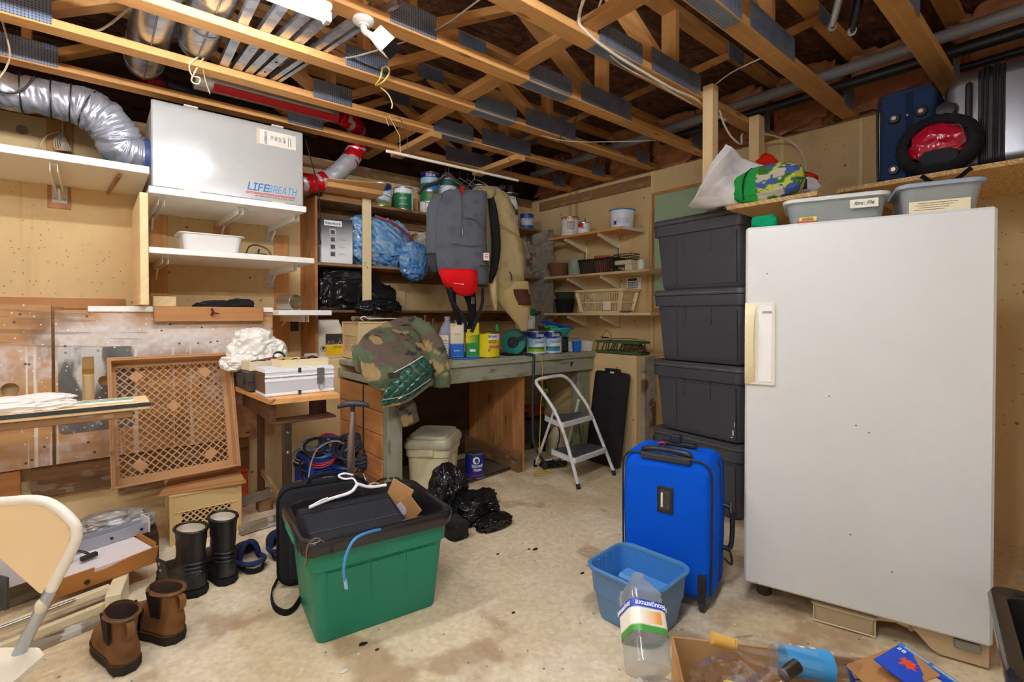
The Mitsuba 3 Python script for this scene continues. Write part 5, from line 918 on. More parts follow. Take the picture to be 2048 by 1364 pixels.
# camouflage jacket thrown over the bench corner
CA = [np.array(srgb(*c)) for c in ((96, 82, 72), (88, 100, 74), (156, 132, 92), (58, 52, 48))]
def camo(v):
    q = v * np.array([7.5, 7.5, 9.5]); a = meshkit.fbm(q + 3, 3, 4); b = meshkit.fbm(q * 1.1 + 40, 3, 7); c = meshkit.fbm(q * 1.5 + 90, 3, 11)
    col = np.where((a > .52)[:, None], CA[1], CA[0]); col = np.where((b > .62)[:, None], CA[2], col); col = np.where((c > .66)[:, None], CA[3], col); return col * (.86 + .28 * meshkit.fbm(v * 60, 2, 2))[:, None]
t = thing('camouflage_jacket', 'camouflage jacket with green quilted lining thrown over the bench corner', 'jacket')
def drape(ctrl, nu, nv, th, amp, ff, seed):
    """A draped panel through a grid of control points (rows x columns), with folds."""
    C = np.array(ctrl, float); rows = np.array([spl(r, 10) for r in C]); cols = np.array([spl(rows[:, j], 10) for j in range(rows.shape[1])]).transpose(1, 0, 2)
    u = np.linspace(0, cols.shape[0] - 1, nu); v = np.linspace(0, cols.shape[1] - 1, nv); ui = u.astype(int); vi = v.astype(int); ui2 = np.minimum(ui + 1, cols.shape[0] - 1); vi2 = np.minimum(vi + 1, cols.shape[1] - 1)
    fu = (u - ui)[:, None, None]; fv = (v - vi)[None, :, None]
    p = (cols[ui][:, vi] * (1 - fu) + cols[ui2][:, vi] * fu) * (1 - fv) + (cols[ui][:, vi2] * (1 - fu) + cols[ui2][:, vi2] * fu) * fv
    n = np.cross(np.gradient(p, axis=0), np.gradient(p, axis=1)); n /= np.linalg.norm(n, axis=-1, keepdims=True) + 1e-12
    q = p * np.array(ff); k = 1 - 2 * np.abs(2 * meshkit.fbm(q + seed * 9.1, 4, seed) - 1); p = p + n * (k * amp)[..., None]
    return sheet(lambda a, b: p, nu, nv, th)
# body hanging over the front edge and the left corner
JB = [[V(1.590, 3.100, 1.163), V(1.736, 3.120, 1.161), V(1.837, 3.100, 1.075), V(1.866, 3.000, 0.986)],
      [V(1.378, 2.980, 1.063), V(1.557, 3.000, 1.044), V(1.715, 2.980, 0.993), V(1.732, 2.860, 0.914)],
      [V(1.192, 2.820, 0.974), V(1.369, 2.800, 0.948), V(1.517, 2.760, 0.917), V(1.617, 2.730, 0.866)],
      [V(1.158, 2.700, 0.872), V(1.299, 2.690, 0.842), V(1.442, 2.685, 0.852), V(1.542, 2.680, 0.854)],
      [V(1.201, 2.690, 0.793), V(1.293, 2.690, 0.761), V(1.393, 2.685, 0.796), V(1.490, 2.680, 0.828)]]
part(t, 'body', drape(JB, 110, 110, .012, .034, (5, 5, 4), 13), 'cloth', camo, True)
LN = [[V(1.379, 2.690, 0.865), V(1.459, 2.685, 0.902), V(1.542, 2.680, 0.946)], [V(1.281, 2.665, 0.759), V(1.423, 2.650, 0.800), V(1.587, 2.655, 0.875)], [V(1.267, 2.675, 0.673), V(1.421, 2.665, 0.706), V(1.588, 2.670, 0.802)]]
def quilt(ctrl):
    g = drape(ctrl, 70, 70, .014, .004, (6, 6, 6), 8); v = np.array(g[0]); s = v[:, 0] * .86 - v[:, 1] * .5; a, b = (s + v[:, 2]) / .062, (s - v[:, 2]) / .062
    d = np.minimum(np.abs(a - np.round(a)), np.abs(b - np.round(b))); v[:, 1] -= .010 * np.clip(d / .25, 0, 1) ** .5; return v, g[1]
g = quilt(LN); part(t, 'lining', g, 'gloss', speck(srgb(34, 76, 62), srgb(24, 54, 46), 20), True, label='green quilted lining')
part(t, 'piping', tube([V(1.344, 2.665, 0.861), V(1.429, 2.660, 0.897), V(1.531, 2.655, 0.948)], .0035, 6, 6), 'satin', srgb(196, 190, 180)); part(t, 'piping', tube([V(1.262, 2.645, 0.712), V(1.408, 2.640, 0.726), V(1.580, 2.645, 0.805)], .0035, 6, 6), 'satin', srgb(150, 144, 134))
HM = [[V(1.258, 2.670, 0.709), V(1.431, 2.665, 0.714), V(1.602, 2.670, 0.804)], [V(1.274, 2.665, 0.662), V(1.428, 2.660, 0.679), V(1.607, 2.665, 0.776)]]
part(t, 'hem', drape(HM, 20, 40, .010, .003, (9, 9, 9), 5), 'cloth', camo, True); part(t, 'tag', bx(-.013, .013, -.005, .005, 0, .002, 0), 'satin', srgb(226, 222, 210), M=frame(V(1.369, 2.640, 0.715), (.9, 0, .35), (-.3, 0, .9)))
def sleeve(pts, rad, sq, seed):
    P = spl(pts, 8); t_, U, Wd = frames(P, (0, -1, 0)); r = np.interp(np.linspace(0, 1, len(P)), np.linspace(0, 1, len(rad)), rad); a = np.arange(28) * 2 * math.pi / 28
    k = 1 + .22 * (meshkit.fbm(np.stack([np.repeat(np.linspace(0, 7, len(P))[:, None], 28, 1), np.cos(a)[None].repeat(len(P), 0) * 1.6, np.sin(a)[None].repeat(len(P), 0) * 1.6], -1) + seed, 4, seed) - .5) * 2
    return loft(P[:, None] + (r[:, None] * k)[..., None] * (sq * np.cos(a)[None, :, None] * U[:, None] + np.sin(a)[None, :, None] * Wd[:, None]))
part(t, 'sleeve', sleeve([V(1.666, 3.050, 1.156), V(1.734, 2.980, 1.094), V(1.732, 2.860, 0.998), V(1.701, 2.735, 0.902), V(1.703, 2.715, 0.820), V(1.703, 2.715, 0.734)], [.045, .055, .062, .058, .056, .052], .62, 2), 'cloth', camo, True)
part(t, 'sleeve', sleeve([V(1.441, 2.740, 0.679), V(1.466, 2.730, 0.617), V(1.489, 2.730, 0.528)], [.06, .06, .056], .5, 6), 'cloth', camo, True)
part(t, 'shoulder', sleeve([V(1.609, 3.100, 1.149), V(1.464, 3.030, 1.092), V(1.299, 2.930, 1.018), V(1.215, 2.860, 0.952)], [.03, .05, .055, .04], .5, 9), 'cloth', camo, True)
part(t, 'side_flap', drape([[V(1.161, 2.840, 1.006), V(1.204, 2.820, 1.020), V(1.232, 2.780, 0.948)], [V(1.153, 2.800, 0.930), V(1.192, 2.780, 0.891), V(1.223, 2.740, 0.855)], [V(1.162, 2.780, 0.873), V(1.203, 2.750, 0.835), V(1.227, 2.720, 0.807)]], 40, 40, .012, .008, (8, 8, 8), 4), 'cloth', camo, True); part(t, 'collar', blob(V(1.633, 3.060, 1.142), (.07, .05, .03), 4, .3, 2.5, 3), 'cloth', camo, True)

# ---------------------------------------------------------------- right wall shelves
can('white can with printed band at the left of the upper pot shelf', 3.50, 3.29, 1.9355, .083, .19, lambda a, v: srgb(150, 90, 60) if v > .86 and int(a * 7) % 2 else srgb(232, 226, 214), texts=[('FIBERED', .020, .075, 6, .12, BLACK, True), ('FLASHING', .020, .08, 6, .092, BLACK, True), ('CEMENT', .020, .075, 6, .064, BLACK, True), ('SEALER', .012, .07, 6, .03, BLACK, False)], lid=srgb(170, 120, 90), bail=False)
can('small white paint can beside the printed can on the upper pot shelf', 3.50, 3.115, 1.9355, .055, .115, lambda a, v: srgb(190, 30, 40) if (v > .66 and a < 0) else W1, texts=[('BIN', .016, .035, -14, .055, BLACK, True)], bail=False)
t = thing('plastic_pail', 'white plastic pail with a blue lid on the upper pot shelf', 'pail')
M = at(3.50, 2.68, 1.9355, facing(3.5, 2.68)); part(t, 'body', lathe([(.086, 0), (.09, .003), (.104, .13), (.108, .132), (.108, .15), (.10, .15)], 36), 'satin', srgb(228, 232, 240), 40, M); part(t, 'lid', lathe([(.108, .1505), (.112, .1505), (.112, .160), (.104, .163), (.0, .161)], 36), 'satin', srgb(60, 130, 190), 40, M)
part(t, 'print', wrap(slab(-.045, .06, .04, .10, 0, .0012, 10), .0975), 'satin', srgb(196, 208, 224), 40, M); part(t, 'logo', wrap(slab(-.075, -.05, .03, .06, 0, .0014, 6), .0965), 'satin', srgb(40, 60, 130), 40, M)
def pot(label, x, y, z, r0, r1, h, col, rim=.02, name='flower_pot', n=32):
    t = thing(name, label, 'flower pot'); part(t, 'body', lathe([(r0, 0), (r1 - .006, h - rim), (r1 - .010, h - rim), (r0 - .006, .008)][:2] + [(r1, h - rim), (r1 + .002, h - .002), (r1 - .001, h), (r1 - .007, h), (r1 - .012, h - rim), (r0 - .005, .01), (0, .01)], n), 'matte', col, 40, at(x, y, z)); return t
pot('brown plastic flower pot at the left of the middle pot shelf', 3.53, 3.475, 1.5685, .075, .108, .135, srgb(122, 84, 64), .035); pot('pale mint vase-like pot beside the brown pot', 3.56, 3.27, 1.5685, .07, .082, .165, srgb(162, 176, 150), .012); pot('small terracotta pot half hidden by the black basket', 3.57, 3.13, 1.5685, .055, .08, .125, srgb(128, 86, 68), .03)
t = thing('black_basket', 'black slotted plastic basket holding terracotta pots', 'basket'); M = at(3.52, 2.93, 1.5685, -90)
sl = []
for k in range(15): x = -.165 + .0235 * k; sl += [beam((x, -.075, .0), (x * 1.08, -.092, .12), .012, .004, (0, 1, 0)), beam((x, .075, .0), (x * 1.08, .092, .12), .012, .004, (0, 1, 0))]
for k in range(7): y = -.07 + .0235 * k; sl += [beam((-.175, y, 0), (-.19, y * 1.2, .12), .004, .012, (1, 0, 0)), beam((.175, y, 0), (.19, y * 1.2, .12), .004, .012, (1, 0, 0))]
part(t, 'slats', join(sl), 'satin', srgb(28, 28, 30), M=M); part(t, 'rim', loft([rr(.40, .20, .02, 4, .115), rr(.405, .205, .02, 4, .13), rr(.375, .175, .02, 4, .13), rr(.375, .175, .02, 4, .115)], False, False), 'satin', srgb(26, 26, 28), 40, M); part(t, 'base', bx(-.175, .175, -.075, .075, 0, .008), 'satin', srgb(26, 26, 28), M=M)
pot('terracotta pot standing upside down in the black basket', 3.52, 2.90, 1.578, .07, .082, .145, srgb(176, 92, 60), .03); pot('second terracotta pot in the black basket, seen through its slots', 3.52, 3.06, 1.578, .055, .07, .11, srgb(120, 76, 60), .03)
t = thing('wire_tray', 'small black wire tray stacked over cream boxes on the middle pot shelf', 'wire tray'); M = at(3.51, 2.64, 1.5685, -90)
part(t, 'wires', join([tube([(-.09 + .02 * k, -.06, .10), (-.09 + .02 * k, -.06, .145)], .0018, 5) for k in range(10)] + [tube(np.vstack([rr(.19, .13, .012, 3, z), rr(.19, .13, .012, 3, z)[:1]]), .0028, 5) for z in (.10, .122, .146)] + [tube([(-.09, -.06 + .02 * k, .10), (.09, -.06 + .02 * k, .10)], .0015, 5) for k in range(7)]), 'satin', srgb(24, 24, 26), M=M); 
part(t, 'wires', join([tube([(s * .094, -.05 + .02 * k, .10), (s * .094, -.05 + .02 * k, .145)], .0018, 5) for k in range(6) for s in (-1, 1)]), 'satin', srgb(24, 24, 26), M=M)
solo('cream_box', 'cream box under the wire tray', 'box', bx(-.085, .085, -.055, .055, .056, .0965, .006), 'satin', srgb(208, 194, 156), M=M); solo('cream_box', 'smaller cream jar block below the wire tray, right', 'box', bx(.02, .09, -.055, .05, 0, .0555, .008), 'satin', srgb(214, 202, 168), M=M); solo('wrapped_parts', 'dark parts in clear wrap below the wire tray, left', 'parts', crumple((-.04, 0, .026), (.055, .05, .028), 4, .2, 2, 3, flat=.001), 'gloss', speck(srgb(50, 46, 44), srgb(200, 196, 188), 30), True, M=M)
t = thing('white_jar', 'small white jar at the right end of the middle pot shelf', 'jar'); part(t, 'body', lathe([(.03, 0), (.033, .004), (.033, .065), (.03, .072)], 24), 'satin', srgb(226, 222, 210), 40, at(3.52, 2.495, 1.5685)); part(t, 'lid', lathe([(.031, .0725), (.031, .09), (.028, .092)], 24), 'satin', srgb(206, 202, 192), 40, at(3.52, 2.495, 1.5685))
solo('small_part', 'small black knob in front of the black basket on the pot shelf', 'knob', lathe([(.018, 0), (.02, .02), (.014, .04), (.008, .05)], 16), 'satin', BLACK, 40, at(3.435, 2.74, 1.5685)); t = thing('grey_bag', 'grey-white plastic bag lying on the shelf in the corner', 'plastic bag'); part(t, 'film', crumple((3.60, 3.74, 1.625), (.09, .16, .05), 61, .3, 1.8, 5, flat=1.5865), 'gloss', srgb(168, 166, 162), True, M=tr(0, 0, 0)); part(t, 'stick', cyl((3.44, 3.78, 1.63), (3.56, 3.58, 1.70), .006, 8), 'satin', srgb(120, 160, 150))
pot('black nursery pot at the left of the lower pot shelf, lower of two', 3.50, 3.36, 1.2155, .075, .10, .135, srgb(28, 28, 30), .022); pot('dark green nursery pot nested in the black pot on the lower pot shelf', 3.50, 3.36, 1.285, .07, .098, .13, srgb(52, 58, 48), .022)
t = thing('lotion_bottle', 'slim cream bottle left of the cream basket', 'bottle'); part(t, 'body', lathe([(.026, 0), (.028, .003), (.028, .085), (.012, .105)], 20), 'satin', srgb(216, 200, 160), 40, at(3.56, 3.22, 1.2155)); part(t, 'cap', lathe([(.015, .106), (.015, .13), (.012, .132)], 16), 'satin', srgb(226, 214, 180), 40, at(3.56, 3.22, 1.2155))
t = thing('laundry_basket', 'cream slotted plastic basket on the lower pot shelf', 'basket'); M = at(3.525, 2.87, 1.2155, -90); CB = srgb(226, 206, 156)
def bslats(n, half, depth, h, k0=0):
    out = []
    for k in range(n):
        x = -half + 2 * half * (k + .5) / n
        for z0, z1 in ((.012, .085), (.10, .175)): out.append(beam((x * (1 + .18 * z0 / .2), -depth - .10 * z0, z0), (x * (1 + .18 * z1 / .2), -depth - .10 * z1, z1), .0055, .005, (0, 1, 0)))
    return out
gs = bslats(26, .215, .092, .2); f1 = join(gs); part(t, 'front_slats', f1, 'satin', CB, M=M); part(t, 'back_slats', f1, 'satin', CB, M=M @ at(0, 0, 0, 180)); f2 = join(bslats(11, .09, .22, .2)); part(t, 'end_slats', f2, 'satin', CB, M=M @ at(0, 0, 0, 90)); part(t, 'end_slats', f2, 'satin', CB, M=M @ at(0, 0, 0, -90))
for z, hh in ((.0, .014), (.086, .013)): s_ = 1 + .16 * z / .2; part(t, 'band', loft([rr(.45 * s_, .20 * s_ + .0, .03, 4, z), rr(.45 * s_ + .003, .20 * s_ + .003, .03, 4, z + hh), rr(.45 * s_ - .012, .20 * s_ - .012, .026, 4, z + hh), rr(.45 * s_ - .012, .20 * s_ - .012, .026, 4, z)], False, False), 'satin', CB, 40, M)
part(t, 'rim', loft([rr(.515, .235, .035, 4, .176), rr(.56, .28, .045, 4, .186), rr(.565, .285, .045, 4, .205), rr(.55, .27, .04, 4, .208), rr(.505, .225, .03, 4, .20)], False, False), 'satin', srgb(222, 200, 146), 40, M); part(t, 'floor_panel', bx(-.22, .22, -.095, .095, 0, .006), 'satin', CB, M=M); part(t, 'plate', bx(.055, .13, -.116, -.098, .02, .10, .002), 'satin', srgb(232, 222, 196), M=M); 
for sx in (-1, 1):
    for sy in (-1, 1): part(t, 'corner_post', beam((sx * .212, sy * .09, .01), (sx * .25, sy * .112, .18), .03, .03), 'satin', CB, M=M)
solo('small_dish', 'small grey-green dish at the right front of the cream basket', 'dish', lathe([(.03, 0), (.055, .012), (.058, .018), (.05, .018), (.02, .008), (0, .008)], 24), 'satin', srgb(120, 124, 108), 40, at(3.455, 2.60, 1.2155) @ np.diag([1, 1, 1, 1]))
t = thing('alarm_keypad', 'white alarm keypad on the right wall above the cream basket', 'keypad'); M = frame((XR - .001, 2.685, 1.475), (0, -1, 0), (0, 0, 1))
part(t, 'housing', bx(-.076, .076, -.058, .058, 0, .022, .008), 'satin', srgb(232, 232, 230), M=M); part(t, 'screen', bx(-.052, .04, .024, .044, .0221, .0235, 0), 'gloss', srgb(36, 40, 36), M=M)
for r_ in range(4):
    for c_ in range(5): part(t + '__housing', 'button', bx(-.052 + .022 * c_, -.038 + .022 * c_, .004 - .015 * r_, .013 - .015 * r_, .0221, .025, .002), 'satin', srgb(120, 124, 130) if c_ == 4 else srgb(60, 64, 70), M=M)
# ---------------------------------------------------------------- right side: totes, freezer, suitcases
TB = srgb(70, 72, 80)
def black_tote(k, z, dx, dy, label, stain=False):
    t = thing('storage_tote', label, 'tote', 'stacked black totes'); M = at(2.838 + dx, 1.931 + dy, z, -95.7); w, d, h = .642, .44, .456
    c = (w / 2, d / 2); lo = [rr(w - .10, d - .10, .04, 5, .004, *c), rr(w - .085, d - .085, .045, 5, .02, *c), rr(w - .035, d - .035, .05, 5, .335, *c), rr(w - .03, d - .03, .05, 5, .362, *c)]
    part(t, 'body', loft(lo), 'grain_plastic', None, 40, M); part(t, 'foot', bx(.12, w - .12, .08, d - .08, -.004, .005, .002), 'grain_plastic', M=M) if 0 else None
    fy = lambda zz: .0425 - .025 * (zz - .02) / .315
    for x0, x1 in ((.055, .185), (.205, w - .05)):
        L = [[(x0 + .012, fy(.03) - .007, .03), (x1 - .012, fy(.03) - .007, .03), (x1 - .012, fy(.03) + .012, .03), (x0 + .012, fy(.03) + .012, .03)], [(x0, fy(.32) - .007, .325), (x1, fy(.32) - .007, .325), (x1, fy(.32) + .012, .325), (x0, fy(.32) + .012, .325)]]
        part(t, 'panel', loft(L), 'grain_plastic', None, 40, M)
    for x in (.245, .425): part(t, 'rib', mv(np.eye(4), beam((x, fy(.30) - .010, .345), (x, fy(.25) - .010, .235), .009, .010, (0, 1, 0))), 'grain_plastic', None, 40, M)
    part(t, 'lid_skirt', loft([rr(w - .005, d - .005, .05, 5, .350, *c), rr(w, d, .052, 5, .354, *c), rr(w + .006, d + .006, .054, 5, .412, *c), rr(w - .002, d - .002, .05, 5, .416, *c)]), 'grain_plastic', None, 40, M)
    part(t, 'lid', loft([rr(w + .012, d + .012, .056, 5, .4165, *c), rr(w + .014, d + .014, .056, 5, .421, *c), rr(w + .008, d + .008, .054, 5, .447, *c), rr(w - .006, d - .006, .05, 5, h - .003, *c), rr(w - .05, d - .05, .04, 5, h - .003, *c), rr(w - .07, d - .07, .03, 5, h - .011, *c)]), 'grain_plastic', None, 40, M)
    part(t, 'lid_line', loft([rr(w + .0165, d + .0165, .056, 5, .428, *c), rr(w + .0160, d + .0160, .056, 5, .431, *c)], False, False), 'satin', srgb(120, 112, 100), 40, M, label='paler line along the lid')  # thin paler line round the lid edge
    if stain:
        for q in ((.565, .05, .014, .03), (.575, .10, .006, .03), (.555, .035, .02, .006)): part(t, 'paint_drip', bx(q[0], q[0] + q[2] * .5, fy(.1) - .0095, fy(.1) - .006, q[1], q[1] + q[3], 0), 'matte', WHITE, M=M)
black_tote(0, 0, .02, .01, 'black lidded tote at the bottom of the stack, behind the blue suitcase')
black_tote(1, .452, .005, .002, 'black lidded tote second from the floor, with a white scratch', True)
black_tote(2, .904, .0, -.006, 'black lidded tote third from the floor, beside the freezer handle')
black_tote(3, 1.356, .0, .0, 'black lidded tote at the top of the stack, with an orange tag on its end')
part('storage_tote_003', 'tag', bx(.6575, .6605, .12, .17, .36, .452, .001), 'satin', srgb(206, 60, 30), M=at(2.838, 1.931, 1.356, -95.7), label='orange tag')
t = thing('chest_freezer', 'tall white upright freezer with a cream door handle', 'freezer'); MF = at(2.052, .947, 0, -73.5); FW, FD = .756, .70
part(t, 'cabinet', bx(.004, FW - .006, .068, FD, .085, 1.545, .008), 'brown_steel', M=MF); part(t, 'top_cap', bx(.002, FW - .004, .066, FD, 1.5455, 1.556, .004), 'satin', srgb(214, 206, 190), M=MF); part(t, 'gasket', bx(.01, FW - .01, .0575, .0675, .10, 1.54, .002), 'satin', srgb(90, 80, 70), M=MF)
part(t, 'door', bx(0, FW, 0, .057, .095, 1.556, .009), 'enamel', M=MF)
part(t + '__door', 'handle_plate', bx(.001, .112, -.010, -.0005, .915, 1.248, .004), 'satin', srgb(226, 222, 204), M=MF); part(t + '__door', 'handle_inlay', bx(.052, .10, -.0125, -.0105, .93, 1.235, .003), 'satin', srgb(236, 236, 232), M=MF); part(t + '__door', 'badge', bx(.066, .099, -.0135, -.0128, 1.205, 1.213, 0), 'satin', srgb(60, 60, 64), M=MF); part(t + '__door', 'lettering', txt('KENMORE', .0045, .0004, True, .030), 'satin', srgb(220, 220, 220), M=MF @ frame((.0825, -.0136, 1.2065), (1, 0, 0), (0, 0, 1)))
n = 15; q = np.linspace(0, 1, n); L = [np.array([(.002 + .004 * math.sin(u * math.pi) - 0, -.011 - .034 * math.sin(u * math.pi) ** .7, .917 + .33 * u), (.042 - .006 * math.sin(u * math.pi), -.011 - .034 * math.sin(u * math.pi) ** .7 + .006, .917 + .33 * u), (.042 - .006 * math.sin(u * math.pi), -.001 - .026 * math.sin(u * math.pi) ** .7 + .006, .917 + .33 * u), (.002 + .004 * math.sin(u * math.pi), -.0005 - .026 * math.sin(u * math.pi) ** .7, .917 + .33 * u)]) for u in q]
part(t + '__door', 'handle', loft(L), 'satin', srgb(226, 212, 170), 40, MF, label='bowed cream plastic handle')
part(t, 'hinge', mv(np.eye(4), prism([(.44, .0), (.50, .012), (.56, -.0), (.60, -.045), (.625, -.058), (.752, -.058), (.752, .018), (.60, .020), (.52, .026), (.45, .016)], 0, .02)), 'satin', srgb(188, 164, 130), M=MF @ frame((0, .05, .068), (1, 0, 0), (0, 0, 1))); part(t + '__hinge', 'hinge_screw', mv(np.eye(4), cyl((.545, .028, .074), (.545, .024, .074), .008, 12)), 'metal', srgb(150, 140, 124), M=MF); part(t + '__hinge', 'hinge_clip', bx(.66, .73, .015, .03, .055, .085, .004), 'metal', srgb(150, 150, 150), M=MF)
for x, y in ((.06, .14), (.70, .14), (.06, .62), (.70, .62)): part(t, 'foot', cyl((x, y, 0), (x, y, .085), .03, 14, b=.006), 'satin', srgb(60, 54, 48), 40, MF)
for k in range(6): part(t, 'kick_slot', bx(.05 + .02 * k, .065 + .02 * k, .066, .0668, .088, .094, 0), 'matte', BLACK, M=MF)
t = thing('storage_bin', 'clear shallow lidded bin on the floor under the freezer', 'storage box'); M = MF @ tr(.25, .03, 0)
part(t, 'body', loft([rr(.19, .30, .015, 4, .002, .095, .15), rr(.205, .315, .018, 4, .07, .095, .15), rr(.195, .305, .016, 4, .07, .095, .15), rr(.18, .29, .012, 4, .006, .095, .15)]), 'satin', srgb(176, 158, 126), 40, M); part(t, 'lid', loft([rr(.215, .325, .02, 4, .0705, .095, .15), rr(.217, .327, .02, 4, .078, .095, .15), rr(.19, .30, .014, 4, .081, .095, .15)]), 'satin', srgb(186, 170, 140), 40, M); part(t, 'front_frame', join([bx(-.004, .0, -.008, -.004, .01, .066), bx(.19, .194, -.008, -.004, .01, .066), bx(-.004, .194, -.008, -.004, .006, .011)]), 'satin', srgb(206, 192, 164), M=M)
def tub(name, label, x, y, w, d, h, lidc, stuff):
    t = thing(name, label, 'storage tub'); M = MF @ at(x, y, 1.5565, 2); c = (w / 2, d / 2)
    part(t, 'body', loft([rr(w - .05, d - .05, .03, 5, 0, *c), rr(w - .045, d - .045, .035, 5, .008, *c), rr(w - .012, d - .012, .04, 5, h - .014, *c), rr(w - .018, d - .018, .038, 5, h - .014, *c), rr(w - .05, d - .05, .032, 5, .012, *c)]), 'frosted', None, 40, M)
    part(t, 'lid', loft([rr(w + .012, d + .012, .045, 5, h - .016, *c), rr(w + .014, d + .014, .045, 5, h - .004, *c), rr(w + .004, d + .004, .042, 5, h, *c), rr(w - .03, d - .03, .035, 5, h, *c), rr(w - .04, d - .04, .03, 5, h - .006, *c), rr(w - .04, d - .04, .03, 5, h - .009, *c), rr(w - .008, d - .008, .04, 5, h - .0125, *c)]), 'satin', lidc, 40, M)
    for b, col, s in stuff: part(t, 'contents', b, 'satin', col, 30, M)
    return t, M
t, M = tub('plastic_tub', 'clear plastic tub with a handwritten label on top of the freezer', .13, .10, .35, .30, .115, srgb(206, 210, 206), [(bx(.05, .15, .06, .2, .014, .06, .01), srgb(200, 190, 160), 0), (blob((.22, .15, .05), (.06, .07, .03), 3, .2), srgb(226, 222, 214), 0), (bx(.04, .12, .03, .045, .014, .05), srgb(40, 140, 90), 0)])
part(t + '__body', 'note', bx(.225, .315, -.0035, -.0025, .055, .088, 0), 'satin', srgb(226, 222, 206), M=M); part(t, 'lettering', shear(txt('Rmr. Pie', .013, .0006, True, .062), .3), 'satin', BLACK, M=M @ frame((.27, -.0037, .066), (1, 0, 0), (0, 0, 1)))
part(t + '__body', 'sticker', bx(.055, .115, .001, .002, .02, .038, 0), 'satin', srgb(226, 200, 50), M=M); part(t, 'sticker', bx(.045, .105, .0, .001, .010, .022, 0), 'satin', srgb(190, 40, 60), M=M); part(t, 'lettering', txt('BARREL', .010, .0005, True, .042), 'satin', srgb(60, 60, 20), M=M @ frame((.086, -.0002, .024), (1, 0, 0), (0, 0, 1)))
t, M = tub('plastic_tub', 'clear plastic tub with a pale blue lid at the right on top of the freezer', .505, .10, .245, .30, .125, srgb(146, 160, 178), [(bx(.03, .19, .03, .2, .014, .075, .01), srgb(196, 160, 126), 0), (blob((.12, .10, .085), (.07, .06, .02), 3, .3), srgb(226, 214, 196), 0)])
part(t + '__body', 'label', bx(.03, .20, -.0035, -.0025, .014, .055, 0), 'satin', srgb(232, 222, 186), M=M)
for k in range(4): part(t, 'print_line', bx(.045 + .01 * (k % 2), .13 + .012 * k, -.0042, -.0036, .022 + .008 * k, .0245 + .008 * k, 0), 'satin', srgb(150, 120, 90), M=M)
solo('green_pouch', 'small bright green cloth pouch at the left on top of the freezer', 'pouch', blob((.055, .14, 1.59), (.05, .045, .032), 4, .25, 1.8, 3, power=.6), 'cloth', srgb(16, 140, 96), True, MF)
# blue suitcase
t = thing('suitcase', 'bright blue soft suitcase standing on the floor in front of the black totes', 'suitcase'); M = at(1.772, 1.348, 0, -74.5); SW, SD, SH = .37, .25, .615; SB = srgb(8, 84, 206)
def ssec(z, g=0.0, w=SW, d=SD): return rr(w - 2 * g, d - 2 * g, .045, 6, z, w / 2, d / 2)
body = loft([ssec(.045, .03), ssec(.05, .012), ssec(.065, .002), ssec(.10, 0), ssec(.25, -.004), ssec(.40, -.006), ssec(SH - .06, -.002), ssec(SH - .02, .010), ssec(SH - .004, .028), ssec(SH, .05)]); g = trimesh.Trimesh(*body, process=False).subdivide().subdivide(); v = np.array(g.vertices); v[:, 1] -= .006 * (v[:, 1] < .03) * (meshkit.fbm(v * 7 + 4, 3, 3) * 2 - .6)
part(t, 'shell', (v, np.array(g.faces)), 'cloth', SB, True, M)
for y, nm in ((.004, 'piping'), (.135, 'zip_band'), (.20, 'piping')):
    loop = [(.004, y, .08), (.0, y, .3), (.0, y, SH - .075), (.012, y, SH - .03), (.045, y, SH - .008), (SW / 2, y, SH + .001), (SW - .045, y, SH - .008), (SW - .012, y, SH - .03), (SW, y, SH - .075), (SW, y, .3), (SW - .004, y, .08)]
    g = tube(loop, .0042 if nm == 'piping' else .0055, 8, 5); part(t, nm, g, 'satin', srgb(24, 26, 34), 50, M)
part(t, 'tag_pocket', bx(.155, .222, -.013, -.006, .375, .485, .003), 'satin', srgb(22, 22, 24), M=M); part(t, 'tag_window', bx(.168, .209, -.0145, -.0132, .39, .472, 0), 'gloss', srgb(40, 38, 40), M=M); part(t, 'tag_card', bx(.172, .180, -.0155, -.0146, .40, .46, 0), 'satin', srgb(220, 216, 206), M=M)
part(t, 'carry_handle', tube([(.085, .02, SH - .002), (.10, .012, SH + .014), (.185, .010, SH + .020), (.27, .012, SH + .014), (.285, .02, SH - .002)], .011, 10, 6), 'satin', srgb(30, 30, 33), 50, M); part(t, 'handle_base', bx(.08, .29, -.008, .035, SH - .03, SH - .002, .006), 'satin', srgb(34, 34, 38), M=M)
part(t, 'trolley_grip', bx(.11, .27, .15, .19, SH + .0, SH + .018, .006), 'satin', srgb(30, 30, 33), M=M); part(t, 'trolley_button', bx(.16, .205, .145, .185, SH + .018, SH + .052, .005), 'satin', srgb(36, 36, 40), M=M); part(t, 'id_cord', tube([(.12, .12, SH + .004), (.13, .10, SH + .022), (.15, .11, SH + .02), (.14, .13, SH + .006)], .0035, 6, 5), 'satin', srgb(206, 40, 60), M=M)
part(t, 'side_handle', tube([(SW + .003, .20, .20), (SW + .032, .20, .21), (SW + .040, .20, .29), (SW + .034, .20, .37), (SW + .003, .20, .385)], .010, 10, 6), 'satin', srgb(34, 34, 38), 50, M); part(t, 'side_loop', tube([(SW + .004, .21, .15), (SW + .035, .21, .13), (SW + .03, .21, .18), (SW + .004, .21, .19)], .005, 8, 5), 'satin', srgb(40, 40, 44), M=M); part(t, 'zip_pull', bx(SW + .034, SW + .038, .185, .195, .36, .40, .001), 'metal', srgb(190, 190, 194), M=M)
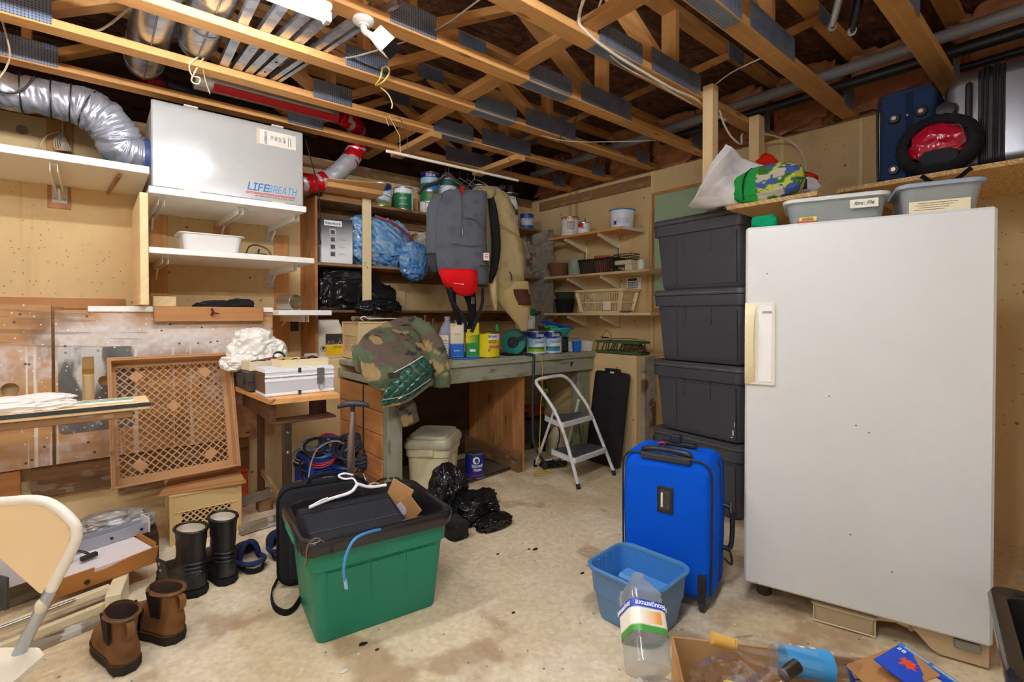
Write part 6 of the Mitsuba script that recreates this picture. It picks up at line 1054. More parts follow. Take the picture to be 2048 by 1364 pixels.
for x in (.035, SW - .035):
    part(t, 'wheel_housing', mv(np.eye(4), prism([(0, .05), (.0, .13), (.008, .155), (.022, .16), (.045, .10), (.05, .05), (.035, .03), (.012, .03)], -.016, .016)), 'satin', srgb(28, 26, 28), M=M @ frame((x, -.012, 0), (0, 1, 0), (0, 0, 1))); part(t + '__wheel_housing', 'wheel', mv(frame((x, .018, .028), (0, 1, 0), (0, 0, 1)), lathe([(.012, -.011), (.026, -.011), (.028, -.008), (.028, .008), (.026, .011), (.012, .011)], 24)), 'satin', srgb(44, 44, 48), 40, M)
# suitcases and bag on the upper right shelf
t = thing('suitcase', 'navy blue suitcase on the upper right shelf, wheels towards the viewer', 'suitcase'); NV = srgb(38, 58, 92)
part(t, 'shell', mv(tr(3.10, .53, 1.851), loft([rr(.40, .22, .03, 5, 0, .2, .11), rr(.40, .225, .035, 5, .02, .2, .11), rr(.40, .225, .035, 5, .44, .2, .11), rr(.385, .20, .03, 5, .468, .2, .11)])), 'cloth', NV)
for y, z in ((.685, 2.185), (.578, 2.19), (.685, 1.93), (.578, 1.935)):
    m = frame((3.0995, y, z), (0, -1, 0), (0, 0, 1)); part(t, 'wheel_cup', mv(m, lathe([(.0, 0), (.024, 0), (.026, .006), (.022, .012)][1:], 24)), 'satin', srgb(26, 26, 30), 40); part(t + '__wheel_cup', 'wheel_hub', mv(m, lathe([(.011, .0125), (.010, .018)], 16)), 'metal', srgb(206, 200, 190), 40)
for k in range(4): part(t, 'rib', bx(3.094, 3.0995, .612 + .008 * k, .615 + .008 * k, 1.87, 2.30, .001), 'cloth', srgb(30, 48, 80))
part(t, 'rivet', mv(frame((3.0995, .632, 2.19), (0, -1, 0), (0, 0, 1)), lathe([(.006, 0), (.005, .003)], 10)), 'metal', srgb(226, 226, 226)); part(t, 'edge_piping', tube([(3.105, .752, 1.86), (3.102, .755, 2.05), (3.105, .752, 2.29), (3.12, .70, 2.319), (3.12, .58, 2.319)], .006, 8, 4), 'satin', srgb(20, 24, 36))
t = thing('suitcase', 'silver hard-shell suitcase with a black ribbed band at the upper right', 'suitcase'); SV = srgb(150, 152, 158)
def shell(y0, y1, r0, r1):
    L = []
    for y, g in ((y0, r0), (y0 + .02 * np.sign(y1 - y0) * (r0 > 0), r0 * .35), ((y0 + y1) / 2, 0), (y1 - .02 * (r1 > 0) * np.sign(y1 - y0), r1 * .35), (y1, r1)): a = rr(.50 - 2 * g, .485 - 2 * g, .07, 6); L.append(np.c_[3.35 + a[:, 0], np.full(len(a), y), 2.0945 + a[:, 1]])
    return loft(L)
part(t, 'shell', shell(.50, .375, .045, 0), 'metal', SV, 40); part(t, 'shell', shell(.285, .10, 0, .045), 'metal', SV, 40); part(t, 'band', shell(.374, .286, .004, .004), 'satin', srgb(26, 26, 30), 40)
for y in (.36, .345, .322, .312, .296): a = rr(.508, .493, .072, 6); part(t, 'band_rib', tube(np.vstack([np.c_[3.35 + a[:, 0], np.full(len(a), y), 2.0985 + a[:, 1]], [[3.35 + a[0, 0], y, 2.0985 + a[0, 1]]]]), .004, 6), 'gloss', srgb(40, 40, 46), 50)
part(t, 'handle', tube([(3.094, .405, 2.255), (3.083, .405, 2.24), (3.083, .405, 2.10), (3.094, .405, 2.085)], .012, 10, 4), 'satin', srgb(30, 30, 34), 50); part(t, 'wheel', mv(frame((3.085, .487, 2.165), (0, -1, 0), (0, 0, 1)), lathe([(.02, -.01), (.034, -.008), (.036, 0), (.034, .010), (.018, .014)], 24)), 'satin', srgb(40, 40, 44), 40); part(t, 'latch', mv(frame((3.0995, .20, 2.31), (0, -1, 0), (0, 0, 1)), lathe([(.010, 0), (.009, .004)], 14)), 'satin', BLACK)
t = thing('drawstring_bag', 'black drawstring sack with red sleeping bag showing at its mouth', 'bag'); M = frame((3.035, .505, 1.992), (.03, -1, 0), (0, .0, 1)); NB = 96; A = np.arange(NB) * 2 * math.pi / NB
def wr(r, z, amp, n=30, seed=0): k = 1 + amp * np.sin(A * n + 2 * np.sin(A * 3 + seed)) * (.6 + .4 * np.sin(A * 5 + seed)); return np.stack([r * k * np.cos(A) * 1.08, r * k * np.sin(A) * .97, np.full(NB, z)], 1)
part(t, 'sack', loft([wr(.13, -.055, .0), wr(.145, -.03, .01), wr(.148, .0, .014), wr(.142, .025, .03), wr(.128, .045, .05), wr(.108, .052, .055), wr(.098, .045, .05), wr(.10, .02, .03)], True, False), 'cloth', srgb(34, 34, 38), 60, M)
part(t, 'filling', mv(M, blob((-.0, .012, .022), (.102, .088, .028), 4, .35, 2.6, 5)), 'gloss', srgb(186, 22, 52), True, label='red quilted sleeping bag'); part(t, 'flap', mv(M, crumple((.01, -.066, .045), (.065, .036, .014), 7, .25, 1.6, 4)), 'cloth', srgb(46, 50, 58), True); part(t, 'logo', txt('NF', .013, .001, True, .030), 'satin', W1, M=M @ frame((.02, .015, .0525), (1, .12, 0), (-.1, 1, .1)), label='white embroidered letters')
part(t, 'strap', ribbon([(3.0, .56, 1.852), (2.93, .54, 1.835), (2.925, .50, 1.80), (2.925, .43, 1.795), (2.93, .385, 1.83), (2.98, .37, 1.856)], .018, .003, 8, (1, 0, 0)), 'cloth', srgb(24, 24, 26)); part(t, 'cord', tube([(2.983, .455, 2.06), (2.972, .42, 2.05), (2.972, .405, 2.0), (2.98, .42, 1.96)], .0025, 6, 5), 'satin', srgb(60, 60, 64))
# pillow, tent bag and jacket on the left shelf
t = thing('pillow', 'white striped pillow squeezed onto the shelf behind the green tent bag', 'pillow')
PC = [[V(2.549, 1.260, 2.079), V(2.494, 1.340, 1.967), V(2.601, 1.480, 1.867), V(2.710, 1.580, 1.855)], [V(2.697, 1.250, 2.028), V(2.604, 1.300, 1.888), V(2.635, 1.400, 1.825), V(2.689, 1.520, 1.835)], [V(2.771, 1.100, 1.947), V(2.663, 1.130, 1.835), V(2.648, 1.200, 1.800), V(2.702, 1.320, 1.825)], [V(2.911, 1.000, 1.906), V(2.825, 1.010, 1.838), V(2.803, 1.050, 1.808), V(2.785, 1.130, 1.806)], [V(2.890, 0.950, 1.851), V(2.837, 0.960, 1.818), V(2.787, 0.980, 1.800), V(2.755, 1.020, 1.796)]]
part(t, 'cover', drape(PC, 80, 60, .05, .007, (6, 6, 14), 14), 'cloth', speck(srgb(226, 222, 222), srgb(206, 202, 206), 12), True); part(t, 'toggle', bx(-.012, .012, -.025, .025, 0, .008, .003), 'satin', BLACK, M=frame(V(2.72, 0.965, 1.85), (.5, -.8, 0), (0, 0, 1)))
t = thing('tent_bag', 'green and camouflage-patterned tent bag on the particle board shelf', 'bag')
def tentcol(v):
    a = meshkit.fbm(v * 16, 3, 3); g = np.where((a > .55)[:, None], srgb(190, 196, 80), srgb(60, 110, 50)); g = np.where((meshkit.fbm(v * 20 + 9, 3, 5) > .6)[:, None], srgb(70, 90, 150), g); g = np.where((meshkit.fbm(v * 24 + 30, 3, 8) > .6)[:, None], srgb(190, 184, 160), g); return np.where((v[:, 1] > 1.115)[:, None], srgb(36, 148, 66), g)
part(t, 'body', blob((2.60, 1.09, 1.852), (.075, .165, .092), 5, .12, 2.2, 4, power=.72), 'cloth', tentcol, True); part(t, 'seam', tube([(2.545, 1.185, 1.785), (2.522, 1.18, 1.85), (2.535, 1.17, 1.91), (2.58, 1.16, 1.945)], .0045, 6, 6), 'cloth', srgb(24, 60, 50))
t = thing('red_jacket', 'red and black jacket heaped behind the white pillow', 'jacket'); part(t, 'body', blob((3.05, 1.16, 1.90), (.10, .15, .14), 4, .3, 2, 6), 'cloth', lambda v: np.where(((v[:, 1] > 1.25) | (v[:, 1] < 1.06))[:, None], srgb(210, 44, 24), srgb(30, 30, 36)), True); part(t, 'hood', blob((3.0, 1.27, 2.07), (.05, .06, .06), 4, .4, 2, 7), 'cloth', srgb(206, 40, 24), True)
solo('clear_wrap', 'bit of clear plastic wrap between the hanging post and the pillow', 'plastic wrap', crumple((2.85, 1.50, 1.90), (.05, .06, .085), 9, .3, 2, 3), 'satin', srgb(196, 194, 188), True)
solo('dark_cloth', 'dark cloth lying on the top tote under the pillow', 'cloth', blob((2.92, 1.72, 1.832), (.10, .12, .018), 4, .3, 3, 4), 'cloth', srgb(36, 38, 44), True) if 0 else None
# blue tote
t = thing('blue_tote', 'empty open blue plastic tote on the floor in front of the blue suitcase', 'tote'); M = at(1.635, 1.17, 0, -86); BLU = srgb(72, 126, 178)
part(t, 'body', loft([rr(.245, .20, .04, 5, .002), rr(.255, .21, .045, 5, .012), rr(.285, .245, .05, 5, .105), rr(.294, .252, .05, 5, .108), rr(.305, .27, .055, 5, .198)], True, False), 'satin', srgb(84, 120, 162), 40, M)
part(t, 'rim', loft([rr(.318, .284, .06, 5, .198), rr(.328, .294, .062, 5, .203), rr(.330, .296, .062, 5, .212), rr(.322, .288, .06, 5, .216), rr(.306, .272, .055, 5, .215), rr(.300, .264, .052, 5, .209), rr(.298, .262, .05, 5, .20), rr(.308, .274, .05, 5, .1985)], False, False), 'satin', BLU, 40, M)
part(t, 'inside', loft([rr(.299, .263, .05, 5, .199), rr(.275, .237, .048, 5, .10), rr(.245, .20, .04, 5, .014)], False, True), 'satin', srgb(60, 126, 190), 40, M); part(t, 'step', bx(-.125, .105, .035, .115, .014, .125, .012), 'satin', srgb(84, 146, 204), M=M)
for k in range(3): part(t, 'rib', bx(-.150 , -.143, -.06 + .05 * k, -.052 + .05 * k, .15, .205, .002), 'satin', BLU, M=M)
# recycling box
t = thing('recycling_box', 'open brown cardboard box full of empty bottles at the bottom of the picture', 'cardboard box'); KB = srgb(186, 146, 98)
P0, P1, P2, P3 = np.array((1.36, .845)), np.array((1.71, .42)), np.array((1.40, .16)), np.array((1.05, .585))
for a, b, n in ((P0, P1, 'panel'), (P1, P2, 'panel'), (P2, P3, 'panel'), (P3, P0, 'panel')): part(t, n, beam((a[0], a[1], .105), (b[0], b[1], .105), .006, .205), 'matte', KB)
c = (P0 + P1 + P2 + P3) / 4; part(t, 'bottom', prism([P0, P1, P2, P3][::-1], .001, .006), 'matte', KB)
def basis(o, d, roll=0):
    d = np.array(d, float); d /= np.linalg.norm(d); a = np.cross([0, 0, 1.0], d); a /= np.linalg.norm(a); m = np.eye(4); m[:3, 0] = a; m[:3, 1] = np.cross(d, a); m[:3, 2] = d; m[:3, 3] = o; return m @ rot('z', roll)
t = thing('juice_jug', 'empty clear square juice bottle with a fruit label sticking out of the box', 'bottle'); M = basis((1.075, .735, .285), (.52, .50, .52), 18)
jl = [rr(.085, .085, .02, 5, 0)] + [rr(.104 - .004 * (k % 2), .104 - .004 * (k % 2), .026, 5, .008 + .0075 * k) for k in range(9)] + [rr(.104, .104, .026, 5, .08), rr(.104, .104, .026, 5, .155)] + [rr(.102 - .004 * (k % 2), .102 - .004 * (k % 2), .026, 5, .158 + .008 * k) for k in range(5)] + [rr(.075, .075, .03, 5, .215), rr(.04, .04, .019, 5, .235), rr(.038, .038, .018, 5, .25)]
part(t, 'shell', loft(jl, True, True), 'clear_plastic', None, 50, M)
L = [rr(.1065, .1065, .027, 5, z) for z in np.linspace(.078, .158, 18)]; g = loft(L, False, False); z_ = g[0][:, 2]; q = np.abs(np.arctan2(g[0][:, 1], g[0][:, 0]))
fr_ = (np.hypot(g[0][:, 0] - .0533, (z_ - .118)) if 0 else np.hypot(g[0][:, 0] + .01, z_ - .115)) < .022
col = np.where((z_ > .138)[:, None], srgb(40, 70, 170), np.where((z_ < .095)[:, None], srgb(70, 150, 60), np.where(fr_[:, None], srgb(230, 150, 40), srgb(236, 232, 214)))); part(t, 'label', g, 'satin', col, True, M)
for r_ in (0, 90, 180, 270): part(t, 'lettering', txt('Rougemont', .012, .0006, True, .085), 'satin', W1, M=M @ rot('z', r_) @ frame((0, -.0536, .152), (-1, 0, 0), (0, 0, -1)))
part(t, 'handle', tube([(.03, -.058, .165), (.03, -.066, .18), (.03, -.066, .205), (.03, -.052, .22)], .004, 8, 4), 'frosted', None, 50, M)
def bottle(name, label, o, d, prof, mat, extras, roll=0):
    t = thing(name, label, 'bottle'); M = basis(o, d, roll); part(t, 'glass', lathe(prof, 32), mat, None, 50, M)
    for nm, p, m_, c in extras: part(t, nm, lathe(p, 32), m_, c, 40, M)
    return t, M
WB = [(.030, .002), (.036, .004), (.037, .01), (.037, .17), (.034, .195), (.022, .225), (.015, .245), (.014, .30)]
bottle('wine_bottle', 'clear wine bottle with a gold-yellow capsule in the box', (1.56, .505, .205), (-.62, .62, .20), WB, 'glass', [('capsule', [(.0146, .235), (.016, .24), (.016, .285), (.0175, .287), (.0175, .303), (.012, .305)], 'satin', srgb(216, 170, 80))])
bottle('wine_bottle', 'clear wine bottle with a dark screw cap lying in the box', (1.24, .585, .20), (.76, -.16, .10), [(r, z * .8) for r, z in WB], 'glass', [('screw_cap', [(.0146, .185), (.0165, .187), (.0165, .215), (.0172, .216), (.0172, .246), (.015, .248)], 'metal', srgb(92, 82, 76))])
t, M = bottle('wine_bottle', 'clear bottle with a light blue paper label lying in the box', (1.48, .60, .215), (.60, -.62, -.06), [(.030, .002), (.038, .004), (.039, .01), (.039, .19), (.036, .21), (.022, .24), (.015, .26), (.0145, .31)], 'glass', [('label', [(.0394, .03), (.0397, .031), (.0397, .155), (.0394, .156)], 'satin', srgb(58, 150, 206))])
for s, z in (('FLOWER', .075), ('TALES', .105)): g = wrap(txt(s, .014, .0006, True, .062), .0398); part(t, 'lettering', g, 'satin', W1, 40, M @ rot('z', 128) @ tr(0, 0, .0) @ tr(0, 0, z))
bottle('plastic_bottle', 'small clear plastic bottle with a white cap in the near corner of the box', (1.19, .73, .18), (-.62, .12, .36), [(.026, 0), (.029, .004), (.029, .09), (.022, .11), (.012, .125), (.0115, .14)], 'clear_plastic', [('cap', [(.0135, .126), (.0145, .128), (.0145, .15), (.012, .152)], 'satin', srgb(226, 226, 226))])
bottle('plastic_bottle', 'crushed clear plastic bottle with a blue and yellow label in the box', (1.20, .62, .15), (.62, .05, .16), [(.03, 0), (.034, .004), (.034, .05), (.030, .07), (.034, .09), (.034, .13), (.024, .155), (.012, .17)], 'clear_plastic', [('label', [(.0345, .05), (.0348, .052), (.0348, .10), (.0345, .101)], 'satin', srgb(46, 80, 170)), ('label_fruit', [(.0345, .102), (.0348, .103), (.0348, .12), (.0345, .121)], 'satin', srgb(226, 200, 60))])
solo('plastic_wrap', 'crumpled clear plastic packaging among the bottles', 'plastic wrap', crumple((1.33, .66, .17), (.09, .085, .05), 71, .3, 1.7, 4), 'clear_film', None, True)
for k, (c, r) in enumerate((((1.27, .47, .09), (.10, .10, .08)), ((1.45, .40, .09), (.10, .10, .08)))): solo('plastic_wrap', ('grey bag of rubbish at the bottom of the box, near side', 'grey bag of rubbish at the bottom of the box, far side')[k], 'plastic wrap', crumple(c, r, 75 + k, .2, 1.6, 4, flat=.008), 'gloss', srgb(150, 150, 150), True)
t = thing('beer_carton', 'torn blue beer carton with white letters and a maple leaf on the recycling box', 'carton')
q0, q1, q2, q3 = V(1.619, 0.460, 0.211), V(1.752, 0.400, 0.198), V(1.737, 0.370, 0.103), V(1.615, 0.420, 0.135); m = frame(q0, q1 - q0, q3 - q0); w_ = np.linalg.norm(q1 - q0); h_ = np.linalg.norm(q3 - q0)
part(t, 'torn_panel', bx(0, w_ * .62, 0, h_, -.003, 0, .0005), 'satin', srgb(20, 60, 150), M=m); part(t, 'torn_panel', bx(w_ * .62, w_, 0, h_, -.003, 0, .0005), 'matte', srgb(176, 130, 84), M=m); part(t, 'white_edge', bx(w_ * .57, w_ * .63, 0, h_, -.0045, -.003, 0), 'satin', W1, M=m); part(t, 'lettering', mv(frame((w_ * .10, .006, -.0032), (0, 1, 0), (1, 0, 0)), txt('Blue', .034, .0012, True, None, False)), 'satin', W1, M=m)
q0, q1, q2 = V(1.749, 0.360, 0.264), V(1.717, 0.220, 0.236), V(1.458, 0.330, 0.243); m = frame(q0, q1 - q0, q2 - q0); w_ = np.linalg.norm(q1 - q0)
part(t, 'panel', prism(Polygon([(0, 0), (w_, 0), (w_, .14), (0, .14)]).difference(Point(w_ * .75, .065).buffer(.028, 12)), -.003, 0), 'satin', srgb(10, 66, 190), M=m); part(t, 'light_strip', bx(0, w_, 0, .016, -.0042, -.003, 0), 'satin', srgb(30, 120, 210), M=m)
for a in (.08, .54): part(t, 'print_bar', bx(w_ * a, w_ * (a + .40), .004, .011, -.005, -.0043, 0), 'satin', srgb(190, 180, 150), M=m)
lf = [(0, .02), (.004, .011), (.010, .014), (.008, .006), (.018, .006), (.012, -.002), (.014, -.008), (.003, -.008), (.002, -.018), (-.002, -.018), (-.003, -.008), (-.014, -.008), (-.012, -.002), (-.018, .006), (-.008, .006), (-.010, .014), (-.004, .011)]
part(t, 'maple_leaf', mv(frame((w_ * .32, .068, -.0030), (.87, .5, 0), (.5, -.87, 0)), prism([(a * 1.3, b * 1.3) for a, b in lf], 0, .0014)), 'satin', srgb(226, 70, 30), M=m); part(t, 'lettering', mv(frame((w_ * .10, .034, -.0031), (1, 0, 0), (0, -1, 0)), txt('28', .012, .001, True)), 'satin', W1, M=m)
q0, q1, q2 = V(1.619, 0.460, 0.211), V(1.754, 0.360, 0.263), V(1.612, 0.360, 0.226); m = frame(q0, q1 - q0, q2 - q0); part(t, 'inner_panel', bx(0, np.linalg.norm(q1 - q0), .0, .12, .001, .004, .0005), 'matte', srgb(170, 122, 76), M=m)
# green lined bin at the right
t = thing('green_bin', 'green tote lined with a black bag at the bottom right corner', 'bin'); M = at(1.80, -.045, 0, 10)
part(t, 'body', loft([rr(.36, .30, .04, 5, 0), rr(.44, .38, .05, 5, .385), rr(.48, .42, .05, 5, .388), rr(.485, .425, .05, 5, .40), rr(.43, .37, .045, 5, .40), rr(.35, .29, .04, 5, .01)]), 'satin', srgb(30, 112, 84), 40, M)
part(t, 'liner', loft([rr(.492, .432, .05, 8, .365), rr(.498, .438, .055, 8, .40), rr(.485, .425, .05, 8, .414), rr(.43, .37, .05, 8, .412), rr(.418, .358, .05, 8, .405), rr(.395, .335, .05, 8, .30), rr(.33, .27, .05, 8, .10)], False, True), 'gloss', srgb(30, 28, 28), 50, M)
# ---------------------------------------------------------------- floor, left and middle
GT = srgb(0, 112, 86)
t = thing('green_tote', 'green storage tote lined with a black bag in the middle of the floor', 'tote'); M = at(.865, 1.965, 0, -7)
part(t, 'body', loft([rr(.46, .345, .03, 6, .001), rr(.47, .355, .035, 6, .012), rr(.515, .405, .04, 6, .275), rr(.535, .425, .042, 6, .283), rr(.552, .440, .045, 6, .378)], True, False), 'satin', GT, 40, M)
for x0, x1 in ((-.205, -.055), (-.045, .085), (.095, .21)):
    L = [[(x0 + .01, -.178, .02), (x1 - .01, -.178, .02), (x1 - .01, -.16, .02), (x0 + .01, -.16, .02)], [(x0, -.2065, .268), (x1, -.2065, .268), (x1, -.19, .268), (x0, -.19, .268)]]
    part(t, 'panel', loft(L), 'satin', GT, 40, M)
part(t, 'rim', loft([rr(.575, .462, .05, 6, .366), rr(.582, .468, .05, 6, .372), rr(.582, .468, .05, 6, .383), rr(.56, .446, .045, 6, .385)], False, False), 'satin', srgb(10, 116, 84), 40, M); part(t, 'side_grip', bx(-.30, -.26, -.09, .09, .35, .372, .005), 'satin', srgb(14, 120, 90), M=M)
def wl(w, d, z, amp, seed): a = rr(w, d, .06, 14, z); k = meshkit.fbm(a * np.array([22, 22, 9]) + seed, 3, seed) - .5; a[:, 2] += amp * k; return a * np.array([1, 1, 1])
part(t, 'liner', loft([wl(.585, .470, .352, .02, 1), wl(.592, .476, .372, .012, 2), wl(.594, .478, .395, .006, 3), wl(.575, .460, .405, .006, 4), wl(.535, .42, .400, .008, 5), wl(.50, .39, .33, .02, 6), wl(.44, .33, .16, .02, 7)], False, True), 'gloss', srgb(28, 26, 28), 60, M, label='black bag liner')
t = thing('portfolio_case', 'black zipped portfolio case leaning out of the green tote', 'case'); a, b, c = V(0.596, 1.790, 0.391), V(0.953, 1.790, 0.373), V(0.635, 1.950, 0.446)
m = frame(a, b - a, c - a); w_, h_ = np.linalg.norm(b - a), np.linalg.norm(c - a) + .02; part(t, 'cover', bx(-.005, w_, -.03, h_, -.035, 0, .006), 'cloth', srgb(42, 42, 46), M=m); part(t, 'top_band', bx(-.004, w_ - .001, h_ - .035, h_ - .002, .0003, .003, .001), 'cloth', srgb(38, 38, 42), M=m); part(t, 'fold', bx(-.004, w_ - .001, .045, .05, .0003, .0025, .001), 'cloth', srgb(62, 62, 68), M=m)
for x in (-.006, w_): part(t, 'edge', bx(x - .003, x + .003, -.03, h_, -.036, .003, .002), 'cloth', srgb(34, 34, 38), M=m)
t = thing('cardboard_piece', 'folded piece of brown cardboard standing in the green tote', 'cardboard'); a, b, c = V(0.992, 1.980, 0.481), V(1.053, 1.900, 0.432), V(1.022, 1.960, 0.283); m = frame(a, b - a, c - a)
part(t, 'panel', bx(0, .105, -.01, .20, -.004, 0, .0005), 'matte', srgb(196, 148, 94), M=m); part(t, 'side_panel', beam(V(1.011, 1.930, 0.403), V(1.037, 1.860, 0.341), .004, .10), 'matte', srgb(176, 128, 78)); part(t, 'paper', beam(V(0.990, 1.930, 0.391), V(1.017, 1.910, 0.348), .003, .03), 'satin', srgb(196, 190, 200))
t = thing('hanger', 'white plastic coat hanger lying on top of the black case', 'hanger'); part(t, 'arm', tube([V(0.623, 1.930, 0.470), V(0.709, 1.955, 0.473), V(0.794, 1.965, 0.476), V(0.822, 1.970, 0.495), V(0.828, 1.970, 0.506)], .0065, 8, 6), 'satin', W1); part(t, 'arm', tube([V(0.826, 1.970, 0.503), V(0.882, 1.970, 0.478), V(0.955, 1.970, 0.470)], .0065, 8, 6), 'satin', W1); part(t, 'hook', tube([V(0.826, 1.970, 0.503), V(0.815, 1.985, 0.524), V(0.782, 1.985, 0.529), V(0.757, 1.990, 0.545), V(0.780, 1.990, 0.551), V(0.817, 1.990, 0.537)], .004, 8, 6), 'satin', W1)
part(t, 'lower_arm', tube([V(0.623, 1.930, 0.470), V(0.665, 1.940, 0.480), V(0.698, 1.950, 0.481)], .004, 6, 5), 'satin', W1)
t = thing('laptop_bag', 'black wheeled laptop bag standing behind the green tote', 'bag'); M = at(.81, 2.315, 0, -12)
part(t, 'body', mv(np.eye(4), loft([np.c_[a[:, 0], np.full(len(a), y), a[:, 1] + .22] for y, a in ((-.065, rr(.34, .38, .05, 6)), (-.05, rr(.38, .42, .06, 6)), (.05, rr(.38, .42, .06, 6)), (.065, rr(.34, .38, .05, 6)))][::-1])), 'cloth', srgb(36, 36, 40), 40, M); part(t, 'front_pocket', bx(-.15, .15, -.08, -.0652, .04, .33, .02), 'cloth', srgb(42, 42, 46), M=M); part(t, 'piping', tube(np.vstack([np.c_[rr(.39, .43, .065, 6)[:, 0], np.full(28, -.045), rr(.39, .43, .065, 6)[:, 1] + .22]] + [[(.195 - .0, -.045, .22 + .15)]]), .006, 6), 'cloth', srgb(24, 24, 26), 50, M)
part(t, 'grip', tube([(-.07, -.02, .43), (-.05, -.03, .465), (.05, -.03, .465), (.07, -.02, .43)], .010, 8, 5), 'cloth', srgb(26, 26, 28), M=M)
part(t, 'trolley_tube', cyl((.931, 2.29, .40), (.931, 2.285, .63), .0175, 16), 'metal', srgb(160, 146, 142), 40); part(t, 'trolley_tube', cyl((.931, 2.286, .58), (.932, 2.27, .745), .0145, 16), 'metal', srgb(170, 158, 152), 40); part(t, 'trolley_neck', cyl((.932, 2.27, .745), (.932, 2.268, .772), .010, 12), 'satin', BLACK); part(t, 'trolley_handle', tube([(.872, 2.30, .766), (.90, 2.283, .778), (.935, 2.262, .782), (.97, 2.245, .778), (1.0, 2.23, .768)], [.008, .013, .015, .013, .008], 10, 5), 'satin', srgb(44, 44, 50), 50)
part(t, 'strap', ribbon([(.66, 2.29, .12), (.63, 2.36, .03), (.60, 2.33, .012), (.572, 2.27, .012), (.555, 2.16, .012), (.575, 2.09, .012), (.61, 2.09, .014), (.655, 2.13, .03)], .024, .003, 8), 'cloth', srgb(26, 26, 28))
t = thing('network_cable', 'bright blue network cable hanging out of the green tote', 'cable'); part(t, 'lead', tube([V(0.848, 1.760, 0.380), V(0.770, 1.700, 0.414), V(0.694, 1.665, 0.423), V(0.660, 1.660, 0.385), V(0.649, 1.665, 0.326), V(0.660, 1.680, 0.282)], .005, 8, 6), 'satin', srgb(60, 140, 206)); part(t, 'plug', beam(V(0.660, 1.680, 0.285), V(0.669, 1.690, 0.243), .011, .009), 'satin', srgb(150, 190, 220))
solo('brown_wire', 'thin brown wire hanging over the left end of the green tote', 'wire', tube([V(0.603, 1.720, 0.418), V(0.569, 1.700, 0.447), V(0.554, 1.740, 0.410), V(0.568, 1.800, 0.335), V(0.573, 1.840, 0.291)], .0022, 6, 6), 'satin', srgb(130, 90, 60))
# bag, foam block, cream bin, coffee can, mat
solo('black_bag', 'shiny black rubbish bag heaped on the concrete behind the green tote', 'plastic bag', join([crumple((1.60, 2.49, .11), (.12, .10, .19), 81, .28, 1.5, 5, .9, flat=.001), crumple((1.70, 2.37, .06), (.14, .12, .085), 82, .3, 1.7, 5, flat=.001), crumple((1.72, 2.20, .03), (.11, .055, .04), 83, .3, 1.8, 4, flat=.001), crumple((1.88, 2.52, .04), (.09, .06, .05), 84, .3, 1.8, 4, flat=.001), crumple((1.50, 2.40, .05), (.10, .10, .07), 85, .3, 1.8, 4, flat=.001)]), 'gloss', srgb(17, 17, 19), True)
solo('foam_block', 'rough black foam block on the floor beside the green tote', 'block', blob((1.49, 2.30, .045), (.055, .12, .05), 4, .12, 6, 3, power=.35), 'matte', speck(srgb(40, 38, 36), srgb(20, 20, 20), 60), 30, tr(0, 0, -.0))
t = thing('waste_bin', 'cream plastic waste bin with a dusty lid under the workbench', 'bin'); M = at(1.775, 2.935, 0, 43)
part(t, 'body', loft([rr(.31, .24, .04, 6, .001), rr(.315, .245, .04, 6, .01), rr(.345, .275, .045, 6, .265), rr(.365, .295, .05, 6, .275), rr(.37, .30, .05, 6, .325)]), 'satin', srgb(214, 204, 164), 40, M); part(t, 'lid', loft([rr(.385, .315, .055, 6, .3255), rr(.392, .322, .056, 6, .335), rr(.388, .318, .056, 6, .365), rr(.36, .29, .05, 6, .385), rr(.33, .26, .045, 6, .388), rr(.32, .25, .04, 6, .405), rr(.30, .23, .04, 6, .408)]), 'satin', speck(srgb(176, 168, 138), srgb(134, 134, 124), 9), 40, M); part(t, 'rib', bx(-.004, .004, -.145, -.132, .02, .26, .003), 'satin', srgb(206, 196, 156), M=M); part(t, 'lid_tab', bx(-.196, -.176, -.05, .05, .28, .325, .004), 'satin', srgb(204, 194, 154), M=M)
t = can('blue coffee can with a white cup emblem on the floor under the workbench', 2.135, 2.955, .0135, .071, .185, lambda a, v: srgb(170, 24, 40) if .05 < v < .14 else srgb(22, 40, 126), texts=[('Maxwell', .022, .085, 16, .085, W1, True), ('House', .022, .062, 16, .058, W1, True)], lid=srgb(150, 150, 152), bail=False, name='coffee_can', cat='coffee can')
M_ = at(2.135, 2.955, .0135, facing(2.135, 2.955)); part(t, 'emblem', wrap(mv(tr(0, .135, 0), prism(Point(0, 0).buffer(.026, 12).difference(Point(.002, 0).buffer(.014, 12)), 0, .001)), .0725), 'satin', W1, 40, M_ @ rot('z', 8))
solo('boot_mat', 'black rubber tray with dirt under the coffee can', 'mat', loft([rr(.52, .42, .03, 5, .0), rr(.54, .44, .035, 5, .002), rr(.54, .44, .035, 5, .024), rr(.525, .425, .03, 5, .024), rr(.515, .415, .03, 5, .012)]), 'matte', lambda v: np.where((v[:, 2] < .013)[:, None], srgb(96, 84, 70), srgb(34, 32, 32)), 40, at(2.185, 3.12, 0, 6))
t = thing('black_tray', 'tall black plastic tray leaning against the boxed-out wall', 'tray'); M = frame((3.105, 2.735, .004), (0, -1, 0), (.175, 0, 1))
sh = sbox(.0, 0, .34, .74).buffer(-.03).buffer(.03, 8).union(sbox(.11, .70, .23, .755).buffer(.012, 6)); part(t, 'panel', prism(sh, -.012, .0), 'satin', srgb(30, 30, 33), M=M); part(t, 'rim', prism(sh.difference(sh.buffer(-.018)), .0001, .012), 'satin', srgb(26, 26, 28), M=M); part(t, 'sticker', bx(.16, .20, .7401, .752, .0125, .0132, 0), 'satin', srgb(200, 200, 204), M=M) if 0 else part(t, 'sticker', bx(.155, .195, .728, .742, .0124, .0132, 0), 'satin', srgb(206, 208, 212), M=M)
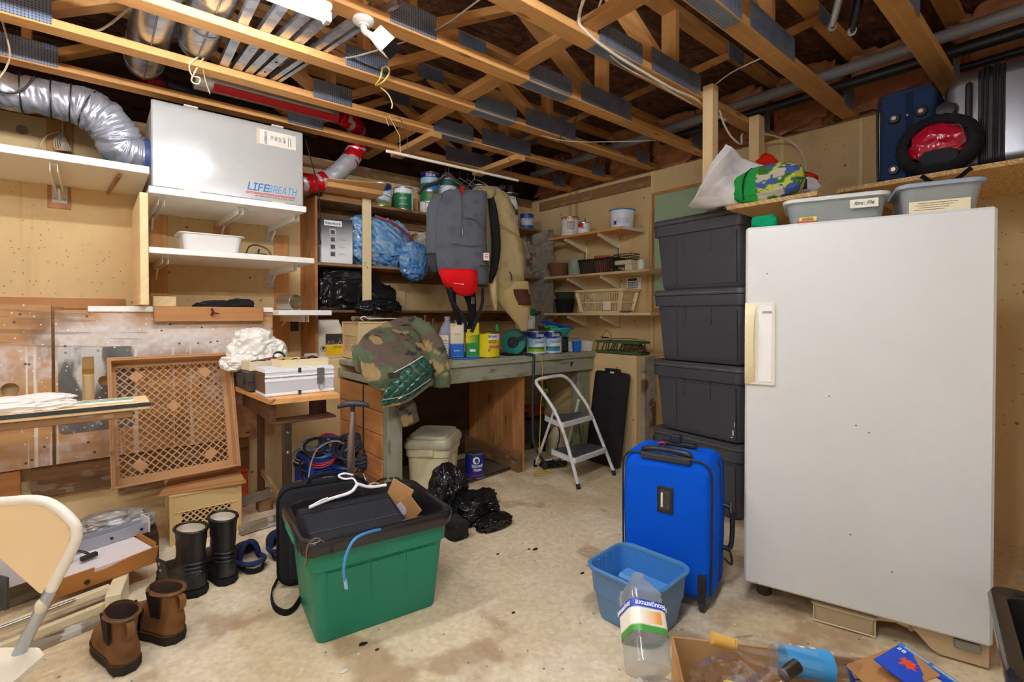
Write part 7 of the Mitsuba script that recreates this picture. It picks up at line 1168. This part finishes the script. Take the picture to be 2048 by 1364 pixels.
# step stool
t = thing('step_stool', 'white two-step metal step stool with worn black treads', 'step stool'); ST = speck(srgb(222, 222, 222), srgb(190, 188, 184), 20)
hoop = [(2.546, 2.311, .02), (2.525, 2.40, .30), (2.51, 2.455, .44), (2.497, 2.52, .545), (2.472, 2.61, .655), (2.475, 2.66, .70), (2.52, 2.68, .722), (2.68, 2.66, .735), (2.74, 2.645, .73), (2.80, 2.63, .69), (2.86, 2.60, .60), (2.895, 2.53, .49), (2.925, 2.45, .30), (2.971, 2.342, .02)]
part(t, 'front_frame', tube(hoop, .0125, 12, 6), 'satin', ST, 50)
for p, q in (((2.535, 2.53, .52), (2.655, 2.86, .02)), ((2.865, 2.60, .54), (2.985, 2.86, .02))): part(t, 'rear_leg', cyl(p, q, .0105, 12), 'satin', ST, 50)
part(t, 'rear_bar', tube([(2.655, 2.86, .018), (2.70, 2.885, .018), (2.94, 2.885, .018), (2.985, 2.86, .018)], .0105, 10, 5), 'satin', ST, 50)
for p in ((2.546, 2.311), (2.971, 2.342)): part(t, 'rubber_foot', cyl((p[0], p[1], 0), (p[0], p[1] + .006, .035), .0155, 12), 'satin', BLACK, 50)
part(t, 'rubber_foot', cyl((2.66, 2.87, 0), (2.652, 2.855, .05), .0165, 12), 'satin', BLACK, 50)
for z, q in ((.44, [(2.497, 2.425), (2.885, 2.475), (2.90, 2.62), (2.60, 2.70), (2.585, 2.69)]), (.205, [(2.53, 2.335), (2.925, 2.375), (2.905, 2.60), (2.58, 2.62)])):
    po = Polygon(q).buffer(-.02).buffer(.02, 6); part(t, 'step', prism(po, z - .035, z), 'satin', ST); part(t, 'tread', prism(po.buffer(-.014), z + .0003, z + .004), 'matte', speck(srgb(64, 64, 66), srgb(176, 174, 168), 26, .55, .7))
for s in ((2.535, 2.50, .50), (2.60, 2.43, .21)): pass
part(t, 'strut', tube([(2.548, 2.56, .47), (2.585, 2.53, .34), (2.565, 2.54, .22)], .005, 6, 4), 'metal', srgb(60, 56, 54)); part(t, 'strut', cyl((2.88, 2.64, .44), (2.90, 2.60, .21), .004, 8), 'metal', srgb(90, 88, 84))
# clutter under the bench
t = thing('air_compressor', 'dark dusty compressor with a red top in the shade under the workbench', 'compressor'); part(t, 'tank', cyl((2.66, 3.24, .20), (3.08, 3.20, .20), .12, 24, b=.03), 'satin', srgb(38, 36, 36), 40); part(t, 'motor', bx(2.70, 3.02, 3.12, 3.30, .322, .40, .02), 'satin', srgb(120, 40, 26)); part(t, 'knob', cyl((2.78, 3.119, .36), (2.78, 3.10, .36), .022, 16), 'satin', BLACK)
for x in (2.72, 3.02):
    for y in (3.15, 3.29): part(t, 'leg', bx(x - .012, x + .012, y - .012, y + .012, 0, .12), 'metal', srgb(60, 54, 50))
t = thing('glass_jug', 'cream jug with a brown band on the floor behind the step stool', 'jug'); part(t, 'body', lathe([(.07, 0), (.085, .02), (.085, .16), (.05, .22), (.03, .25)], 24), 'satin', lambda v: np.where((np.abs(v[:, 2] - .11) < .02)[:, None], srgb(120, 76, 44), srgb(186, 172, 140)), 40, at(3.02, 2.98, 0)); part(t, 'cap', lathe([(.033, .2505), (.033, .275), (.03, .278)], 20), 'satin', srgb(150, 60, 40), 40, at(3.02, 2.98, 0))
solo('green_rod', 'green rod leaning in the shade under the workbench', 'rod', cyl((3.10, 2.96, .0), (2.98, 3.10, .62), .008, 8), 'satin', srgb(40, 80, 40)); t = thing('pvc_fitting', 'white plastic pipe fitting on the partition under the bench', 'fitting'); part(t, 'pipe', cyl((2.535, 2.95, .30), (2.535, 2.95, .46), .02, 14), 'satin', srgb(196, 190, 176)); 
for z in (.34, .40, .45): part(t, 'collar', cyl((2.535, 2.95, z), (2.535, 2.95, z + .018), .027, 14), 'satin', srgb(206, 200, 186))
t = thing('chain_tangle', 'tangle of black chain and straps beneath the step stool', 'chain'); part(t, 'links', join([coil((2.72 + .05 * k, 2.80 - .03 * k, .002), .06 - .008 * k, 3, .006, 20 + k, .3, h=.03) for k in range(3)]), 'satin', srgb(26, 24, 24))
solo('black_hose', 'black hose hanging from the workbench down to the floor', 'hose', tube([(2.60, 2.93, .89), (2.56, 2.79, .89), (2.545, 2.765, .84), (2.54, 2.77, .60), (2.54, 2.77, .36), (2.56, 2.78, .22), (2.61, 2.77, .12), (2.66, 2.76, .05), (2.63, 2.74, .016)], .0105, 8, 8), 'satin', srgb(44, 46, 54))
solo('yellow_cord', 'thin yellow cord hanging from the workbench with a loop and a tangle on the floor', 'cord', tube([(2.62, 2.80, .882), (2.63, 2.772, .875), (2.635, 2.765, .80), (2.632, 2.765, .66), (2.65, 2.765, .60), (2.685, 2.765, .605), (2.68, 2.765, .625), (2.64, 2.765, .60), (2.62, 2.765, .52), (2.61, 2.765, .30), (2.585, 2.75, .14), (2.54, 2.72, .04), (2.48, 2.70, .008), (2.55, 2.66, .008), (2.52, 2.72, .010), (2.60, 2.70, .008), (2.66, 2.68, .008), (2.63, 2.74, .010), (2.70, 2.72, .008)], .0032, 6, 8), 'satin', srgb(196, 176, 60))
# crate of cables
t = thing('cable_crate', 'blue plastic crate full of cables beside the workbench', 'crate'); CBL = srgb(14, 64, 176); M = at(1.05, 3.26, 0, 0)
for m_, w in ((at(0, 0, 0), .30), (at(.30, .28, 0, 180), .30), (at(0, .28, 0, -90), .28), (at(.30, 0, 0, 90), .28)):
    part(t, 'side_panel', join([bx(0, w, 0, .008, 0, .16), bx(0, w, 0, .008, .235, .262), bx(0, .03, 0, .008, .16, .235), bx(w - .03, w, 0, .008, .16, .235), bx(-.006, w + .006, -.006, .010, .262, .276, .003)] + [bx(.03, w - .03, .001, .007, .168 + .016 * k, .176 + .016 * k, 0) for k in range(4)] + [bx(.06 * k, .06 * k + .006, -.004, 0, 0, .16, 0) for k in range(5)]), 'satin', CBL, M=M @ m_)
part(t, 'floor_panel', bx(.01, .29, .01, .27, .003, .01), 'satin', CBL, M=M)
WC = [('black', srgb(48, 50, 64)), ('teal', srgb(104, 158, 178)), ('white', srgb(206, 200, 190)), ('black', srgb(28, 28, 32)), ('blue', srgb(54, 92, 170)), ('grey', srgb(170, 170, 170)), ('red', srgb(196, 40, 42)), ('black', srgb(44, 46, 60))]
for k, (n, c) in enumerate(WC * 3):
    R = rnd(100 + k); x, y, z = 1.09 + .24 * R.random(), 3.27 + .20 * R.random(), .12 + .0095 * k; r = .05 + .05 * R.random()
    g = coil((0, 0, 0), r, 3, .0046 + .003 * R.random(), k, .3, h=.03); g = mv(tr(x, y, z) @ rot('x', 20 + 40 * R.random()) @ rot('y', R.random() * 40 - 20), g)
    solo('cable', f'{n} cable coil in the tangle inside the blue crate', 'cable', g, 'satin', c, 60, group=f'{n} cables in the blue crate')
for k in range(7):
    R = rnd(300 + k); g = coil((0, 0, 0), .118 - .004 * k, 2, .0068, 40 + k, .2, h=.02); g = mv(tr(1.30 + .016 * k, 3.20 - .008 * k, .315 - .010 * k) @ rot('z', -20) @ rot('x', 52 + 3 * k), g)
    solo('cable', 'thick black cable coil heaped over the right side of the blue crate', 'cable', g, 'satin', srgb(38, 42, 58), 60, group='thick black cables over the blue crate')
solo('cable', 'white cable arching over the blue crate', 'cable', tube([(1.04, 3.22, .03), (1.03, 3.20, .20), (1.07, 3.20, .33), (1.14, 3.20, .375), (1.22, 3.22, .37), (1.28, 3.25, .33)], .005, 8, 8), 'satin', srgb(206, 200, 188)); solo('cable', 'orange cable loop at the right of the cable pile', 'cable', tube([(1.38, 3.16, .26), (1.41, 3.15, .32), (1.46, 3.13, .33), (1.49, 3.12, .29), (1.46, 3.12, .24)], .004, 8, 8), 'satin', srgb(226, 130, 60)); solo('cable', 'grey cable loop in front of the blue crate', 'cable', tube([(1.13, 3.10, .06), (1.06, 3.08, .12), (1.07, 3.08, .19), (1.14, 3.08, .20), (1.17, 3.08, .12), (1.12, 3.06, .05)], .0035, 8, 8), 'satin', srgb(190, 190, 186))
solo('cable', 'black cord arching beside the front leg of the bench', 'cable', tube([(1.33, 2.98, .04), (1.35, 2.90, .16), (1.39, 2.79, .20), (1.44, 2.78, .18), (1.47, 2.77, .08), (1.49, 2.77, .01)], .005, 8, 8), 'satin', BLACK); solo('cable', 'white wire loop low at the right of the cable pile', 'cable', tube([(1.26, 2.92, .06), (1.26, 2.88, .14), (1.31, 2.86, .17), (1.36, 2.85, .13), (1.36, 2.86, .04)], .004, 8, 8), 'satin', srgb(206, 204, 190))
solo('connector_scraps', 'loose bits of coloured wire scattered at the front of the cable pile', 'wire scraps', join([cyl((x, y, z), (x + .05 * (R.random() - .5), y + .03 * (R.random() - .5), z + .06 * R.random()), .0035, 5) for R in [rnd(9)] for _ in range(60) for x, y, z in [(1.08 + .30 * R.random(), 3.06 + .14 * R.random(), .02 + .16 * R.random())]]), 'satin', lambda v: np.array([srgb(180, 50, 50), srgb(60, 90, 170), srgb(220, 220, 214), srgb(40, 40, 44), srgb(200, 110, 70)])[(np.arange(len(v)) // 12) % 5], kind='stuff')
solo('wood_stump', 'short wooden round standing in front of the blue crate', 'wood', lathe([(.06, 0), (.062, .10), (.058, .11)], 24), 'wood_orange', None, 40, at(1.17, 3.17, 0)) if 0 else None
# boots
def foot(L, W):
    s = np.linspace(0, 1, 13); w = np.interp(s, [0, .03, .12, .35, .6, .74, .88, .96, 1], [.30, .62, .76, .72, .92, 1.0, .84, .5, .16]) * W / 2; sh = np.interp(s, [0, .4, .75, 1], [0, 0, .06, .02]) * W
    return np.vstack([np.c_[sh + w, s * L], np.c_[sh - w, s * L][::-1]])
def boot(label, x, y, rz, L, W, H, col, lin, sole, grp, black):
    t = thing('boot', label, 'boot', grp); M = at(x, y, 0, rz); F = foot(L, W); n = len(F)
    part(t, 'sole', loft([np.c_[F * [1.0, 1.0], np.zeros(n)], np.c_[F * [1.08, 1.02] + [0, -.004], np.full(n, .006)], np.c_[F * [1.08, 1.02] + [0, -.004], np.full(n, .030)]]), 'matte', sole, 40, M)
    a = np.linspace(0, 1, n // 2); E_ = np.vstack([np.c_[np.sin(a * math.pi), -np.cos(a * math.pi)], np.c_[-np.sin(a * math.pi), np.cos(a * math.pi)]])
    def ring(z, y0, y1, wf, e): q = F * [wf, 1] ; q = np.c_[q[:, 0], y0 + q[:, 1] / L * (y1 - y0)]; el = E_ * [W / 2 * wf, (y1 - y0) / 2] + [0, (y0 + y1) / 2]; p = q * (1 - e) + el * e; return np.c_[p, np.full(n, z)]
    R_ = [ring(.030, 0, L, 1.0, 0), ring(.055, -.003, L, 1.0, 0), ring(.075, -.003, .95 * L, .97, .05), ring(.092, -.001, .85 * L, .9, .15), ring(.108, .003, .70 * L, .86, .4), ring(.125, .006, .575 * L, .82, .7), ring(.15, .008, .50 * L, .80, 1), ring(.19, .002, .47 * L, .82, 1), ring(.5 * (.19 + H), -.002, .47 * L, .88, 1), ring(H, -.006, .50 * L, .92, 1)]
    g = loft(R_, True, False); G = trimesh.Trimesh(*g, process=False).subdivide(); v = np.array(G.vertices); k = meshkit.fbm(v * np.array([26, 26, 60]) + x * 9, 3, 4) - .5; v[:, :2] += (.006 if black else .003) * k[:, None] * np.sign(v[:, :2] - [0, .25 * L]); v[:, 2] += np.where(v[:, 2] > H - .01, .016 * np.clip(v[:, 1] / L, 0, .5) * (1 if not black else .4), 0)
    part(t, 'upper', (v, np.array(G.faces)), 'satin' if black else 'matte', speck(col, np.array(col) * .55 if not black else np.array(col) * 1.4, 16, .5, .8), True, M)
    rise = .008 * (1 if not black else .4)
    part(t, 'collar', tube(np.vstack([ring(H + rise * .5, -.006, .50 * L, .92, 1), ring(H + rise * .5, -.006, .50 * L, .92, 1)[:1]]), .007 if black else .0045, 8), 'satin', np.array(col) * .7, True, M)
    part(t, 'lining', loft([ring(H + .004, .004, .48 * L, .80, 1), ring(H - .03, .010, .46 * L, .74, 1), ring(H - .09, .02, .45 * L, .66, 1)] if not black else [ring(H + .002, .004, .48 * L, .80, 1), ring(H - .020, .008, .47 * L, .76, 1), ring(H - .032, .012, .46 * L, .74, 1)], False, True), 'cloth', lin, True, M)
    if black:
        for k in range(3): part(t, 'crease', tube([ring(.105 + .018 * k, .004, .6 * L, .86, 1)[j] for j in range(n - 5, n)] + [ring(.105 + .018 * k, .002, .6 * L, .86, 1)[j] for j in range(0, 5)], .006, 8), 'satin', np.array(col) * .9, True, M)
        part(t, 'strap', bx(-.082, -.074, .05, .125, .115, .20, .004), 'satin', np.array(col) * 1.1, M=M @ rot('y', -10))
        for z in (.15, .18): part(t, 'eyelet', mv(M @ rot('y', -10), cyl((-.082, .10, z), (-.085, .10, z), .007, 10)), 'metal', srgb(190, 186, 176), 40)
    else:
        for s in (-1, 1): part(t, 'elastic', mv(np.eye(4), loft([[(s * (.80 * W / 2 - .002), .15 * L, .10), (s * (.80 * W / 2 + .0035), .15 * L, .10), (s * (.80 * W / 2 + .0035), .30 * L, .10), (s * (.80 * W / 2 - .002), .30 * L, .10)], [(s * (.90 * W / 2 - .003), .11 * L, H), (s * (.93 * W / 2 + .002), .11 * L, H), (s * (.93 * W / 2 + .002), .36 * L, H + .01), (s * (.90 * W / 2 - .003), .36 * L, H + .01)]])), 'cloth', srgb(38, 28, 24), M=M)
        part(t, 'pull_tab', ribbon([(0, .004, H - .002), (0, -.016, H - .012), (0, -.018, H - .04), (0, -.006, H - .06)], .022, .003, 5, (0, 1, 0)), 'matte', np.array(col) * 1.1, M=M); part(t, 'welt', tube(np.vstack([np.c_[F * [1.05, 1.01], np.full(n, .0325)], np.c_[F * [1.05, 1.01], np.full(n, .0325)][:1]]), .003, 6), 'matte', srgb(70, 52, 38), M=M)
    for k in range(0): part(t, 'tread', bx(-.54 * W, .54 * W, .02 + .04 * k, .034 + .04 * k, .0005, .012, .001), 'matte', np.array(sole) * .8, M=M) if 0 < k < 3 else None
    return t
BB, BR_ = srgb(22, 22, 23), srgb(112, 78, 50)
boot('black leather winter boot with pale lining, left of its pair', .345, 2.465, 22, .30, .118, .275, BB, srgb(186, 176, 156), srgb(26, 26, 27), None, True); boot('black leather winter boot with pale lining, right of its pair next to the slippers', .458, 2.485, 12, .30, .115, .285, BB, srgb(190, 182, 164), srgb(26, 26, 27), None, True)
boot('brown leather ankle boot nearest the viewer', .085, 2.085, 14, .285, .108, .18, BR_, srgb(62, 48, 42), srgb(44, 36, 32), None, False); boot('brown leather ankle boot between its mate and the black boots', .235, 2.17, 30, .285, .108, .18, srgb(124, 84, 48), srgb(62, 48, 42), srgb(44, 36, 32), None, False)
def slipper(label, x, y, rz):
    t = thing('slipper', label, 'slipper'); M = at(x, y, 0, rz); F = foot(.27, .105); n = len(F); part(t, 'sole', loft([np.c_[F, np.zeros(n)], np.c_[F * [1.06, 1.02], np.full(n, .006)], np.c_[F * [1.06, 1.02], np.full(n, .026)]]), 'matte', srgb(34, 34, 36), 40, M)
    part(t, 'footbed', loft([np.c_[F * [.94, .98] + [0, .003], np.full(n, .0262)], np.c_[F * [.92, .97] + [0, .004], np.full(n, .032)]]), 'cloth', speck(srgb(186, 180, 170), srgb(150, 116, 70), 14, .5, .6), 40, M)
    def arch(s, hh): ww = np.interp(s, [0, .35, .6, .74, .88, 1], [.76, .72, .92, 1.0, .84, .2]) * .0555; q = np.linspace(-.25, math.pi + .25, 18); return np.c_[np.cos(q) * ww * 1.02 + .004, np.full(18, s * .27), .026 + np.maximum(np.sin(q), -.0) * hh]
    o = [arch(s, h) for s, h in ((.40, .088), (.5, .085), (.65, .07), (.8, .052), (.92, .034), (.985, .012))]; i_ = [arch(s, h - .010) * [.88, 1, 1] for s, h in ((.92, .034), (.8, .052), (.65, .07), (.5, .085), (.40, .088))]
    part(t, 'upper', loft(o + i_, False, False, False), 'cloth', srgb(40, 44, 58), 50, M, label='navy upper'); part(t, 'fleece', tube(arch(.40, .088), .012, 10), 'cloth', speck(srgb(40, 52, 92), srgb(24, 30, 56), 60), True, M); part(t, 'heel_rim', tube([(-.052, .11, .034), (-.050, .05, .044), (-.03, .008, .05), (0, -.002, .052), (.03, .008, .05), (.050, .05, .044), (.052, .11, .034)], .011, 10, 5), 'cloth', speck(srgb(44, 54, 90), srgb(26, 32, 60), 60), True, M)
slipper('navy fleece-lined slipper next to the black boots', .575, 2.515, 8); slipper('navy fleece-lined slipper next to the strap of the laptop bag', .70, 2.56, -6)
# box with steel channel, painted frame, folding chair
t = thing('open_carton', 'torn open brown carton with white packing on the frame at lower left', 'cardboard box'); M = at(-.115, 2.60, .098, 17)
for a, nm in ((bx(0, .34, 0, .36, 0, .004), 'bottom'), (bx(0, .34, .356, .36, .004, .09), 'panel'), (bx(0, .004, .004, .356, .004, .09), 'panel'), (bx(.336, .34, .004, .356, .004, .09), 'panel')): part(t, nm, a, 'matte', srgb(166, 112, 62), M=M)
part(t, 'front_panel', prism([(0, 0), (.335, .0), (.335, .085), (.23, .078), (.15, .06), (.11, .06), (.11, .085), (.0, .085)], 0, .004), 'matte', srgb(184, 126, 70), M=M @ frame((0, .004, .004), (1, 0, 0), (0, -.35, 1))); part(t, 'end_flap', beam((-.002, -.01, .05), (-.055, -.07, .03), .004, .075), 'matte', srgb(176, 120, 66), M=M); part(t, 'packing', bx(.006, .334, .012, .30, .0045, .072, .01), 'matte', srgb(214, 206, 204), M=M, label='white packing tray')
part(t, 'finger_hole', cyl((.09, -.0105, .028), (.09, -.0125, .028), .010, 14), 'matte', srgb(60, 40, 26), M=M)
t = thing('steel_channel', 'grey painted steel channel with screw holes lying in the brown carton', 'metal channel'); M2 = at(-.125, 2.80, .1715, 17)
part(t, 'channel', join([bx(0, .33, 0, .004, 0, .05), bx(0, .33, .004, .07, 0, .004), bx(0, .33, .066, .07, .004, .05)]), 'satin', srgb(150, 152, 160), M=M2); part(t, 'end_plate', bx(.331, .337, -.01, .08, 0, .07), 'satin', srgb(206, 204, 200), M=M2)
for x in (.19, .305): part(t, 'screw', cyl((x, -.0005, .025), (x, -.005, .025), .006, 10), 'satin', BLACK, M=M2)
solo('connector', 'black electrical connector with a lead in the brown carton', 'connector', join([tube([(-.08, 2.73, .176), (-.06, 2.75, .21), (-.03, 2.74, .20), (-.01, 2.72, .185)], .005, 6, 5), mv(at(-.02, 2.72, .18, 30), bx(-.03, .03, -.01, .01, 0, .018, .003))]), 'satin', BLACK)
solo('plastic_wrap', 'crumpled clear wrap and white leads behind the carton', 'plastic wrap', crumple((.07, 3.06, .19), (.15, .06, .06), 91, .32, 1.7, 5), 'gloss', speck(srgb(150, 144, 136), srgb(206, 204, 200), 14), True)
solo('low_box', 'dark board under the clear wrap and carton', 'board', bx(-.10, .24, 2.98, 3.24, .0, .125), 'wood_dark')
t = thing('painted_trestle', 'chipped cream-painted wooden frame on the floor at lower left', 'trestle'); dz = .098
part(t, 'rail', beam((-.75, 2.36, .082), (.045, 2.605, .082), .03, .028), 'satin', speck(srgb(216, 200, 164), srgb(120, 96, 66), 14)); part(t, 'rail', beam((-.75, 2.30, .042), (.065, 2.555, .042), .024, .03), 'satin', speck(srgb(214, 198, 160), srgb(130, 104, 72), 14)); part(t, 'end_post', beam((.052, 2.50, .049), (.085, 2.68, .049), .05, .092), 'satin', speck(srgb(222, 208, 172), srgb(150, 126, 92), 20)); part(t, 'skid', beam((-.75, 2.27, .012), (.07, 2.52, .012), .05, .022), 'pine_grey'); part(t, 'metal_strip', beam((-.75, 2.335, .10), (-.06, 2.545, .10), .012, .008), 'metal', srgb(170, 168, 164)); part(t, 'rear_rail', beam((-.75, 2.75, .049), (.10, 2.99, .049), .04, .09), 'pine_grey')
solo('dark_sheet', 'dark sheet leaning in the carton at the left picture edge', 'sheet', beam((-.25, 2.62, .16), (-.33, 2.75, .16), .01, .12), 'satin', srgb(60, 58, 58))
solo('packing_sheet', 'white sheet of packing at the left picture edge behind the chair', 'packing', beam((-.45, 2.72, .19), (-.14, 2.82, .19), .02, .14), 'satin', srgb(206, 200, 198))
t = thing('folding_chair', 'cream folding chair with a grey steel tube frame at the left picture edge', 'chair'); cx_, cy_ = (.765, -.644); O = V(-0.101, 1.647, 0.753)
def cpt(x, y): return np.array(((x - 80) * 1.2 / 995, -(y - 1000) * 1.2 / 995))
po = Polygon([cpt(*p) for p in ((-190, 1075), (-170, 1030), (-120, 1012), (0, 1008), (70, 1004), (108, 1014), (142, 1045), (150, 1064), (144, 1088), (98, 1180), (88, 1184), (0, 1104), (-80, 1080))]).buffer(-.008).buffer(.008, 6); M = frame(O, (cx_, cy_, 0), (0, 0, 1))
g = trimesh.creation.extrude_polygon(po, .012, engine='earcut'); part(t, 'backrest', (np.array(g.vertices), np.array(g.faces)), 'satin', srgb(226, 196, 148), M=M)
def c3(x, y, o=0.0): q = cpt(x, y); return (M @ np.array([q[0], q[1], .006 + o, 1]))[:3]
part(t, 'frame_tube', tube([c3(-190, 1040), c3(-120, 1006), c3(0, 1002), c3(72, 998), c3(112, 1009), c3(148, 1040), c3(157, 1062), c3(150, 1092), c3(104, 1185, .004)], .0115, 12, 7), 'satin', srgb(222, 214, 198), 50); part(t, 'frame_tube', tube([c3(108, 1176, .004), c3(60, 1272, .006), c3(0, 1392, .01), c3(-60, 1510, .014), c3(-110, 1610, .02)], .013, 12, 6), 'metal', srgb(176, 180, 186), 50)
part(t, 'bumper', blob(c3(94, 1205, .012), (.012, .012, .018), 2, 0), 'satin', srgb(206, 196, 170), True)
s0 = c3(50, 1306); sp = [(s0[0] + a * cx_ + b * .644, s0[1] + a * cy_ + b * .765) for a, b in ((.10, -.36), (.05, -.02), (.02, .0), (-.28, .0), (-.33, -.36))]; part(t, 'seat', prism(Polygon(sp).buffer(.012, 4), s0[2] - .012, s0[2] + .006), 'satin', srgb(222, 212, 190))
fl_ = c3(-110, 1610); 
for a, b in ((0.10, -.30), (-.25, -.30), (-.25, .05)): part(t, 'leg', cyl((s0[0] + a * cx_ + b * .644, s0[1] + a * cy_ + b * .765, 0), (s0[0] + a * cx_ + b * .5, s0[1] + a * cy_ + b * .6, s0[2] - .013), .011, 10), 'metal', srgb(176, 180, 186), 50)
# ---------------------------------------------------------------- overhead cables, cords, bicycle fork
def wire(label, pts, r, col, name='cable', m=7): solo(name, label, 'cable', tube(pts, r, 6, m), 'satin', col, 50)
wire('white cable stapled along the truss bottom towards the first hanging post', [(1.55, 1.30, 2.60), (1.62, 1.47, 2.50), (1.70, 1.50, 2.462), (1.95, 1.515, 2.442), (2.2, 1.525, 2.440), (2.42, 1.515, 2.425), (2.66, 1.52, 2.44), (2.9, 1.56, 2.442), (3.1, 1.56, 2.44)], .007, srgb(222, 214, 200)); wire('second white cable running beside the first one under the truss', [(1.60, 1.25, 2.62), (1.75, 1.49, 2.50), (1.98, 1.545, 2.442), (2.35, 1.555, 2.441), (2.7, 1.57, 2.441)], .005, srgb(206, 198, 184))
wire('white cable dropping in a loop behind the second hanging post', [(2.82, 1.46, 2.40), (2.88, 1.46, 2.33), (2.95, 1.45, 2.27), (3.05, 1.44, 2.245), (3.10, 1.46, 2.31), (3.2, 1.5, 2.36)], .006, srgb(216, 208, 190)); wire('white cable bending down the right wall to the shelf', [(3.39, 1.47, 2.40), (3.52, 1.43, 2.40), (3.62, 1.36, 2.36), (3.672, 1.30, 2.24), (3.675, 1.29, 2.05), (3.675, 1.30, 1.86)], .006, srgb(222, 214, 196))
wire('thin white string hanging from the truss to the first post top', [(2.50, 1.02, 2.452), (2.53, 1.15, 2.46), (2.62, 1.30, 2.49), (2.70, 1.42, 2.50)], .0035, srgb(206, 200, 190)); wire('thin black wire drooping between the far trusses', [(2.25, 2.05, 2.52), (2.4, 2.2, 2.47), (2.55, 2.5, 2.44), (2.8, 2.56, 2.445), (3.2, 2.55, 2.44)], .003, srgb(30, 30, 32)); wire('thin white wire sagging between the far trusses', [(2.35, 2.56, 2.46), (2.6, 2.45, 2.43), (2.9, 2.2, 2.43), (3.1, 2.08, 2.45)], .0035, srgb(190, 176, 160))
wire('grey cable crossing the trusses beside the security camera', [(1.35, 1.2, 2.62), (1.25, 1.7, 2.52), (1.20, 2.0, 2.50), (1.02, 2.3, 2.46), (.98, 2.5, 2.50)], .004, srgb(150, 146, 140)); wire('thin dark cable on the third truss plate', [(.75, 2.46, 2.56), (.95, 2.462, 2.51), (1.2, 2.462, 2.48), (1.5, 2.5, 2.50), (1.8, 2.7, 2.52)], .003, srgb(40, 40, 44)); wire('grey cable looping down between the trusses at upper left', [(.24, 2.2, 2.65), (.20, 2.45, 2.55), (.12, 2.7, 2.50), (.03, 2.95, 2.49), (-.05, 3.0, 2.50)], .005, srgb(160, 150, 142))
wire('black cord tied round the silver duct at the left edge', [(-.42, 3.52, 2.35), (-.33, 3.52, 2.30), (-.26, 3.53, 2.34), (-.22, 3.54, 2.42)], .005, srgb(24, 24, 26)); wire('beige string hanging at the left edge of the trusses', [(-.30, 3.20, 2.52), (-.285, 3.28, 2.42), (-.30, 3.32, 2.36), (-.33, 3.34, 2.30)], .004, srgb(206, 180, 140))
t = thing('tie_cord', 'yellow cord knotted round the third truss', 'cord'); part(t, 'knot', tube([(1.17, 2.44, 2.49), (1.165, 2.46, 2.44), (1.18, 2.54, 2.44), (1.19, 2.47, 2.438), (1.21, 2.44, 2.48), (1.20, 2.45, 2.51), (1.17, 2.44, 2.49)], .005, 6, 6), 'matte', srgb(222, 196, 110)); part(t, 'tail', tube([(1.21, 2.55, 2.44), (1.26, 2.56, 2.42), (1.29, 2.57, 2.38), (1.285, 2.57, 2.35)], .004, 6, 6), 'matte', srgb(222, 200, 130))
t = thing('tie_cord', 'white cord looped round the second truss by the ducts', 'cord'); part(t, 'loop', tube([(.42, 2.94, 2.50), (.38, 2.95, 2.45), (.395, 3.0, 2.42), (.43, 3.0, 2.415), (.425, 3.02, 2.39), (.395, 3.01, 2.395), (.41, 2.97, 2.44), (.44, 2.94, 2.50)], .004, 6, 6), 'matte', srgb(222, 206, 170)); part(t, 'tail', tube([(.435, 2.95, 2.46), (.46, 3.03, 2.42), (.485, 3.06, 2.37)], .003, 6, 5), 'matte', srgb(206, 186, 150))
t = thing('bike_fork', 'grey bicycle fork hanging down between the trusses at the upper right', 'bicycle fork')
for k, (p, q) in enumerate((((2.30, .66, 2.60), (2.412, .752, 2.425)), ((2.40, .62, 2.62), (2.497, .705, 2.415)))):
    p, q = np.array(p), np.array(q); part(t, 'blade', tube([p, p * .5 + q * .5, q], [.020, .018, .014], 10, 4), 'metal', srgb(150, 154, 162) if k == 0 else srgb(40, 42, 48), 50); d = (q - p) / np.linalg.norm(q - p); side = np.cross(d, [.64, .76, 0]); m = frame(q, side, d); part(t, 'dropout', mv(m, lathe([(.006, -.006), (.019, -.006), (.019, .006), (.006, .006)], 20)), 'metal', srgb(170, 174, 180), 40); part(t, 'axle_hole', mv(m, cyl((0, 0, -.0085), (0, 0, .0085), .008, 14)), 'satin', BLACK, 40)
part(t, 'crown', beam((2.29, .655, 2.605), (2.41, .615, 2.625), .04, .04), 'satin', srgb(36, 38, 44)); part(t, 'steerer', cyl((2.35, .62, 2.62), (2.25, .50, 2.86), .018, 14), 'satin', srgb(30, 32, 36)); part(t, 'arm', beam((2.45, .92, 2.66), (1.95, .70, 2.66), .03, .05), 'satin', srgb(36, 42, 54))
# floor bits
R = rnd(77)
for k in range(14):
    x, y = ((1.15 + R.random() * .7, 1.45 + R.random() * .8) if k < 9 else (.3 + R.random() * .6, 1.5 + R.random() * .3)); r = .006 + .012 * R.random()
    solo('paint_chip', 'small dry paint chip or crumb lying on the concrete', 'chip', blob((x, y, .002), (r, r * .6, .0025), 1, .4, 3, k), 'matte', srgb(40, 34, 28) if k % 3 else srgb(214, 208, 196), 30, group='crumbs on the concrete floor')
